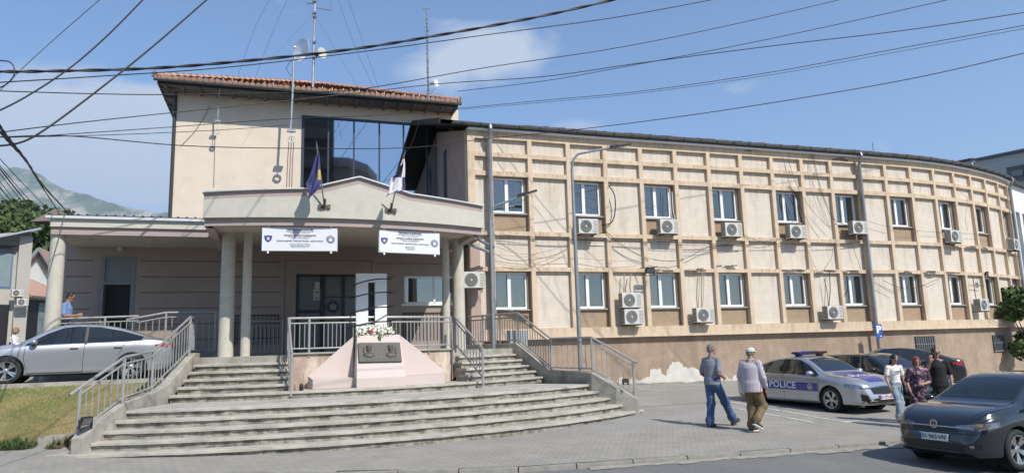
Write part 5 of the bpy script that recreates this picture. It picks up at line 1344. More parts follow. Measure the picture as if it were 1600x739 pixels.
# corner pier edge seen at px 22..40
c1 = at(38,520,40); c0 = at(-60,520,38)
d = Vector((c1.x-c0.x,c1.y-c0.y)); ln = d.length; tt = d.normalized(); nn = Vector((-tt.y,tt.x))
Mh = Matrix(((tt.x,nn.x,0,c0.x),(tt.y,nn.y,0,c0.y),(0,0,1,ZF-.3),(0,0,0,1)))
zt = at(38,362,40).z-ZF+.3
b.box(0,ln,0,7,0,zt-.5,Mh); b.box(ln-.62,ln,-.35,0,0,zt-.35,Mh)
b.add([(0,0,zt-.5),(ln,0,zt-.5),(ln,0,zt),(0,0,zt-1.0+.5),(0,7,zt-.5),(ln,7,zt-.5),(ln,7,zt),(0,7,zt-.5)],[(0,1,2,3),(4,7,6,5),(2,6,7,3),(1,5,6,2)],Mh)
b.build('wall', hg, t, world=True)
b = MB(); b.beam(Mh @ Vector((-.5,-.5,zt-1.15)), Mh @ Vector((ln+.25,-.45,zt+.08)), 1.0, .10); b.build('roof_edge', mat('pale_metal_roof', (.42,.46,.52), .35, .5, var=.05), t, world=True)
bluef = mat('blue_window_frame', (.10,.16,.30), .4, var=0)
for z0,z1,mm in ((4.9,7.0,bluef),(.3,4.0,black)):
    b = MB(); b.box(ln-3.3,ln-.80,-.03,.02,z0,z1,Mh); fr2 = b.build('window', mm, t, world=True)
    b = MB(); 
    for q in (-3.2,-2.4,-1.6): b.box(ln+q,ln+q+.72,-.045,-.035,z0+.1,z1-.12,Mh)
    b.build('pane', mat('sky_pane', (.20,.26,.28), .08, var=.1) if z0 > 1 else mat('dark_pane',(.03,.03,.035),.1,var=0), t, world=True).parent = fr2
b = MB(); b.box(ln-3.5,ln-.7,-.3,-.0,7.12,7.3,Mh); b.build('window_hood', dark, t, world=True)
for k,(px,py) in enumerate(((26,458),(34,472))):
    P = at(px,py,39.2); o = put_ac(0,0,0,['upper','lower'][k]+' of the two air conditioners on the corner of the grey house', Mx=(P-Vector((0,0,.2)), R_(48))); o.scale = (.72,.72,.72); o['group'] = 'air conditioners on the grey house'
# white cottage with tiled gable
t = thing('white_cottage', 'white gabled cottage with an old red tile roof', 'house', at(60,500,42), 0)
def wpt(px,py,Y): return at(px,py,Y)
wallw = mat('white_cottage_wall', (.68,.66,.62), .9, var=.05, vs=1)
b = MB(); A = at(35,424,54); B = at(78,424,57); Cn = at(61,395,55.5); zb = ZF-.5
v = [(A.x,A.y,zb),(B.x,B.y,zb),(B.x,B.y,B.z),(Cn.x,Cn.y,Cn.z),(A.x,A.y,A.z)]; bkv = [(x-3,y+9,z) for x,y,z in v]
b.add(v+bkv,[(0,1,2,3,4),(5,9,8,7,6),(0,4,9,5),(1,6,7,2)]); b.build('wall', wallw, t, world=True)
b = MB()
A2 = at(31,425,53.3); B2 = at(84,425,56.6); C2 = at(61,389,54.8)
off = Vector((-3.4,10,0)); 
for P,Q in ((A2,C2),(C2,B2)):
    b.add([P,Q,Q+off,P+off,P+Vector((0,0,.16)),Q+Vector((0,0,.16)),Q+off+Vector((0,0,.16)),P+off+Vector((0,0,.16))],[(3,2,1,0),(4,5,6,7),(0,1,5,4),(1,2,6,5),(2,3,7,6),(3,0,4,7)])
b.build('roof', tile, t, world=True)
b = MB(); 
for P,Q in ((A2,C2),(C2,B2)): b.beam(P-Vector((0,.1,0)),Q-Vector((0,.1,0)),.08,.22)
b.build('barge_board', mat('grey_barge', (.25,.25,.26), .6, var=.1), t, world=True)
# farther house with eaves
t = thing('far_house', 'pale house with low tiled roof and small windows between the cottage gable and the woods', 'house', at(55,420,60), 0)
b = MB(); A = at(38,378,76); B = at(84,385,80); b.prism([(A.x,A.y),(B.x,B.y),(B.x-3,B.y+9),(A.x-3,A.y+9)], 0, A.z); b.build('wall', mat('far_wall', (.45,.43,.38), .9, var=.05), t, world=True)
b = MB(); e0_ = at(33,374,75.5); e1_ = at(78,386,78); rdg = at(56,366,80)
b.add([e0_,e1_,e1_+Vector((-2,9,0)),e0_+Vector((-2,9,0)),rdg,rdg+Vector((-1,4,.3))],[(0,1,4),(1,2,5,4),(2,3,5),(3,0,4,5)]); b.build('roof', tileold, t, world=True)
b = MB(); 
for px in (52,62,69): P = at(px,386,75.7); b.box(P.x-.45,P.x+.45,P.y-.05,P.y+.8,P.z-.5,P.z+.5)
b.build('window', MATS['dark_pane'], t, world=True)
t = thing('brown_roof_house', 'house with a plain brown roof showing just left of the porch column', 'house', at(78,420,50), 0)
b = MB(); A = at(66,412,68); B = at(96,412,70); b.prism([(A.x,A.y),(B.x,B.y),(B.x-2,B.y+8),(A.x-2,A.y+8)], 0, A.z+.2); b.build('wall', hg, t, world=True)
b = MB(); q = [at(62,410,67.5),at(98,410,69),at(96,388,75),at(72,384,75)]; b.add(q+[p-Vector((0,0,.2)) for p in q],[(0,1,2,3),(7,6,5,4),(0,4,5,1),(1,5,6,2),(2,6,7,3),(3,7,4,0)]); b.build('roof', mat('brown_roof', (.17,.11,.09), .9, var=.2), t, world=True)
# shop annex with tiled lean-to roof
t = thing('shop_annex', 'low annex with a red tile lean-to roof and tall dark framed shop windows', 'shop', at(60,520,35), 0)
A = at(38,520,45); B = at(96,520,48); d = Vector((B.x-A.x,B.y-A.y)); ln = d.length; tt = d.normalized(); nn = Vector((-tt.y,tt.x)); Ms = Matrix(((tt.x,nn.x,0,A.x),(tt.y,nn.y,0,A.y),(0,0,1,ZF-.2),(0,0,0,1)))
ze = at(60,466,46).z-ZF+.2
b = MB(); b.box(0,ln,0,3,0,ze,Ms); b.build('wall', mat('annex_wall', (.50,.49,.46), .9, var=.05), t, world=True)
b = MB(); b.add([(-.3,-.6,ze-.05),(ln+.6,-.6,ze-.05),(ln+.6,3.2,ze+1.5),(-.3,3.2,ze+1.5),(-.3,-.6,ze+.1),(ln+.6,-.6,ze+.1),(ln+.6,3.2,ze+1.65),(-.3,3.2,ze+1.65)],[(3,2,1,0),(4,5,6,7),(0,1,5,4),(1,2,6,5),(2,3,7,6),(3,0,4,7)],Ms); b.build('roof', tile, t, world=True)
b = MB(); b.beam(Ms @ Vector((-.3,-.66,ze)), Ms @ Vector((ln+.6,-.66,ze)), .1,.12); b.build('gutter', gutm, t, world=True)
b = MB(); b.box(.1,2.1,-.05,.0,.1,ze-.15,Ms); b.box(2.6,3.6,-.05,0,.5,ze-.5,Ms); fr3 = b.build('window', black, t, world=True)
b = MB(); 
for x0,x1,z0,z1 in ((.2,.8,.3,1.4),(.9,1.5,.3,1.4),(1.55,2.0,.3,1.4),(.9,1.5,1.5,ze-.3),(1.55,2.0,1.5,ze-.3),(2.66,3.05,.6,ze-.6),(3.15,3.54,.6,ze-.6)): b.box(x0,x1,-.07,-.055,z0,z1,Ms)
b.build('pane', mat('shop_pane', (.16,.19,.19), .12, var=.35, vs=2), t, world=True).parent = fr3
# bush between cottage and column
t = thing('garden_bush', 'bright green bush growing against the white cottage wall', 'bush', at(70,462,51)-Vector((0,0,2.6)), 0); rngb = random.Random(5)
b = MB(); 
for k in range(9): leafcloud(b, (rngb.uniform(-1.0,1.0), rngb.uniform(-.4,.4), rngb.uniform(.1,3.0)), .65, 130, .11, rngb)
b.build('foliage', [mat('bush_green',(.07,.12,.025),.9,var=.4,vs=3), mat('bush_bright',(.14,.20,.05),.9,var=.3,vs=3)], t, fix=False)
b = MB(); b.tube([(0,0,-1.5),(0,0,1)], .05, 5); b.build('stem', MATS['bark'], t)
# black fence
t = thing('black_fence', 'black iron bar fence in front of the white parked car', 'fence', at(0,540,24), 0)
A = at(-30,545,23.0); B = at(74,538,27.5)
A.z = B.z = ZF; n = 46; b = MB(); b.beam(A+Vector((0,0,1.1)),B+Vector((0,0,1.1)),.04,.04); b.build('rail', black, t, world=True); b = MB(); b.beam(A+Vector((0,0,.15)),B+Vector((0,0,.15)),.04,.04); b.build('rail', black, t, world=True)
for k in range(n+1):
    q = lerp(A,B,k/n); b = MB(); w_ = .05 if k % 9 == 0 else .016; b.box(q.x-w_/2,q.x+w_/2,q.y-w_/2,q.y+w_/2,ZF,ZF+(1.2 if k % 9 == 0 else 1.1)); b.build('post' if k % 9 == 0 else 'bar', black, t, world=True)
# ---------------------------------------------------------------- right background
pw_ = mat('pale_apartment_wall', (.50,.51,.54), .85, var=.04, vs=.5)
t = thing('apartment_block', 'pale grey apartment block with a recessed dark balcony behind the right end of the wing', 'building', at(1590,400,62), 0)
def quadbox(b, tl, tr, Yl, Yr, depth, zb=0):
    A = at(*tl, Yl); B = at(*tr, Yr); d = Vector((B.x-A.x,B.y-A.y)).normalized(); n = Vector((-d.y,d.x))*depth
    v = [(A.x,A.y,zb),(B.x,B.y,zb),(B.x+n.x,B.y+n.y,zb),(A.x+n.x,A.y+n.y,zb),(A.x,A.y,A.z),(B.x,B.y,B.z),(B.x+n.x,B.y+n.y,B.z),(A.x+n.x,A.y+n.y,A.z)]
    b.add(v,[(3,2,1,0),(4,5,6,7),(0,1,5,4),(1,2,6,5),(2,3,7,6),(3,0,4,7)]); return A,B
b = MB(); A,B = quadbox(b, (1520,253), (1680,222), 70, 52, 14); b.build('wall', pw_, t, world=True)
b = MB(); quadbox(b, (1518,251.5), (1682,220), 70.2, 51.8, 14, 0) if 0 else b.beam(A+Vector((0,-.3,.1)),B+Vector((0,-.3,.1)),.8,.22); b.build('roof_edge', dark, t, world=True)
b = MB(); A3,B3 = quadbox(b, (1487,257), (1518,251), 74, 71.5, 8); b.build('wall', pw_, t, world=True)
b = MB(); b.beam(A3+Vector((0,-.2,.1)),B3+Vector((0,-.2,.1)),.5,.2); b.build('roof_edge', dark, t, world=True)
def on(px,py,offy=.0):
    r = ray(px,py); d = Vector((B.x-A.x,B.y-A.y)).normalized(); n = Vector((-d.y,d.x)); A2 = Vector((A.x,A.y))-n*offy
    tq = (A2.x*n.x+A2.y*n.y)/(r.x*n.x+r.y*n.y); return Vector((0,0,CAMH))+r*tq
def wq(px4, off, name, m):
    q = [on(x,y,off) for x,y in px4]; q2 = [on(x,y,off-.1) for x,y in px4]; b = MB(); b.add(q+q2,[(0,1,2,3),(7,6,5,4),(0,4,5,1),(1,5,6,2),(2,6,7,3),(3,7,4,0)]); return b.build(name, m, t, world=True)
wq([(1572,262),(1680,243),(1680,268),(1575,283)], .1, 'balcony_opening', mat('balcony_shade', (.13,.13,.14), .9, var=.1))
wq([(1580,268),(1598,264),(1598,274),(1581,276)], .16, 'balcony_window', mat('grey_shutter', (.22,.23,.24), .6, var=0))
wq([(1573,278),(1680,270),(1680,276),(1574,284)], .3, 'balcony_rail', dark)
wq([(1578,297),(1680,282),(1680,330),(1580,330)], .1, 'balcony_opening', MATS['balcony_shade'])
t = thing('white_pillar_building', 'white building with tall vertical pillars adjoining the far right end of the wing', 'building', at(1590,400,40), 0)
A = at(1577,288,37.6); B = at(1640,330,42.0)
A.z = at(1577,287,37.6).z; d = Vector((B.x-A.x,B.y-A.y)); ln = d.length; tt = d.normalized(); nn = Vector((-tt.y,tt.x)); Mq = Matrix(((tt.x,nn.x,0,A.x),(tt.y,nn.y,0,A.y),(0,0,1,0),(0,0,0,1)))
b = MB(); b.box(0,ln,.5,9,-1,A.z-.1,Mq); b.build('wall', mat('pinkish_infill', (.42,.36,.33), .9, var=.05), t, world=True)
b = MB(); b.box(-.1,ln,0,.5,A.z-1.5,A.z,Mq); b.build('cornice', wpaint, t, world=True)
b = MB(); b.box(-.1,ln,-.3,.6,A.z,A.z+.12,Mq); b.build('roof_edge', dark, t, world=True)
for k in range(9):
    b = MB(); x = -.05+k*1.1; b.box(x,x+.42,0,.5,-1,A.z-1.5,Mq); b.build('pillar', wpaint, t, world=True)
for k in range(8):
    b = MB(); x = .5+k*1.1; b.box(x,x+.45,.45,.5,3.2,A.z-3.2,Mq); b.build('window', mat('blue_pane', (.10,.16,.24), .1, var=0), t, world=True)
tree('roadside_tree', 'leafy green tree at the right edge of the photo beside the end of the wing', Vector((at(1611,560,33.2).x, 33.2, -.3)), 4.7, 1.15, 3600, .085, None, 77, 14, [mat('tree_green',(.05,.09,.025),.9,var=.4,vs=3), mat('tree_bright',(.10,.16,.04),.9,var=.3,vs=3)], .2)
# ---------------------------------------------------------------- across the street, seen only in the mirrored glazing
t = thing('opposite_block', 'tall dark apartment block across the street, seen mirrored in the glazing', 'building', W(1,-44,0), TH)
b = MB(); b.box(-9,3.0,-12,0,-1,29); b.build('wall', mat('opposite_dark', (.12,.11,.10), .9, var=.1, vs=.4), t)
b = MB()
for k in range(8):
    b.box(-8,2.6,.0,1.0,2+k*3.1,2.25+k*3.1); b.box(-8,2.6,.9,1.0,2.2+k*3.1,3.2+k*3.1)
b.build('balcony', mat('opposite_balcony', (.16,.14,.12), .9, var=.1), t)
t = thing('opposite_curved_block', 'lower curved office block across the street, seen mirrored in the glazing', 'building', W(5,-46,0), TH)
b = MB(); v = [(-3.0,0),(-3.0,-26),(5.2,-26),(5.6,-20),(5.4,-13),(4.6,-7),(3.0,-2.4),(.8,0)]
b.prism(v, -1, 21.6); b.build('wall', mat('opposite_beige', (.33,.28,.22), .9, var=.1, vs=.4), t)
b = MB(); b.prism([(x*1.03-.1,y*1.02+.25) for x,y in v], 21.6, 22.6); b.build('roof_edge', hg, t)
b = MB()
for (x0,y0),(x1,y1) in zip(v[3:-1], v[4:]):
    for f_ in (.2,.5,.8):
        for z in (9,12,15,18): 
            c = Vector((lerp(x0,x1,f_),lerp(y0,y1,f_),z)); dd = Vector((x1-x0,y1-y0,0)).normalized(); b.beam(c-dd*.5, c+dd*.5, .15, 1.3)
b.build('window', MATS['dark_pane'], t)
tree('street_tree', 'green tree across the street, seen mirrored in the lower left glazing', W(3.6,-38,0), 17.5, 4.2, 1800, .3, None, 91, 12, None, .3)
t = thing('utility_box', 'grey metal utility cabinet behind the upper right railing of the stairs', 'cabinet', Vector((at(811,540,23.3).x, 23.3, gz(.3,23.3))), TH)
b = MB(); b.box(-.31,.31,0,.35,0,2.05); b.build('cabinet', mat('cabinet_grey', (.33,.34,.35), .5, .2, var=.08), t, bev=.01)
b = MB(); b.box(-.30,-.01,-.012,0,.1,1.95); b.box(.01,.30,-.012,0,.1,1.95); b.build('door', MATS['cabinet_grey'], t)
# ---------------------------------------------------------------- haze
b = MB(); b.box(-7000,7000,-2900,8000,-8,1700)
hz = bpy.data.materials.new('air'); hz.use_nodes = True; tt_ = hz.node_tree; tt_.nodes.clear()
oo = N(tt_,'ShaderNodeOutputMaterial'); pv_ = N(tt_,'ShaderNodeVolumePrincipled'); pv_.inputs['Density'].default_value = .0001; pv_.inputs['Color'].default_value = (.62,.79,1,1); pv_.inputs['Anisotropy'].default_value = .2
tt_.links.new(pv_.outputs[0], oo.inputs['Volume'])
HAZE = True
if HAZE: tag(b.build('haze', hz), kind='stuff')
# ================================================================ VEHICLES
def interp(tab, x):
    if x <= tab[0][0]: return tab[0][1]
    for (a,va),(b_,vb) in zip(tab[:-1],tab[1:]):
        if x <= b_: t = (x-a)/(b_-a); return va+(vb-va)*t
    return tab[-1][1]
def smoothtab(tab, x):          # catmull-rom through a table of (x,value)
    n = len(tab)
    if x <= tab[0][0]: return tab[0][1]
    if x >= tab[-1][0]: return tab[-1][1]
    for i in range(n-1):
        if x <= tab[i+1][0]: break
    x1,p1 = tab[i]; x2,p2 = tab[i+1]; h = x2-x1; t = (x-x1)/h
    m1 = (p2-tab[i-1][1])/(x2-tab[i-1][0]) if i > 0 else (p2-p1)/h
    m2 = (tab[i+2][1]-p1)/(tab[i+2][0]-x1) if i < n-2 else (p2-p1)/h
    sgn = (p2-p1)/h                      # limit overshoot
    m1 = max(min(m1, 3*abs(sgn)), -3*abs(sgn)); m2 = max(min(m2, 3*abs(sgn)), -3*abs(sgn))
    return (2*t**3-3*t*t+1)*p1+(t**3-2*t*t+t)*h*m1+(-2*t**3+3*t*t)*p2+(t**3-t*t)*h*m2
OCT = dict(top=[(-2.36,.62),(-2.33,.93),(-2.22,1.03),(-1.95,1.075),(-1.5,1.22),(-1.0,1.38),(-.5,1.455),(-.1,1.47),(.25,1.435),(.6,1.30),(1.05,1.045),(1.25,.99),(1.7,.92),(2.0,.84),(2.2,.735),(2.31,.62),(2.335,.45)],
           bot=[(-2.36,.42),(-2.25,.27),(-1.9,.20),(1.9,.19),(2.2,.20),(2.335,.30)],
           belt=[(-2.36,.60),(-2.25,.93),(-1.9,.99),(-1.0,.975),(.6,.925),(1.1,.90),(1.8,.80),(2.2,.67),(2.335,.42)],
           wid=[(-2.36,.66),(-2.28,.80),(-1.9,.89),(-1.2,.912),(1.3,.912),(1.8,.88),(2.1,.79),(2.25,.66),(2.335,.50)],
           wtop=[(-2.36,.5),(-2.1,.62),(-1.5,.60),(-.8,.605),(.2,.60),(.6,.64),(1.05,.72),(1.3,.80),(1.8,.76),(2.2,.58),(2.335,.40)],
           x0=-2.36, x1=2.335, wf=1.345, wr=-1.345, tr=.325, rr=.225,
           side=([(.98,.955),(.55,1.22),(.2,1.365),(-.1,1.395),(-.6,1.375),(-1.1,1.27),(-1.62,1.10)],[(.98,.945),(.55,.955),(.2,.965),(-.1,.97),(-.6,.98),(-1.1,.995),(-1.55,1.02)]),
           pillar=(-.30,), wsb=(1.03,.66,.30,.535), rwb=(-1.98,.60,-1.05,.50))
HAT = dict(top=[(-2.0,.60),(-1.98,.95),(-1.88,1.12),(-1.70,1.36),(-1.55,1.43),(-1.2,1.455),(-.5,1.475),(0,1.465),(.25,1.43),(.6,1.28),(1.0,1.06),(1.15,1.005),(1.5,.965),(1.8,.885),(1.98,.77),(2.06,.62),(2.08,.45)],
           bot=[(-2.0,.40),(-1.9,.27),(-1.6,.2),(1.6,.19),(1.95,.20),(2.08,.28)],
           belt=[(-2.0,.58),(-1.95,.92),(-1.2,.98),(0,.95),(.6,.93),(1.1,.92),(1.6,.84),(1.95,.70),(2.08,.42)],
           wid=[(-2.0,.68),(-1.93,.80),(-1.5,.865),(-1.0,.875),(1.2,.875),(1.6,.86),(1.85,.80),(2.0,.69),(2.08,.56)],
           wtop=[(-2.0,.5),(-1.9,.58),(-1.6,.575),(-.8,.585),(.2,.58),(.6,.62),(1.0,.71),(1.2,.78),(1.7,.75),(1.98,.60),(2.08,.42)],
           x0=-2.0, x1=2.08, wf=1.275, wr=-1.275, tr=.315, rr=.222,
           side=([(.92,.985),(.55,1.21),(.2,1.36),(-.1,1.395),(-.6,1.395),(-1.1,1.36),(-1.5,1.22)],[(.92,.975),(.55,.98),(.2,.985),(-.1,.99),(-.6,1.0),(-1.1,1.03),(-1.45,1.07)]),
           pillar=(-.25,), wsb=(.98,.655,.30,.53), rwb=(-1.9,.55,-1.6,.50))
def car(name, label, spec, paint, loc, rz, s=1.0, zoff=0, kind='oct', cat='car', plate=None, extras=None, spokes=5, group=None, lights=True):
    t = thing(name, label, cat, loc, rz, group); S = Matrix.Diagonal((s,s,s,1))
    sp = spec; nx = 96; half = []
    def wd(x): return smoothtab(sp['wid'], x)
    rows = []
    for i in range(nx+1):
        q = i/nx; x = lerp(sp['x0'], sp['x1'], .5-.5*cos(pi*q)*1.0) if 0 else lerp(sp['x0'], sp['x1'], q)
        if i < 6: x = sp['x0']+(x-sp['x0'])*(i/6)**.5*.9 if i else sp['x0']
        zt = smoothtab(sp['top'], x); zb = smoothtab(sp['bot'], x); be = min(smoothtab(sp['belt'], x), zt-.015); w_ = wd(x); wt = min(smoothtab(sp['wtop'], x), w_*.93)
        hgt = be-zb; crown = min(1, max(0, (zt-be-.05)/.25))
        ctl = [(0,zb),(w_*.62,zb),(w_*.90,zb+.015),(w_*.972,zb+hgt*.10),(w_*.988,zb+hgt*.26),(w_*.996,zb+hgt*.5),(w_,zb+hgt*.74),(w_*.990,zb+hgt*.86),(w_*.955,be),
               (lerp(w_*.93,wt,.06+.0*crown),be+(zt-be)*lerp(.30,.10,crown)),(lerp(w_*.93,wt,.42),be+(zt-be)*lerp(.55,.42,crown)),(lerp(w_*.93,wt,.80),be+(zt-be)*lerp(.75,.75,crown)),
               (wt,be+(zt-be)*lerp(.90,.91,crown)),(wt*.84,be+(zt-be)*.975),(wt*.45,zt-.003),(0,zt)]
        # subdivide
        pts = []
        for k in range(len(ctl)-1):
            p0 = ctl[max(k-1,0)] if k else (-ctl[1][0], ctl[1][1]); p1 = ctl[k]; p2 = ctl[k+1]; p3 = ctl[k+2] if k+2 < len(ctl) else (-ctl[-2][0], ctl[-2][1])
            for e in (0,.5):
                f_ = lambda a,b_,c,d: .5*((2*b_)+(-a+c)*e+(2*a-5*b_+4*c-d)*e*e+(-a+3*b_-3*c+d)*e**3)
                pts.append((max(0,f_(p0[0],p1[0],p2[0],p3[0])), f_(p0[1],p1[1],p2[1],p3[1])))
        pts.append(ctl[-1])
        rows.append([(x,-y,z) for y,z in pts[::-1]]+[(x,y,z) for y,z in pts[1:]])
    b = MB(); b.grid(rows); n = len(rows[0])
    # closed ends and seam
    b.f.append(tuple(range(n))); b.mi.append(0); b.f.append(tuple(len(b.v)-n+k for k in range(n-1,-1,-1))); b.mi.append(0)
    me = b.mesh('body', paint); bm = bmesh.new(); bm.from_mesh(me); bmesh.ops.remove_doubles(bm, verts=bm.verts, dist=.0008); bmesh.ops.recalc_face_normals(bm, faces=bm.faces); bm.to_mesh(me)
    bvh = BVHTree.FromBMesh(bm); bm.free()
    body = bpy.data.objects.new('body', me); COL.objects.link(body)
    # wheel arches
    tr = sp['tr']; cut = []
    for wx in (sp['wf'], sp['wr']):
        for sg in (-1,1):
            cb = MB(); cb.lathe([(0,-.16),(tr+.055,-.16),(tr+.055,.25),(0,.25)], 40, Matrix.Translation((wx, sg*(wd(wx)-.06), tr+.005)) @ Matrix.Rotation(-sg*pi/2,4,'X'))
            cm = cb.mesh('cut', paint); bm = bmesh.new(); bm.from_mesh(cm); bmesh.ops.remove_doubles(bm, verts=bm.verts, dist=.0005); bmesh.ops.recalc_face_normals(bm, faces=bm.faces); bm.to_mesh(cm); bm.free()
            co = bpy.data.objects.new('cut', cm); COL.objects.link(co); cut.append(co)
            md = body.modifiers.new('b','BOOLEAN'); md.operation = 'DIFFERENCE'; md.object = co; md.solver = 'EXACT'
    dg = bpy.context.evaluated_depsgraph_get(); dg.update(); nm = bpy.data.meshes.new_from_object(body.evaluated_get(dg)); body.modifiers.clear()
    for co in cut: bpy.data.objects.remove(co)
    if len(nm.polygons) > 500: body.data = nm
    nm = body.data; nm.transform(S); nm.polygons.foreach_set('use_smooth', [True]*len(nm.polygons)); nm.set_sharp_from_angle(angle=R_(32)); body.parent = t
    def ob(b_, nm_, m_, par=None, smooth=False, fix=True):
        o = b_.build(nm_, m_, None, smooth=smooth, fix=fix); o.data.transform(S); o.parent = par or t; return o
    def cast(o_, d_, off):
        h = bvh.ray_cast(Vector(o_), Vector(d_).normalized(), 8)
        return None if h[0] is None else h[0]+h[1]*off
    def patch(bottom, top, axis, off, nm_, m_, par=None, nu=4, nv=5, smooth=True):
        """surface-hugging panel: polylines given as (a,b): side -> (x,z), front/rear -> (y,z), top -> (x,y)"""
        def P3(p):
            if axis in ('L','R'): return (p[0], 4 if axis == 'L' else -4, p[1]), (0,-1 if axis == 'L' else 1,0)
            if axis == 'F': return (6, p[0], p[1]), (-1,0,0)
            if axis == 'B': return (-6, p[0], p[1]), (1,0,0)
            if axis == 'T': return (p[0], p[1], 4), (0,0,-1)
            if axis == 'FL': a = Vector((1,1,0)).normalized(); return tuple(Vector((0,0,p[1]))+Vector((1,-1,0)).normalized()*p[0]+a*6), tuple(-a)
            if axis == 'FR': a = Vector((1,-1,0)).normalized(); return tuple(Vector((0,0,p[1]))+Vector((1,1,0)).normalized()*p[0]+a*6), tuple(-a)
        rws = []
        nseg = len(bottom)-1
        for i in range(nseg*nu+1):
            k = min(i//nu, nseg-1); f_ = i/nu-k; r_ = []
            pb = (lerp(bottom[k][0],bottom[k+1][0],f_), lerp(bottom[k][1],bottom[k+1][1],f_)); pt = (lerp(top[k][0],top[k+1][0],f_), lerp(top[k][1],top[k+1][1],f_))
            for j in range(nv+1):
                o_, d_ = P3((lerp(pb[0],pt[0],j/nv), lerp(pb[1],pt[1],j/nv))); h = cast(o_, d_, off); r_.append(h)
            rws.append(r_)
        b_ = MB(); idx = {}
        for i,r_ in enumerate(rws):
            for j,p in enumerate(r_):
                if p is not None: idx[i,j] = len(b_.v); b_.v.append(tuple(p))
        for i in range(len(rws)-1):
            for j in range(nv):
                q = [(i,j),(i+1,j),(i+1,j+1),(i,j+1)]
                if all(c in idx for c in q):
                    pp = [Vector(b_.v[idx[c]]) for c in q]
                    if max((pp[0]-pp[2]).length,(pp[1]-pp[3]).length) < .45: b_.f.append(tuple(idx[c] for c in q)); b_.mi.append(0)
        if not b_.f: return None
        o = ob(b_, nm_, m_, par, fix=False); o.data.polygons.foreach_set('use_smooth',[True]*len(o.data.polygons))
        # make normals face outward
        c = o.data.polygons[len(o.data.polygons)//2]; 
        if c.normal.dot(-Vector(P3(bottom[0])[1])) < 0: o.data.flip_normals()
        return o
    def decal(text, size, axis, cx, cz, off, m_, rot=0, flip=1, squeeze=1, nm_='lettering'):
        me_ = text_mesh(text, size, bold=.012*size); bm = bmesh.new(); bm.from_mesh(me_); bpy.data.meshes.remove(me_)
        bmesh.ops.subdivide_edges(bm, edges=[e for e in bm.edges if e.calc_length() > .06], cuts=2); bmesh.ops.triangulate(bm, faces=bm.faces)
        ok = True
        for v in bm.verts:
            x, y = v.co.x*squeeze, v.co.y; x, y = x*cos(rot)-y*sin(rot), x*sin(rot)+y*cos(rot)
            if axis == 'R': h = cast((cx+x, -4, cz+y), (0,1,0), off)
            elif axis == 'L': h = cast((cx-x, 4, cz+y), (0,-1,0), off)
            elif axis == 'T': h = cast((cx+y, cz-x if 0 else cz+x*-1, 4), (0,0,-1), off)
            elif axis == 'F': h = cast((6, cx+x, cz+y), (-1,0,0), off)
            v.co = h if h else Vector((0,0,.5))
        me_ = bpy.data.meshes.new(nm_); bm.to_mesh(me_); bm.free(); me_.materials.append(m_); me_.transform(S)
        o = bpy.data.objects.new(nm_, me_); COL.objects.link(o); o.parent = t; return o
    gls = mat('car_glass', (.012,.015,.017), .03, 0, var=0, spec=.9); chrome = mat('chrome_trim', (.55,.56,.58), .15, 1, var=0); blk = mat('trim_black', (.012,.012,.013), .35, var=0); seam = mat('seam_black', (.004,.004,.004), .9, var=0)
    lens = mat('lamp_lens', (.28,.30,.32), .08, .7, var=.4, vs=14); redl = mat('tail_red', (.35,.01,.01), .15, var=0)
    bt, tp = [(p[0],p[1]) for p in sp['side'][1]], [(p[0],p[1]) for p in sp['side'][0]]
    for ax in ('L','R'):
        sw = patch(bt, tp, ax, .004, 'side_window', gls, nu=3, nv=5)
        for px_ in sp['pillar']: patch([(px_-.03,.93),(px_+.04,.93)], [(px_-.05,1.40),(px_+.01,1.40)], ax, .007, 'door_pillar', blk, nu=1, nv=5)
        patch([(a,z-.022) for a,z in bt],[(a,z-.004) for a,z in bt], ax, .006, 'window_trim', chrome if kind == 'oct' else blk, nu=3, nv=1)
        for pts in ([(.92,.30),(1.0,.60),(.98,.93)],[(-.26,.27),(-.26,.60),(-.28,.95)],[(-1.02,.62),(-1.12,.80),(-1.18,.97)]):
            patch([(a-.005,z) for a,z in pts],[(a+.005,z) for a,z in pts], ax, .003, 'door_seam', seam, nu=5, nv=1)
        patch([(-.26,.24),(.92,.24)],[(-.26,.25),(.92,.25)], ax, .003, 'door_seam', seam, nu=6, nv=1); 
        for hx in (-.05,-1.02):
            b_ = MB(); sg = 1 if ax == 'L' else -1; h = cast((hx,4*sg,.835),(0,-sg,0),0)
            if h: 
                b_.box(hx-.09,hx+.09,h.y-.012,h.y+.028,.822,.846) if sg > 0 else b_.box(hx-.09,hx+.09,h.y-.028,h.y+.012,.822,.846); ob(b_,'door_handle', chrome if kind == 'oct' else paint)
        # sill
        patch([(-.98,.20),(.96,.20)],[(-.98,.265),(.96,.265)], ax, .006, 'sill_strip', blk, nu=8, nv=1)
    patch([(-sp['wsb'][1],sp['wsb'][0] and smoothtab(sp['top'],sp['wsb'][0])+.0),(0,smoothtab(sp['top'],sp['wsb'][0])+.005),(sp['wsb'][1],smoothtab(sp['top'],sp['wsb'][0]))],
          [(-sp['wsb'][3],smoothtab(sp['top'],sp['wsb'][2])-.045),(0,smoothtab(sp['top'],sp['wsb'][2])-.012),(sp['wsb'][3],smoothtab(sp['top'],sp['wsb'][2])-.045)], 'F', .004, 'windscreen', gls, nu=8, nv=8)
    zr0, zr1 = smoothtab(sp['top'],sp['rwb'][0]), smoothtab(sp['top'],sp['rwb'][2])
    patch([(-sp['rwb'][1],zr0+.02),(0,zr0+.03),(sp['rwb'][1],zr0+.02)],[(-sp['rwb'][3],zr1-.05),(0,zr1-.02),(sp['rwb'][3],zr1-.05)], 'B', .004, 'rear_window', gls, nu=8, nv=8)
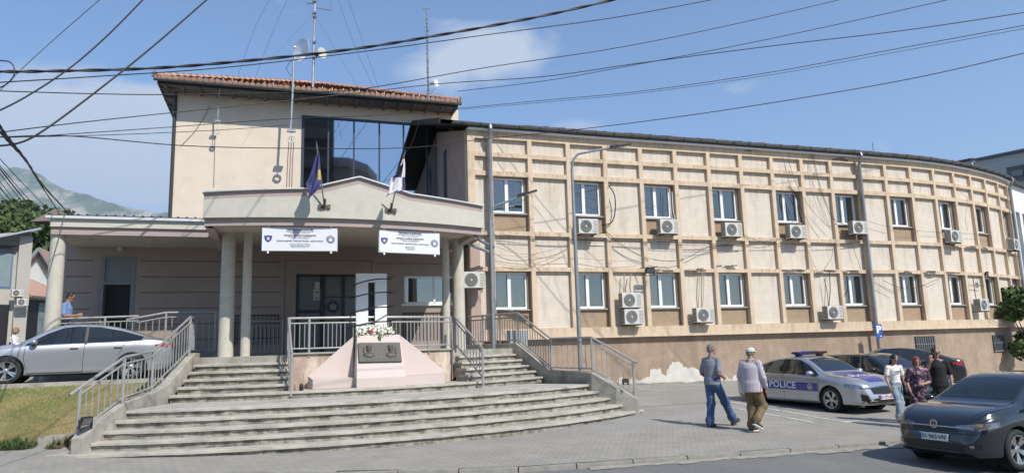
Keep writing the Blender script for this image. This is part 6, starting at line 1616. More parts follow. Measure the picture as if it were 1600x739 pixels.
    for sg in (-1,1):          # mirrors
        b_ = MB(); b_.ell((.80, sg*(.985), 1.02),(.085,.105,.062), n=14, m=9); mo = ob(b_, 'wing_mirror', paint, smooth=60)
        b_ = MB(); b_.beam((.82,sg*.86,.955),(.82,sg*.94,.99),.07,.05); ob(b_, 'mirror_foot', blk, mo)
    # wheels
    tyre = MB(); rim = MB(); tw = .105
    tyre.lathe([(rr_, z_) for rr_, z_ in ((sp['rr']-.01,-tw*.8),(sp['rr']+.012,-tw),(tr-.045,-tw*1.04),(tr-.012,-tw*.92),(tr,-tw*.7),(tr,tw*.7),(tr-.012,tw*.92),(tr-.045,tw*1.04),(sp['rr']+.012,tw),(sp['rr']-.01,tw*.8))], 40)
    rp_ = sp['rr']
    rim.lathe([(rp_-.012,-.09),(rp_+.004,-.088),(rp_+.006,-.1),(rp_-.006,-.1),(rp_-.018,-.082),(rp_-.02,.05)], 40)
    for k in range(spokes):
        for d_ in ((-.13,.13) if spokes == 5 else (0,)):
            a = 2*pi*k/spokes+pi/2; r0, r1 = .055, rp_-.012
            w0 = .018 if spokes == 5 else .022
            a0_, a1_ = a+d_*.5, a+d_*1.35
            p0 = Vector((r0*cos(a0_), r0*sin(a0_), -.062)); p1 = Vector((r1*cos(a1_), r1*sin(a1_), -.088)); nrm_ = Vector((-sin(a),cos(a),0))
            v = [p0-nrm_*w0,p0+nrm_*w0,p1+nrm_*w0*1.25,p1-nrm_*w0*1.25]; dz_ = Vector((0,0,.03))
            rim.add([tuple(q) for q in v]+[tuple(q+dz_) for q in v],[(0,1,2,3),(7,6,5,4),(0,4,5,1),(1,5,6,2),(2,6,7,3),(3,7,4,0)])
    rim.lathe([(0,-.072),(.03,-.072),(.062,-.062),(.062,-.02)], 20)
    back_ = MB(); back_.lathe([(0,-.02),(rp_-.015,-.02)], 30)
    rimm = mat('alloy_rim', (.50,.51,.52), .28, .85, var=0)
    for wx in (sp['wf'], sp['wr']):
        for sg in (-1,1):
            Mw = Matrix.Translation((wx, sg*(wd(wx)-.115), tr)) @ Matrix.Rotation(sg*pi/2,4,'X') @ Matrix.Rotation(random.uniform(0,1.2),4,'Z')
            wh = bpy.data.objects.new('wheel', tyre.mesh('wheel', rub)); COL.objects.link(wh); wh.data.transform(S @ Mw); wh.parent = t
            wh.data.polygons.foreach_set('use_smooth',[True]*len(wh.data.polygons))
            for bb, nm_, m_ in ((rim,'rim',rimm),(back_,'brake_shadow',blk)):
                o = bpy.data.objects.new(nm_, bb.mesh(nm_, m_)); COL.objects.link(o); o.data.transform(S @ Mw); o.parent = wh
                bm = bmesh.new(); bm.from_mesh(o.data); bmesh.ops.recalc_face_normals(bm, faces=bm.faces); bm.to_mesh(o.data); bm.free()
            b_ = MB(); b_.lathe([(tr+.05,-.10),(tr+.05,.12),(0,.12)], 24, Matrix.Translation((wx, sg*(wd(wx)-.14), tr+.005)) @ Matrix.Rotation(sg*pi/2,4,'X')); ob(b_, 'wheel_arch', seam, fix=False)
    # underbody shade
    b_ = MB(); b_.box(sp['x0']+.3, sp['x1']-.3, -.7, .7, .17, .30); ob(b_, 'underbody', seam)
    if kind == 'oct':
        for ax,sg in (('FL',1),('FR',-1)):
            k1 = .7071
            # coordinates across the diagonal view: u = (x - sg*y)/sqrt2 style
            uu = lambda x,y: (x-abs(y))*k1
            patch([(uu(2.20,.42),.615),(uu(2.05,.74),.63),(uu(1.78,.86),.665)],[(uu(2.20,.42),.665),(uu(2.05,.74),.735),(uu(1.78,.86),.755)], ax, .006, 'headlight', lens, nu=5, nv=4) if ax == 'FL' else patch([(uu(2.20,.42),.615),(uu(2.05,.74),.63),(uu(1.78,.86),.665)],[(uu(2.20,.42),.665),(uu(2.05,.74),.735),(uu(1.78,.86),.755)], ax, .006, 'headlight', lens, nu=5, nv=4)
        patch([(-.43,.49),(0,.47),(.43,.49)],[(-.50,.645),(0,.665),(.50,.645)], 'F', .006, 'grille', blk, nu=6, nv=4)
        for sg in (-1,1): patch([(1.12,sg*.74),(1.6,sg*.70),(2.05,sg*.56)],[(1.12,sg*.75),(1.6,sg*.71),(2.05,sg*.57)], 'T', .003, 'bonnet_seam', seam, nu=8, nv=1)
        patch([(-.51,.645),(0,.665),(.51,.645)],[(-.53,.668),(0,.69),(.53,.668)], 'F', .010, 'grille_trim', chrome, nu=6, nv=1)
        patch([(-.72,.26),(0,.25),(.72,.26)],[(-.66,.36),(0,.40),(.66,.36)], 'F', .006, 'lower_grille', blk, nu=6, nv=3)
        for sg in (-1,1):
            patch([(sg*.56,.33),(sg*.72,.33)],[(sg*.60,.46),(sg*.74,.50)], 'F', .007, 'side_intake', blk, nu=3, nv=3)
        patch([(-.74,.215),(0,.205),(.74,.215)],[(-.74,.235),(0,.225),(.74,.235)], 'F', .009, 'lip_trim', chrome, nu=6, nv=1)
        for ax in ('L','R'): patch([(-2.20,.80),(-1.88,.85)],[(-2.24,.93),(-1.88,.89)], ax, .006, 'tail_light', redl, nu=5, nv=3)
        for sg in (-1,1): patch([(sg*.45,.80),(sg*.80,.80)],[(sg*.45,.90),(sg*.78,.92)], 'B', .006, 'tail_light', redl, nu=4, nv=3)
    else:
        k1 = .7071; uu = lambda x,y: (x-abs(y))*k1
        for ax in ('FL','FR'):
            patch([(uu(2.02,.36),.655),(uu(1.92,.66),.635),(uu(1.66,.85),.70)],[(uu(2.02,.36),.70),(uu(1.92,.66),.745),(uu(1.66,.85),.765)], ax, .006, 'headlight', mat('smoked_lens', (.20,.20,.21), .08, .5, var=.6, vs=20), nu=6, nv=4)
        for sg in (-1,1):
            b_ = MB(); h = cast((6, sg*.69, .705),(-1,0,0),.012)
            if h: b_.ell(tuple(h),(.018,.075,.034), n=12, m=7); ob(b_, 'lamp_bowl', mat('amber_lamp_bowl', (.50,.36,.16), .12, .6, var=.3, vs=30), smooth=60)
            patch([(sg*.55,.35),(sg*.72,.35)],[(sg*.56,.43),(sg*.72,.43)], 'F', .006, 'fog_intake', blk, nu=3, nv=3)
            b_ = MB(); h = cast((6, sg*.61, .385),(-1,0,0),.008)
            if h: b_.ell(tuple(h),(.012,.05,.028), n=12, m=7); ob(b_, 'fog_lamp', lens, smooth=60)
        patch([(-.40,.60),(0,.59),(.40,.60)],[(-.40,.665),(0,.665),(.40,.665)], 'F', .004, 'upper_grille', blk, nu=6, nv=2)
        patch([(-.62,.668),(0,.668),(.62,.668)],[(-.62,.678),(0,.678),(.62,.678)], 'F', .009, 'chrome_line', chrome, nu=8, nv=1)
        patch([(-.48,.27),(0,.26),(.48,.27)],[(-.55,.42),(0,.44),(.55,.42)], 'F', .005, 'lower_grille', blk, nu=6, nv=3)
        for z_ in (.30,.335,.37): patch([(-.46,z_),(.46,z_)],[(-.46,z_+.008),(.46,z_+.008)], 'F', .010, 'grille_bar', mat('grille_grey',(.04,.04,.042),.4,var=0), nu=8, nv=1)
        patch([(-.83,.585),(-.42,.575),(.42,.575),(.83,.585)],[(-.83,.592),(-.42,.582),(.42,.582),(.83,.592)], 'F', .003, 'bumper_seam', seam, nu=8, nv=1)
        for sg in (-1,1): patch([(1.02,sg*.70),(1.5,sg*.69),(1.88,sg*.58)],[(1.02,sg*.71),(1.5,sg*.70),(1.88,sg*.59)], 'T', .003, 'bonnet_seam', seam, nu=8, nv=1)
        patch([(-.80,.20),(0,.195),(.80,.20)],[(-.80,.245),(0,.235),(.80,.245)], 'F', .006, 'chin_spoiler', blk, nu=8, nv=1)
        for ax in ('L','R'): patch([(-1.93,.86),(-1.72,.9)],[(-1.93,1.02),(-1.75,1.0)], ax, .006, 'tail_light', redl, nu=3, nv=3)
    if plate:
        h = cast((6,0,plate[2]),(-1,0,0),.015)
        if h:
            b_ = MB(); b_.box(h.x-.004,h.x+.012,-.26,.26,plate[2]-.058,plate[2]+.058); pl = ob(b_, 'number_plate', plate[1])
            me_ = text_mesh(plate[0], .10, bold=.002); b_ = MB(); mw = max(v.co.x for v in me_.vertices); kx = .22/mw
            b_.add([(h.x+.015, v.co.x*kx+.012, plate[2]+v.co.y-.002) for v in me_.vertices],[tuple(p.vertices) for p in me_.polygons]); bpy.data.meshes.remove(me_)
            ob(b_, 'plate_number', black, pl, fix=False)
            b_ = MB(); b_.box(h.x+.012,h.x+.014,-.26,-.215,plate[2]-.056,plate[2]+.056); ob(b_, 'plate_blue_band', mat('plate_blue',(.03,.05,.35),.5,var=0), pl)
    if extras: extras(t, patch, decal, cast, ob, body)
    return t
silver = mat('silver_paint', (.45,.465,.49), .27, .62, var=.02, vs=3, coat=.8)
polop = mat('dark_blue_grey_paint', (.014,.017,.024), .2, .2, var=0, coat=1)
blackp = mat('black_car_paint', (.010,.011,.013), .18, .2, var=0, coat=1)
pblue = mat('police_blue', (.03,.035,.26), .3, .1, var=0, coat=.6)
whp = mat('decal_white', (.75,.76,.78), .5, var=0)
platew = mat('plate_white', (.68,.68,.68), .5, var=.02); platep = mat('plate_pinkish', (.66,.50,.50), .5, var=.05)
def ext_police(t, patch, decal, cast, ob, body):
    for ax in ('L','R'):
        patch([(-2.0,.56),(-1.7,.565),(.96,.525)],[(-2.0,.79),(-1.7,.79),(.96,.745)], ax, .0035, 'blue_stripe', pblue, nu=14, nv=4)
    decal('POLICE', .25, 'R', -.30, .668, .008, whp, rot=-.012, squeeze=1.25); decal('POLICE', .25, 'L', -.30, .668, .008, whp, squeeze=1.25)
    for ax, sg in (('L',1),('R',-1)):
        b_ = MB(); h = cast((.70,4*sg,.645),(0,-sg,0),.006)
        if h:
            Mx = Matrix.Translation(h) @ Matrix.Rotation(pi/2,4,'X'); pts = []
            for q in range(32):
                a_ = pi*q/16; rr_ = .10 if q % 2 == 0 else .078; pts.append((rr_*cos(a_), rr_*sin(a_)))
            b_.prism(pts, -.003, .003, Mx); o_ = ob(b_, 'door_badge', mat('badge_silver',(.45,.43,.38),.4,.2,var=0))
            b_ = MB(); b_.lathe([(0,-.006),(.06,-.006),(.06,.006),(0,.006)], 16, Mx); ob(b_, 'badge_disc', mat('badge_mauve',(.16,.14,.22),.5,var=0), o_)
            b_ = MB(); b_.ell((0,-.008,0),(.035,.03,.010), Mx); ob(b_, 'badge_centre', whp, o_)
    # bonnet panel
    patch([(1.10,-.50),(1.6,-.52),(2.12,-.30)],[(1.10,.50),(1.6,.52),(2.12,.30)], 'T', .0035, 'bonnet_panel', pblue, nu=8, nv=10)
    decal('POLICE', .24, 'T', 1.62, 0, .008, whp, rot=pi, squeeze=1.25) if 0 else decal_top(t, cast)
    # light bar
    lb = MB(); lb.box(-.22,.10,-.56,-.16,1.525,1.59); 
    b1 = ob(lb, 'light_bar', mat('blue_beacon', (.02,.03,.22), .12, var=0)); b1.modifiers.new('e','BEVEL').width = .02
    b_ = MB(); b_.box(-.20,.08,-.16,.16,1.53,1.60); ob(b_, 'beacon_centre', mat('dark_beacon',(.03,.02,.05),.2,var=0), b1)
    b_ = MB(); b_.box(-.22,.10,.16,.56,1.525,1.59); ob(b_, 'beacon_red', mat('dark_red_beacon',(.06,.012,.02),.15,var=0), b1)
    b_ = MB(); b_.box(-.15,.03,-.46,-.36,1.44,1.53); b_.box(-.15,.03,.36,.46,1.44,1.53); b_.box(-.16,.04,-.5,.5,1.50,1.525); ob(b_, 'bar_mount', black, b1)
def decal_top(t, cast):
    me_ = text_mesh('POLICE', .25, bold=.003); bm = bmesh.new(); bm.from_mesh(me_); bpy.data.meshes.remove(me_)
    bmesh.ops.subdivide_edges(bm, edges=[e for e in bm.edges if e.calc_length() > .05], cuts=2); bmesh.ops.triangulate(bm, faces=bm.faces)
    for v in bm.verts:
        h = cast((1.62-v.co.y*-1.0*1.0, v.co.x*1.1, 4), (0,0,-1), .008); v.co = h if h else Vector((1.6,0,.8))
    me_ = bpy.data.meshes.new('lettering'); bm.to_mesh(me_); bm.free(); me_.materials.append(whp); me_.transform(Matrix.Diagonal((.94,.94,.94,1)))
    o = bpy.data.objects.new('bonnet_lettering', me_); COL.objects.link(o); o.parent = t
def ext_emblem(t, patch, decal, cast, ob, body):
    h = cast((6,0,.70),(-1,0,0),.012)
    ch = mat('chrome_trim', ())if 0 else MATS['chrome_trim']
    Mx = Matrix.Translation(h+Vector((.01,0,0))) @ Matrix.Rotation(pi/2,4,'Y') @ Matrix.Rotation(pi/2,4,'Z')
    b_ = MB(); b_.lathe([(.055,-.004),(.068,-.004),(.068,.006),(.055,.006),(.055,-.004)], 32, Mx)
    def st(x0,y0,x1,y1): b_.beam(Mx @ Vector((x0,y0,.002)), Mx @ Vector((x1,y1,.002)), .011, .008)
    st(-.028,.050,0,.006); st(.028,.050,0,.006)
    st(-.052,.020,-.026,-.045); st(-.026,-.045,0,.0); st(0,.0,.026,-.045); st(.026,-.045,.052,.020)
    e_ = ob(b_, 'round_emblem', ch)
    b_ = MB(); b_.lathe([(0,-.006),(.056,-.006)], 24, Mx); ob(b_, 'emblem_back', MATS['trim_black'], e_, fix=False)
random.seed(12)
car('parked_car', 'silver saloon parked on the raised forecourt left of the stairs', OCT, silver, (-10.95,17.66,ZF+.003), R_(-152), .94, cat='car')
car('police_car', 'silver police car with a blue side stripe and roof light bar', OCT, silver, (8.15,19.75,gz(8.15,19.75)-.04), R_(-65), .94, cat='police car', plate=('01 275 AD', platep, .40), extras=ext_police)
car('moving_car', 'dark hatchback driving past on the road at the lower right corner', HAT, polop, (8.61,12.62,gz(8.61,12.62)-.07), R_(-157), .97, cat='car', plate=('01·965·HV', platew, .50), kind='hat', extras=ext_emblem)
car('parked_car', 'black hatchback parked directly beside the police car', HAT, blackp, (10.55,21.0,gz(10.55,21)-.05), R_(-70), .94, cat='car', kind='hat', spokes=8)
car('parked_car', 'black saloon parked by the wing wall behind the three women', OCT, blackp, (13.35,25.6,gz(13.35,25.6)-.02), R_(160), .94, cat='car')
car('parked_car', 'white car half hidden behind the black fence at the left edge', HAT, mat('white_car_paint',(.62,.63,.65),.25,var=0,coat=.6), (-24.3,28.2,ZF), R_(20), 1.0, cat='car', kind='hat')
car('near_car', 'black car of which only a roof corner shows at the bottom left', HAT, blackp, (-3.9,4.35,gz(-3.9,4.3)-.07), R_(-20), 1.0, cat='car', kind='hat')
# scooter by the fence
t = thing('scooter', 'dark scooter parked behind the black fence near the woman in white', 'scooter', at(45,520,28.5), 0)
t.location.z = ZF; t.rotation_euler = (0,0,R_(15))
for x in (-.6,.62):
    b = MB(); b.lathe([(.16,-.05),(.25,-.05),(.27,0),(.25,.05),(.16,.05),(.16,-.05)], 20, Matrix.Translation((x,0,.27)) @ Matrix.Rotation(pi/2,4,'X')); b.build('wheel', rub, t, smooth=True)
b = MB(); b.ell((-.35,0,.55),(.42,.14,.2)); b.ell((.45,0,.62),(.13,.16,.36)); b.box(-.2,.4,-.12,.12,.30,.38); b.ell((-.62,0,.72),(.18,.12,.1)); b.build('body', blackp, t, smooth=60)
b = MB(); b.ell((-.3,0,.80),(.38,.13,.06)); b.build('seat', rub, t, smooth=60)
b = MB(); b.tube([(.62,0,.27),(.5,0,.95)], .03, 6); b.tube([(.46,-.3,1.03),(.5,0,.97),(.46,.3,1.03)], .02, 6); b.ell((.55,0,.95),(.08,.1,.09)); b.build('handlebar', dark, t)
# ================================================================ PEOPLE
def capsule(b, p0, p1, r0, r1, n=14, m=5, sq=1.0):
    p0 = Vector(p0); p1 = Vector(p1); d = p1-p0; ln = max(d.length, 1e-4); z = d/ln
    x = z.orthogonal().normalized() if sq == 1.0 else Vector((1,0,0))-z*z.x
    x = x.normalized(); y = z.cross(x); rows = []
    for i in range(m+1):
        a = -pi/2+pi/2*i/m; rows.append([tuple(p0+x*r0*cos(a)*cos(t)+y*r0*sq*cos(a)*sin(t)+z*r0*sin(a)) for t in [2*pi*k/n for k in range(n)]])
    for i in range(m+1):
        a = pi/2*i/m; rows.append([tuple(p1+x*r1*cos(a)*cos(t)+y*r1*sq*cos(a)*sin(t)+z*r1*sin(a)) for t in [2*pi*k/n for k in range(n)]])
    b.grid(rows, close=True)
def skinmesh(name, prims, m, parent, vox=.011, sm=3, fine=None):
    b = MB()
    for p in prims:
        if p[0] == 'c': capsule(b, p[1], p[2], p[3], p[4], sq=(p[5] if len(p) > 5 else 1.0))
        elif p[0] == 'e': b.ell(p[1], p[2], p[3] if len(p) > 3 else None, n=18, m=12)
        elif p[0] == 'l':
            rows = [[(c[0]+rx*cos(2*pi*k/20), c[1]+ry*sin(2*pi*k/20), c[2]) for k in range(20)] for c, rx, ry in p[1]]
            b.grid(rows, close=True); n_ = len(b.v); b.f += [tuple(range(n_-20*len(rows), n_-20*len(rows)+20)), tuple(range(n_-1, n_-21, -1))]; b.mi += [0,0]
    o = b.build(name, m, None, fix=True)
    md = o.modifiers.new('r','REMESH'); md.mode = 'VOXEL'; md.voxel_size = vox; md.use_smooth_shade = True
    s = o.modifiers.new('s','SMOOTH'); s.factor = .5; s.iterations = sm
    dg = bpy.context.evaluated_depsgraph_get(); dg.update(); me = bpy.data.meshes.new_from_object(o.evaluated_get(dg)); o.modifiers.clear(); o.data = me
    me.polygons.foreach_set('use_smooth', [True]*len(me.polygons)); o.parent = parent; o.name = name
    return o
def limb(a, b_, c, ra, rb, rc):    # two segments
    return [('c',a,b_,ra,rb),('c',b_,c,rb,rc)]
def hand(wrist, direc, palm_n, s=1.0, curl=.4, side=1):
    """prims for a palm, four fingers of unequal length and a thumb; direc along the hand, palm_n out of the palm"""
    w_ = Vector(wrist); d = Vector(direc).normalized(); n = Vector(palm_n); n = (n-d*n.dot(d)).normalized(); c = d.cross(n)*side
    pr = [('c', w_, w_+d*.035*s, .026*s, .028*s)]
    for k,(o_,L_) in enumerate(((-.030,.072),(-.010,.082),(.011,.078),(.030,.060))):
        base = w_+d*.075*s+c*o_*s; pr.append(('c', w_+d*.02*s+c*o_*.7*s, base, .014*s, .0105*s))
        p = base; dd = d
        for j,fr in enumerate((.42,.33,.25)):
            dd = (dd+n*curl*(.5+.4*j)).normalized(); q = p+dd*L_*fr*s; pr.append(('c', p, q, .0092*s, .0085*s)); p = q
    tb = w_+d*.02*s-c*.026*s; t1 = tb+(d*.6-c*.75+n*.25).normalized()*.036*s; t2 = t1+(d*.9-c*.2+n*.4).normalized()*.030*s
    pr += [('c', tb, t1, .014*s, .0115*s),('c', t1, t2, .0115*s, .0095*s)]
    return pr
def fabric(name, col, **k): return mat(name, col, .9, var=k.pop('var',.12), vs=k.pop('vs',9), bump=.006, bs=14, **k)
def person(name_label, loc, rz, h, pose, looks, group=None):
    P = {k: Vector(v) for k, v in pose.items()}; female = looks.get('female', False); fat = looks.get('fat', 1.0)
    t = thing('person', name_label, 'person', loc, rz, group); sc_ = h/1.75; t.scale = (sc_, sc_, sc_)
    skin = mat('skin_'+looks.get('tone','mid'), looks.get('skin',(.36,.20,.135)), .6, var=.05, vs=8)
    hd = P['head']; nk = P['neck']; ch = P['chest']; pe = P['pelvis']
    tilt = looks.get('nod', 0); turn = looks.get('turn', 0)
    Mh = Matrix.Translation(hd) @ Matrix.Rotation(turn,4,'Z') @ Matrix.Rotation(tilt,4,'X')
    sw = .175*(.92 if female else 1.0)
    pr = [('e',(0,-.005,.03),(.073,.092,.098),Mh),('e',(0,.022,-.045),(.052,.062,.058),Mh),('e',(0,.088,-.012),(.013,.022,.022),Mh),('e',(0,.078,-.052),(.022,.012,.008),Mh),('e',(0,.07,-.088),(.022,.02,.016),Mh),
          ('e',(.074,-.008,-.005),(.010,.020,.032),Mh),('e',(-.074,-.008,-.005),(.010,.020,.032),Mh),('e',(0,.078,.020),(.045,.014,.010),Mh),
          ('c', nk, Mh @ Vector((0,-.012,-.05)), .056*(.88 if female else 1.05), .052*(.88 if female else 1.05))]
    rw = .10*fat
    tors = [('l',[(nk-Vector((0,0,.02)),.06,.055),(lerp(ch,nk,.62),.14*fat,.085*fat),(ch+Vector((0,0,.05)),.155*fat,.105*fat),(lerp(ch,pe,.55),.13*fat,.10*fat),(pe+Vector((0,0,.02)),.14*fat,.11*fat)]),('c', pe+Vector((-.055,0,0)), pe+Vector((.055,0,0)), .115*fat, .115*fat)]
    pr += tors
    for s_, S_ in ((-1,'L'),(1,'R')):
        sh, el, wr = P['sh'+S_], P['el'+S_], P['wr'+S_]; hp, kn, an = P['hip'+S_], P['kn'+S_], P['an'+S_]
        pr.append(('c', nk-Vector((0,0,.02)), sh, .045, .052)); pr += limb(sh, el, wr, .050, .040, .026)
        pr += limb(hp, kn, an, .085, .056, .042)
        dirh = (wr-el).normalized() if ('hd'+S_) not in P else P['hd'+S_]
        pn = P.get('pn'+S_, Vector((-s_,0,0)))
        pr += hand(wr, dirh, pn, 1.0, looks.get('curl',.35), side=s_)
    skinmesh('body', pr, skin, t, vox=.0088, sm=2)
    # eyes, mouth, brows
    for sx in (-.031,.031):
        b = MB(); b.ell((sx,.079,.006),(.013,.009,.008), Mh); b.build('eye', mat('eye_dark',(.03,.02,.018),.3,var=0), t, smooth=60)
        if looks.get('brows', True): b = MB(); b.ell((sx,.086,.026),(.019,.006,.005), Mh); b.build('eyebrow', mat('brow',(.06,.05,.045),.9,var=0), t, smooth=60)
    b = MB(); b.ell((0,.087,-.052),(.020,.005,.004), Mh); b.build('mouth', mat('lips',(.28,.10,.085),.6,var=0), t, smooth=60)
    # top garment
    tp_ = looks['top']; gr = []; e = tp_.get('ease', .02); hem = tp_.get('hem', -.02)
    wm = .90 if female else 1.0; ws = tp_.get('waist', .90 if female else 1.0)
    gr += [('l',[(nk-Vector((0,0,.005)),.066,.060),(nk-Vector((0,0,.05)),.105*wm,.075),(lerp(ch,nk,.60),.165*wm*fat**.5,.095*fat+e*.5),(ch+Vector((0,.004,.05)),.168*wm*fat+e*.5,.112*fat+e),(lerp(ch,pe,.35),.155*wm*fat+e*.6,.112*fat+e),
           (lerp(ch,pe,.65),.145*ws*fat+e,.110*fat+e),(pe+Vector((0,0,.06)),.150*fat+e,.118*fat+e),(pe+Vector((0,0,hem)),.158*fat+e,.125*fat+e)]),
           ('c', lerp(ch,nk,.5)+Vector((-.13,0,0))*wm, lerp(ch,nk,.5)+Vector((.13,0,0))*wm, .062, .062)]
    for S_ in 'LR':
        sh, el, wr = P['sh'+S_], P['el'+S_], P['wr'+S_]; q = tp_.get('sleeve', .8)
        gr += [('c', ch+Vector((0,0,.12)), sh, .060, .056+e*.4)]
        if q <= 1: gr.append(('c', sh, lerp(sh,el,q), .052+e*.3, .050+e*.6))
        else: gr += [('c', sh, el, .060+e*.4, .050+e*.4),('c', el, lerp(el,wr,q-1), .050+e*.4, .038+e*.4)]
    skinmesh(tp_.get('name','shirt'), gr, tp_['mat'], t, vox=.012, sm=5)
    if tp_.get('collar'):
        b = MB(); b.lathe([(.066,-.03),(.070,.0),(.062,.03),(.056,.0)], 16, Matrix.Translation(nk+Vector((0,.0,.0)))); b.build('collar', tp_['mat'], t, smooth=60)
    # bottom garment
    bo = looks['bottom']; gr = []
    if bo.get('skirt'):
        gr += [('c', pe+Vector((-.07,0,.05)), pe+Vector((.07,0,.05)), .125*fat, .125*fat),('c', pe+Vector((-.08,0,-.3)), pe+Vector((.08,0,-.3)), .14*fat, .14*fat),('c', pe+Vector((-.085,0,-.55)), pe+Vector((.085,0,-.55)), .145*fat, .145*fat),('c',pe,pe+Vector((0,0,-.55)),.15*fat,.16*fat)]
    else:
        r1, r2, r3 = bo.get('r', (.100,.078,.078))
        gr += [('c', pe+Vector((-.065,0,.04)), pe+Vector((.065,0,.04)), .122*fat, .122*fat),('c', pe+Vector((-.06,0,-.04)), pe+Vector((.06,0,-.04)), .118*fat, .118*fat)]
        for S_ in 'LR':
            hp, kn, an = P['hip'+S_], P['kn'+S_], P['an'+S_]
            gr += [('c', hp, kn, r1, r2),('c', kn, lerp(kn,an,bo.get('len',.97)), r2, r3)]
            d_ = (an-kn)                                      # folds behind the knee and at the ankle
            for f_ in (.0,.07,.82,.90): gr.append(('c', kn+d_*f_+Vector((-.02,0,0)), kn+d_*f_+Vector((.02,0,.012)), (r2 if f_ < .5 else r3)*1.03, (r2 if f_ < .5 else r3)*1.0))
    skinmesh(bo.get('name','trousers'), gr, bo['mat'], t, vox=.0115, sm=3)
    for S_ in 'LR':
        an = P['an'+S_]; toe = P.get('toe'+S_, an+Vector((0,.17,-.065))); fd = (toe-an).normalized(); hl = an+Vector((0,-.035,-.055)) if ('hl'+S_) not in P else P['hl'+S_]
        skinmesh('shoe', [('c', hl, lerp(hl,toe,.6), .040, .043),('c', lerp(hl,toe,.5), toe, .043, .034),('c', an+Vector((0,0,.0)), hl, .042, .040)], looks['shoe'], t, vox=.009, sm=2)
        if looks.get('sole'):
            b = MB(); d2 = (toe-hl).normalized(); up = Vector((1,0,0)).cross(d2).normalized(); a_ = hl-d2*.03-up*.034; c_2 = toe+d2*.028-up*.03
            b.beam(a_, c_2, .075, .026); b.build('sole', looks['sole'], t, bev=.008)
    hr = looks.get('hair')
    if hr:
        k = hr['kind']; hp_ = []
        if k == 'short': hp_ = [('e',(0,-.016,.042),(.079,.092,.092),Mh),('e',(0,-.06,.0),(.066,.045,.07),Mh)]
        if k == 'bob': hp_ = [('e',(0,-.018,.045),(.094,.102,.092),Mh),('e',(.072,-.012,-.03),(.036,.06,.075),Mh),('e',(-.072,-.012,-.03),(.036,.06,.075),Mh),('e',(0,-.07,-.03),(.075,.05,.085),Mh),('e',(0,.055,.085),(.06,.032,.028),Mh)]
        if k == 'long': hp_ = [('e',(0,-.018,.042),(.084,.100,.090),Mh),('c',Mh @ Vector((.072,-.03,-.02)),Mh @ Vector((.092,-.03,-.20)),.030,.022),('c',Mh @ Vector((-.072,-.03,-.02)),Mh @ Vector((-.092,-.03,-.20)),.030,.022),('c',Mh @ Vector((0,-.07,0)),Mh @ Vector((0,-.085,-.26)),.06,.045)]
        if k == 'tied': hp_ = [('e',(0,-.014,.044),(.080,.096,.088),Mh),('e',(.062,-.01,-.02),(.022,.05,.05),Mh),('e',(-.062,-.01,-.02),(.022,.05,.05),Mh),('e',(0,-.09,0),(.04,.04,.05),Mh)]
        skinmesh('hair', hp_, hr['mat'], t, vox=.009, sm=2)
    if looks.get('cap'):
        cp = looks['cap']; skinmesh('cap', [('e',(0,-.004,.062),(.088,.104,.058),Mh),('e',(0,-.004,.095),(.075,.085,.035),Mh)], cp, t, vox=.009, sm=2)
        b = MB(); b.lathe([(.085,.035),(.095,.036),(.095,.05),(.08,.055)], 20, Mh @ Matrix.Diagonal((1,1.16,1,1))); b.ell((0,.105,.040),(.062,.06,.008), Mh); b.build('cap_peak', cp, t, smooth=60)
    if looks.get('glasses'):
        b = MB(); 
        for sx in (-.033,.033): b.ell((sx,.092,.006),(.026,.006,.018), Mh)
        b.box(-.01,.01,.088,.096,.004,.012,Mh); b.build('sunglasses', black, t)
    for f_ in looks.get('extra', []): f_(t, P, Mh)
    return t
V = Vector
def base_pose(**k):
    p = dict(head=(0,.02,1.655), neck=(0,-.005,1.50), chest=(0,0,1.28), pelvis=(0,0,.96),
             shL=(-.185,0,1.42), shR=(.185,0,1.42), elL=(-.22,-.02,1.13), elR=(.22,-.02,1.13), wrL=(-.23,.06,.90), wrR=(.23,.06,.90),
             hipL=(-.085,0,.93), hipR=(.085,0,.93), knL=(-.09,.02,.50), knR=(.09,.02,.50), anL=(-.09,0,.09), anR=(.09,0,.09))
    p.update(k); return p
def foot(px, py):
    q = gp(px, py); return Vector((q[0], q[1], gz(*q)))
jeans = fabric('blue_jeans', (.045,.085,.19), col2=(.10,.16,.29), c2s=7, c2p=(.5,.7)); khaki = fabric('brown_trousers', (.15,.105,.055), col2=(.22,.165,.09), c2s=6, c2p=(.5,.7)); ljeans = fabric('light_jeans', (.20,.27,.34), col2=(.33,.39,.44), c2s=8, c2p=(.45,.65))
gshirt = fabric('grey_shirt', (.20,.215,.25)); wtee = fabric('white_tee', (.72,.71,.71), var=.04); bdress = fabric('black_dress', (.012,.012,.014))
stripe = fabric('striped_shirt', (.48,.45,.50), var=.04); 
def add_stripes(m):
    t = m.node_tree; l = t.links.new; p = t.nodes['Principled BSDF']; old = p.inputs['Base Color'].links[0].from_socket
    tcn = N(t,'ShaderNodeTexCoord'); sp_ = N(t,'ShaderNodeSeparateXYZ'); l(tcn.outputs['Object'], sp_.inputs[0])
    mu = N(t,'ShaderNodeMath', operation='MULTIPLY'); mu.inputs[1].default_value = 42; l(sp_.outputs[0], mu.inputs[0]); fr = N(t,'ShaderNodeMath', operation='FRACT'); l(mu.outputs[0], fr.inputs[0])
    lt = N(t,'ShaderNodeMath', operation='LESS_THAN'); lt.inputs[1].default_value = .3; l(fr.outputs[0], lt.inputs[0])
    x = N(t,'ShaderNodeMix', data_type='RGBA'); l(lt.outputs[0], x.inputs['Factor']); l(old, x.inputs['A']); x.inputs['B'].default_value = (.26,.20,.25,1); l(x.outputs['Result'], p.inputs['Base Color'])
add_stripes(stripe)
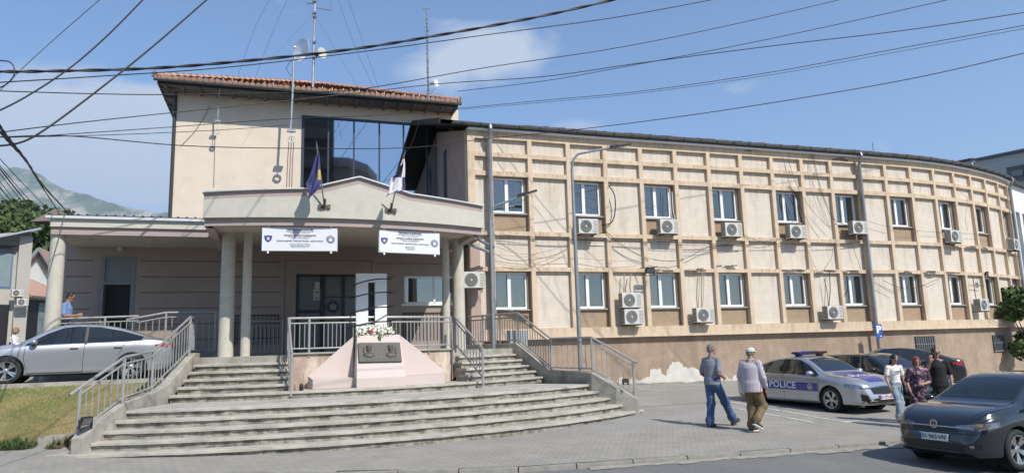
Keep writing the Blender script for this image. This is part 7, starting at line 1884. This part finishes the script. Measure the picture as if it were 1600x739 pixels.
floral = mat('floral_dress', (.03,.02,.035), .9, var=.1, col2=(.42,.22,.30), c2s=16, c2p=(.53,.60)); blackshoe = mat('dark_shoe', (.03,.025,.025), .6, var=.1); whitesole = mat('white_sole', (.7,.7,.69), .6, var=0); brownshoe = mat('brown_shoe', (.09,.06,.05), .6, var=.1)
grey_hair = mat('grey_hair', (.17,.16,.15), .9, var=.3, vs=40); dark_hair = mat('dark_hair', (.018,.012,.010), .6, var=.3, vs=40); red_hair = mat('auburn_hair', (.19,.05,.025), .7, var=.3, vs=40)
SC = 1.03
# man 1: grey shirt and jeans, walking right and away, back leg trailing on the right side of the picture
f1 = foot(1119, 667)
person('grey haired man in a grey shirt and blue jeans, left of the two walking men', f1, R_(-52), 1.80,
    base_pose(head=(0,.03,1.65), pelvis=(0,-.02,.96), hipL=(-.085,-.02,.93), hipR=(.085,-.02,.93),
      knL=(-.085,.0,.50), anL=(-.08,-.10,.09), toeL=(-.08,.07,.04), hlL=(-.08,-.14,.045),
      knR=(.10,.24,.53), anR=(.11,.47,.13), toeR=(.12,.64,.12), hlR=(.11,.44,.06),
      elL=(-.25,-.05,1.14), wrL=(-.20,.15,1.0), elR=(.25,-.10,1.14), wrR=(.19,.13,1.05), hdR=(-.15,.9,-.1), hdL=(.2,.9,-.1)),
    dict(skin=(.30,.165,.115), tone='tan', fat=1.06, turn=-.35, top=dict(mat=gshirt, sleeve=.80, ease=.026, hem=-.06, collar=True), bottom=dict(mat=jeans, r=(.105,.085,.082)), shoe=blackshoe, sole=mat('dark_sole',(.05,.05,.05),.7,var=0), hair=dict(kind='short', mat=grey_hair)))
f2 = foot(1181, 674)
person('man in a pale cap, striped shirt and brown trousers, right of the two walking men', f2, R_(-48), 1.76,
    base_pose(head=(0,.05,1.63), neck=(0,.01,1.49), pelvis=(0,-.02,.96), hipL=(-.085,-.02,.93), hipR=(.085,-.02,.93),
      knL=(-.085,.07,.50), anL=(-.08,-.02,.09), toeL=(-.06,.15,.04), hlL=(-.08,-.06,.045),
      knR=(.12,.16,.52), anR=(.10,-.12,.24), toeR=(.13,.02,.10), hlR=(.10,-.19,.20),
      elL=(-.26,-.04,1.14), wrL=(-.24,.10,.92), elR=(.27,.0,1.12), wrR=(.24,.14,.88)),
    dict(skin=(.30,.165,.115), tone='tan', fat=1.22, turn=-.3, top=dict(mat=stripe, sleeve=1.75, ease=.035, hem=-.14, collar=True), bottom=dict(mat=khaki, r=(.108,.092,.078)), shoe=blackshoe, sole=whitesole, hair=dict(kind='short', mat=grey_hair), cap=mat('cap_cloth',(.52,.53,.46),.9,var=.1)))
def tee_text(t, P, Mh):
    me = text_mesh('HARVARD' if 0 else 'KAMPUS', .055, bold=.003); b = MB()
    b.add([(-v.co.x*0+v.co.x*-1*.9, .163-abs(v.co.x)**2*1.6, 1.315+v.co.y) for v in me.vertices],[tuple(p.vertices) for p in me.polygons]); b.build('shirt_print', black, t, fix=False)
f3 = foot(1406, 660)
person('young woman in a white tee shirt and light jeans looking down, leftmost of three', f3, R_(190), 1.50,
    base_pose(head=(0,.06,1.64), pelvis=(0,0,.97), knL=(-.07,.05,.52), anL=(-.05,.03,.09), knR=(.07,.12,.52), anR=(.045,.06,.10), elL=(-.25,-.01,1.14), elR=(.25,-.01,1.14), wrL=(-.24,.08,.93), wrR=(.24,.08,.93)),
    dict(female=True, skin=(.40,.235,.17), tone='fair', fat=.84, nod=-.42, top=dict(mat=wtee, sleeve=.62, ease=.022, hem=.06), bottom=dict(mat=ljeans, r=(.092,.070,.082)), shoe=blackshoe, sole=whitesole, hair=dict(kind='long', mat=dark_hair), extra=[tee_text]))
f4 = foot(1441, 652); f4b = at(1441, 650, 15.4); f4b.z = gz(f4b.x, f4b.y)
person('woman with short auburn hair in a dark floral dress, in the middle of three', f4b, R_(170), 1.49,
    base_pose(head=(0,.03,1.64), elL=(-.27,.0,1.14), elR=(.27,.0,1.14), wrL=(-.06,.22,1.10), wrR=(.24,.10,.93), hdL=(.8,.45,.05), knL=(-.08,.06,.5)),
    dict(female=True, skin=(.40,.235,.17), tone='fair', fat=1.15, top=dict(mat=floral, name='dress_top', sleeve=.85, ease=.03, hem=-.1), bottom=dict(mat=floral, name='dress_skirt', skirt=True), shoe=blackshoe, hair=dict(kind='bob', mat=red_hair), glasses=False))
f5 = at(1473, 645, 15.9); f5.z = gz(f5.x, f5.y)
person('woman in a long black dress raising a hand to her face, rightmost of three', f5, R_(160), 1.64,
    base_pose(head=(0,.02,1.65), shR=(.185,0,1.42), elR=(.26,.16,1.24), wrR=(.17,.26,1.46), hdR=(-.1,.05,1.0), pnR=(-.3,-.9,0), elL=(-.26,-.02,1.14), wrL=(-.25,.08,.92)),
    dict(female=True, skin=(.38,.215,.15), tone='warm', fat=1.05, turn=.35, top=dict(mat=bdress, name='dress_top', sleeve=.8, ease=.04, hem=-.1), bottom=dict(mat=bdress, name='dress_skirt', skirt=True), shoe=blackshoe, hair=dict(kind='long', mat=mat('brown_hair',(.04,.022,.016),.7,var=.3,vs=40)), glasses=True))
def phone(t, P, Mh):
    b = MB(); w_ = P['wrR']; b.box(-.035,.035,-.006,.006,-.07,.07, Matrix.Translation(w_+Vector((-.05,.13,.03))) @ Matrix.Rotation(R_(-60),4,'X')); b.build('phone_held', black, t)
f6 = W(-6.55,-5.05,ZFL)
f6 = at(101, 520, 19.4); f6.z = ZFL
person('officer in a light blue shirt reading a phone behind the left porch column', f6, R_(-72), 1.87,
    base_pose(head=(0,.08,1.63), neck=(0,.02,1.49), elR=(.24,.02,1.15), wrR=(.12,.27,1.16), elL=(-.24,.02,1.15), wrL=(-.10,.25,1.13), hdR=(-.1,.9,.25), hdL=(.1,.9,.25)),
    dict(skin=(.30,.165,.115), tone='tan', fat=1.08, nod=-.45, top=dict(mat=fabric('light_blue_shirt',(.16,.27,.50)), sleeve=.8, ease=.02, collar=True), bottom=dict(mat=fabric('navy_trousers',(.015,.018,.035))), shoe=blackshoe, hair=dict(kind='short', mat=dark_hair), extra=[phone]))
def papers(t, P, Mh):
    b = MB(); b.box(-.13,.13,-.004,.004,-.16,.16, Matrix.Translation(P['wrR']+Vector((-.12,.12,.02))) @ Matrix.Rotation(R_(-55),4,'X') @ Matrix.Rotation(.5,4,'Z')); b.build('papers', wpaint, t)
f7 = at(21, 545, 25.2); f7.z = ZF
person('person in a white top holding papers behind the black fence', f7, R_(-60), 1.72,
    base_pose(head=(0,.04,1.64), elR=(.24,.05,1.15), wrR=(.16,.25,1.12), elL=(-.24,.05,1.15), wrL=(-.12,.25,1.10), hdR=(-.2,.9,.1), hdL=(.2,.9,.1)),
    dict(female=True, skin=(.36,.20,.135), tone='mid', fat=1.05, top=dict(mat=wtee, sleeve=1.6, ease=.03), bottom=dict(mat=fabric('pale_blue_jeans',(.16,.22,.30))), shoe=brownshoe, hair=dict(kind='bob', mat=mat('fair_hair',(.30,.18,.09),.8,var=.3,vs=40)), glasses=True, extra=[papers]))
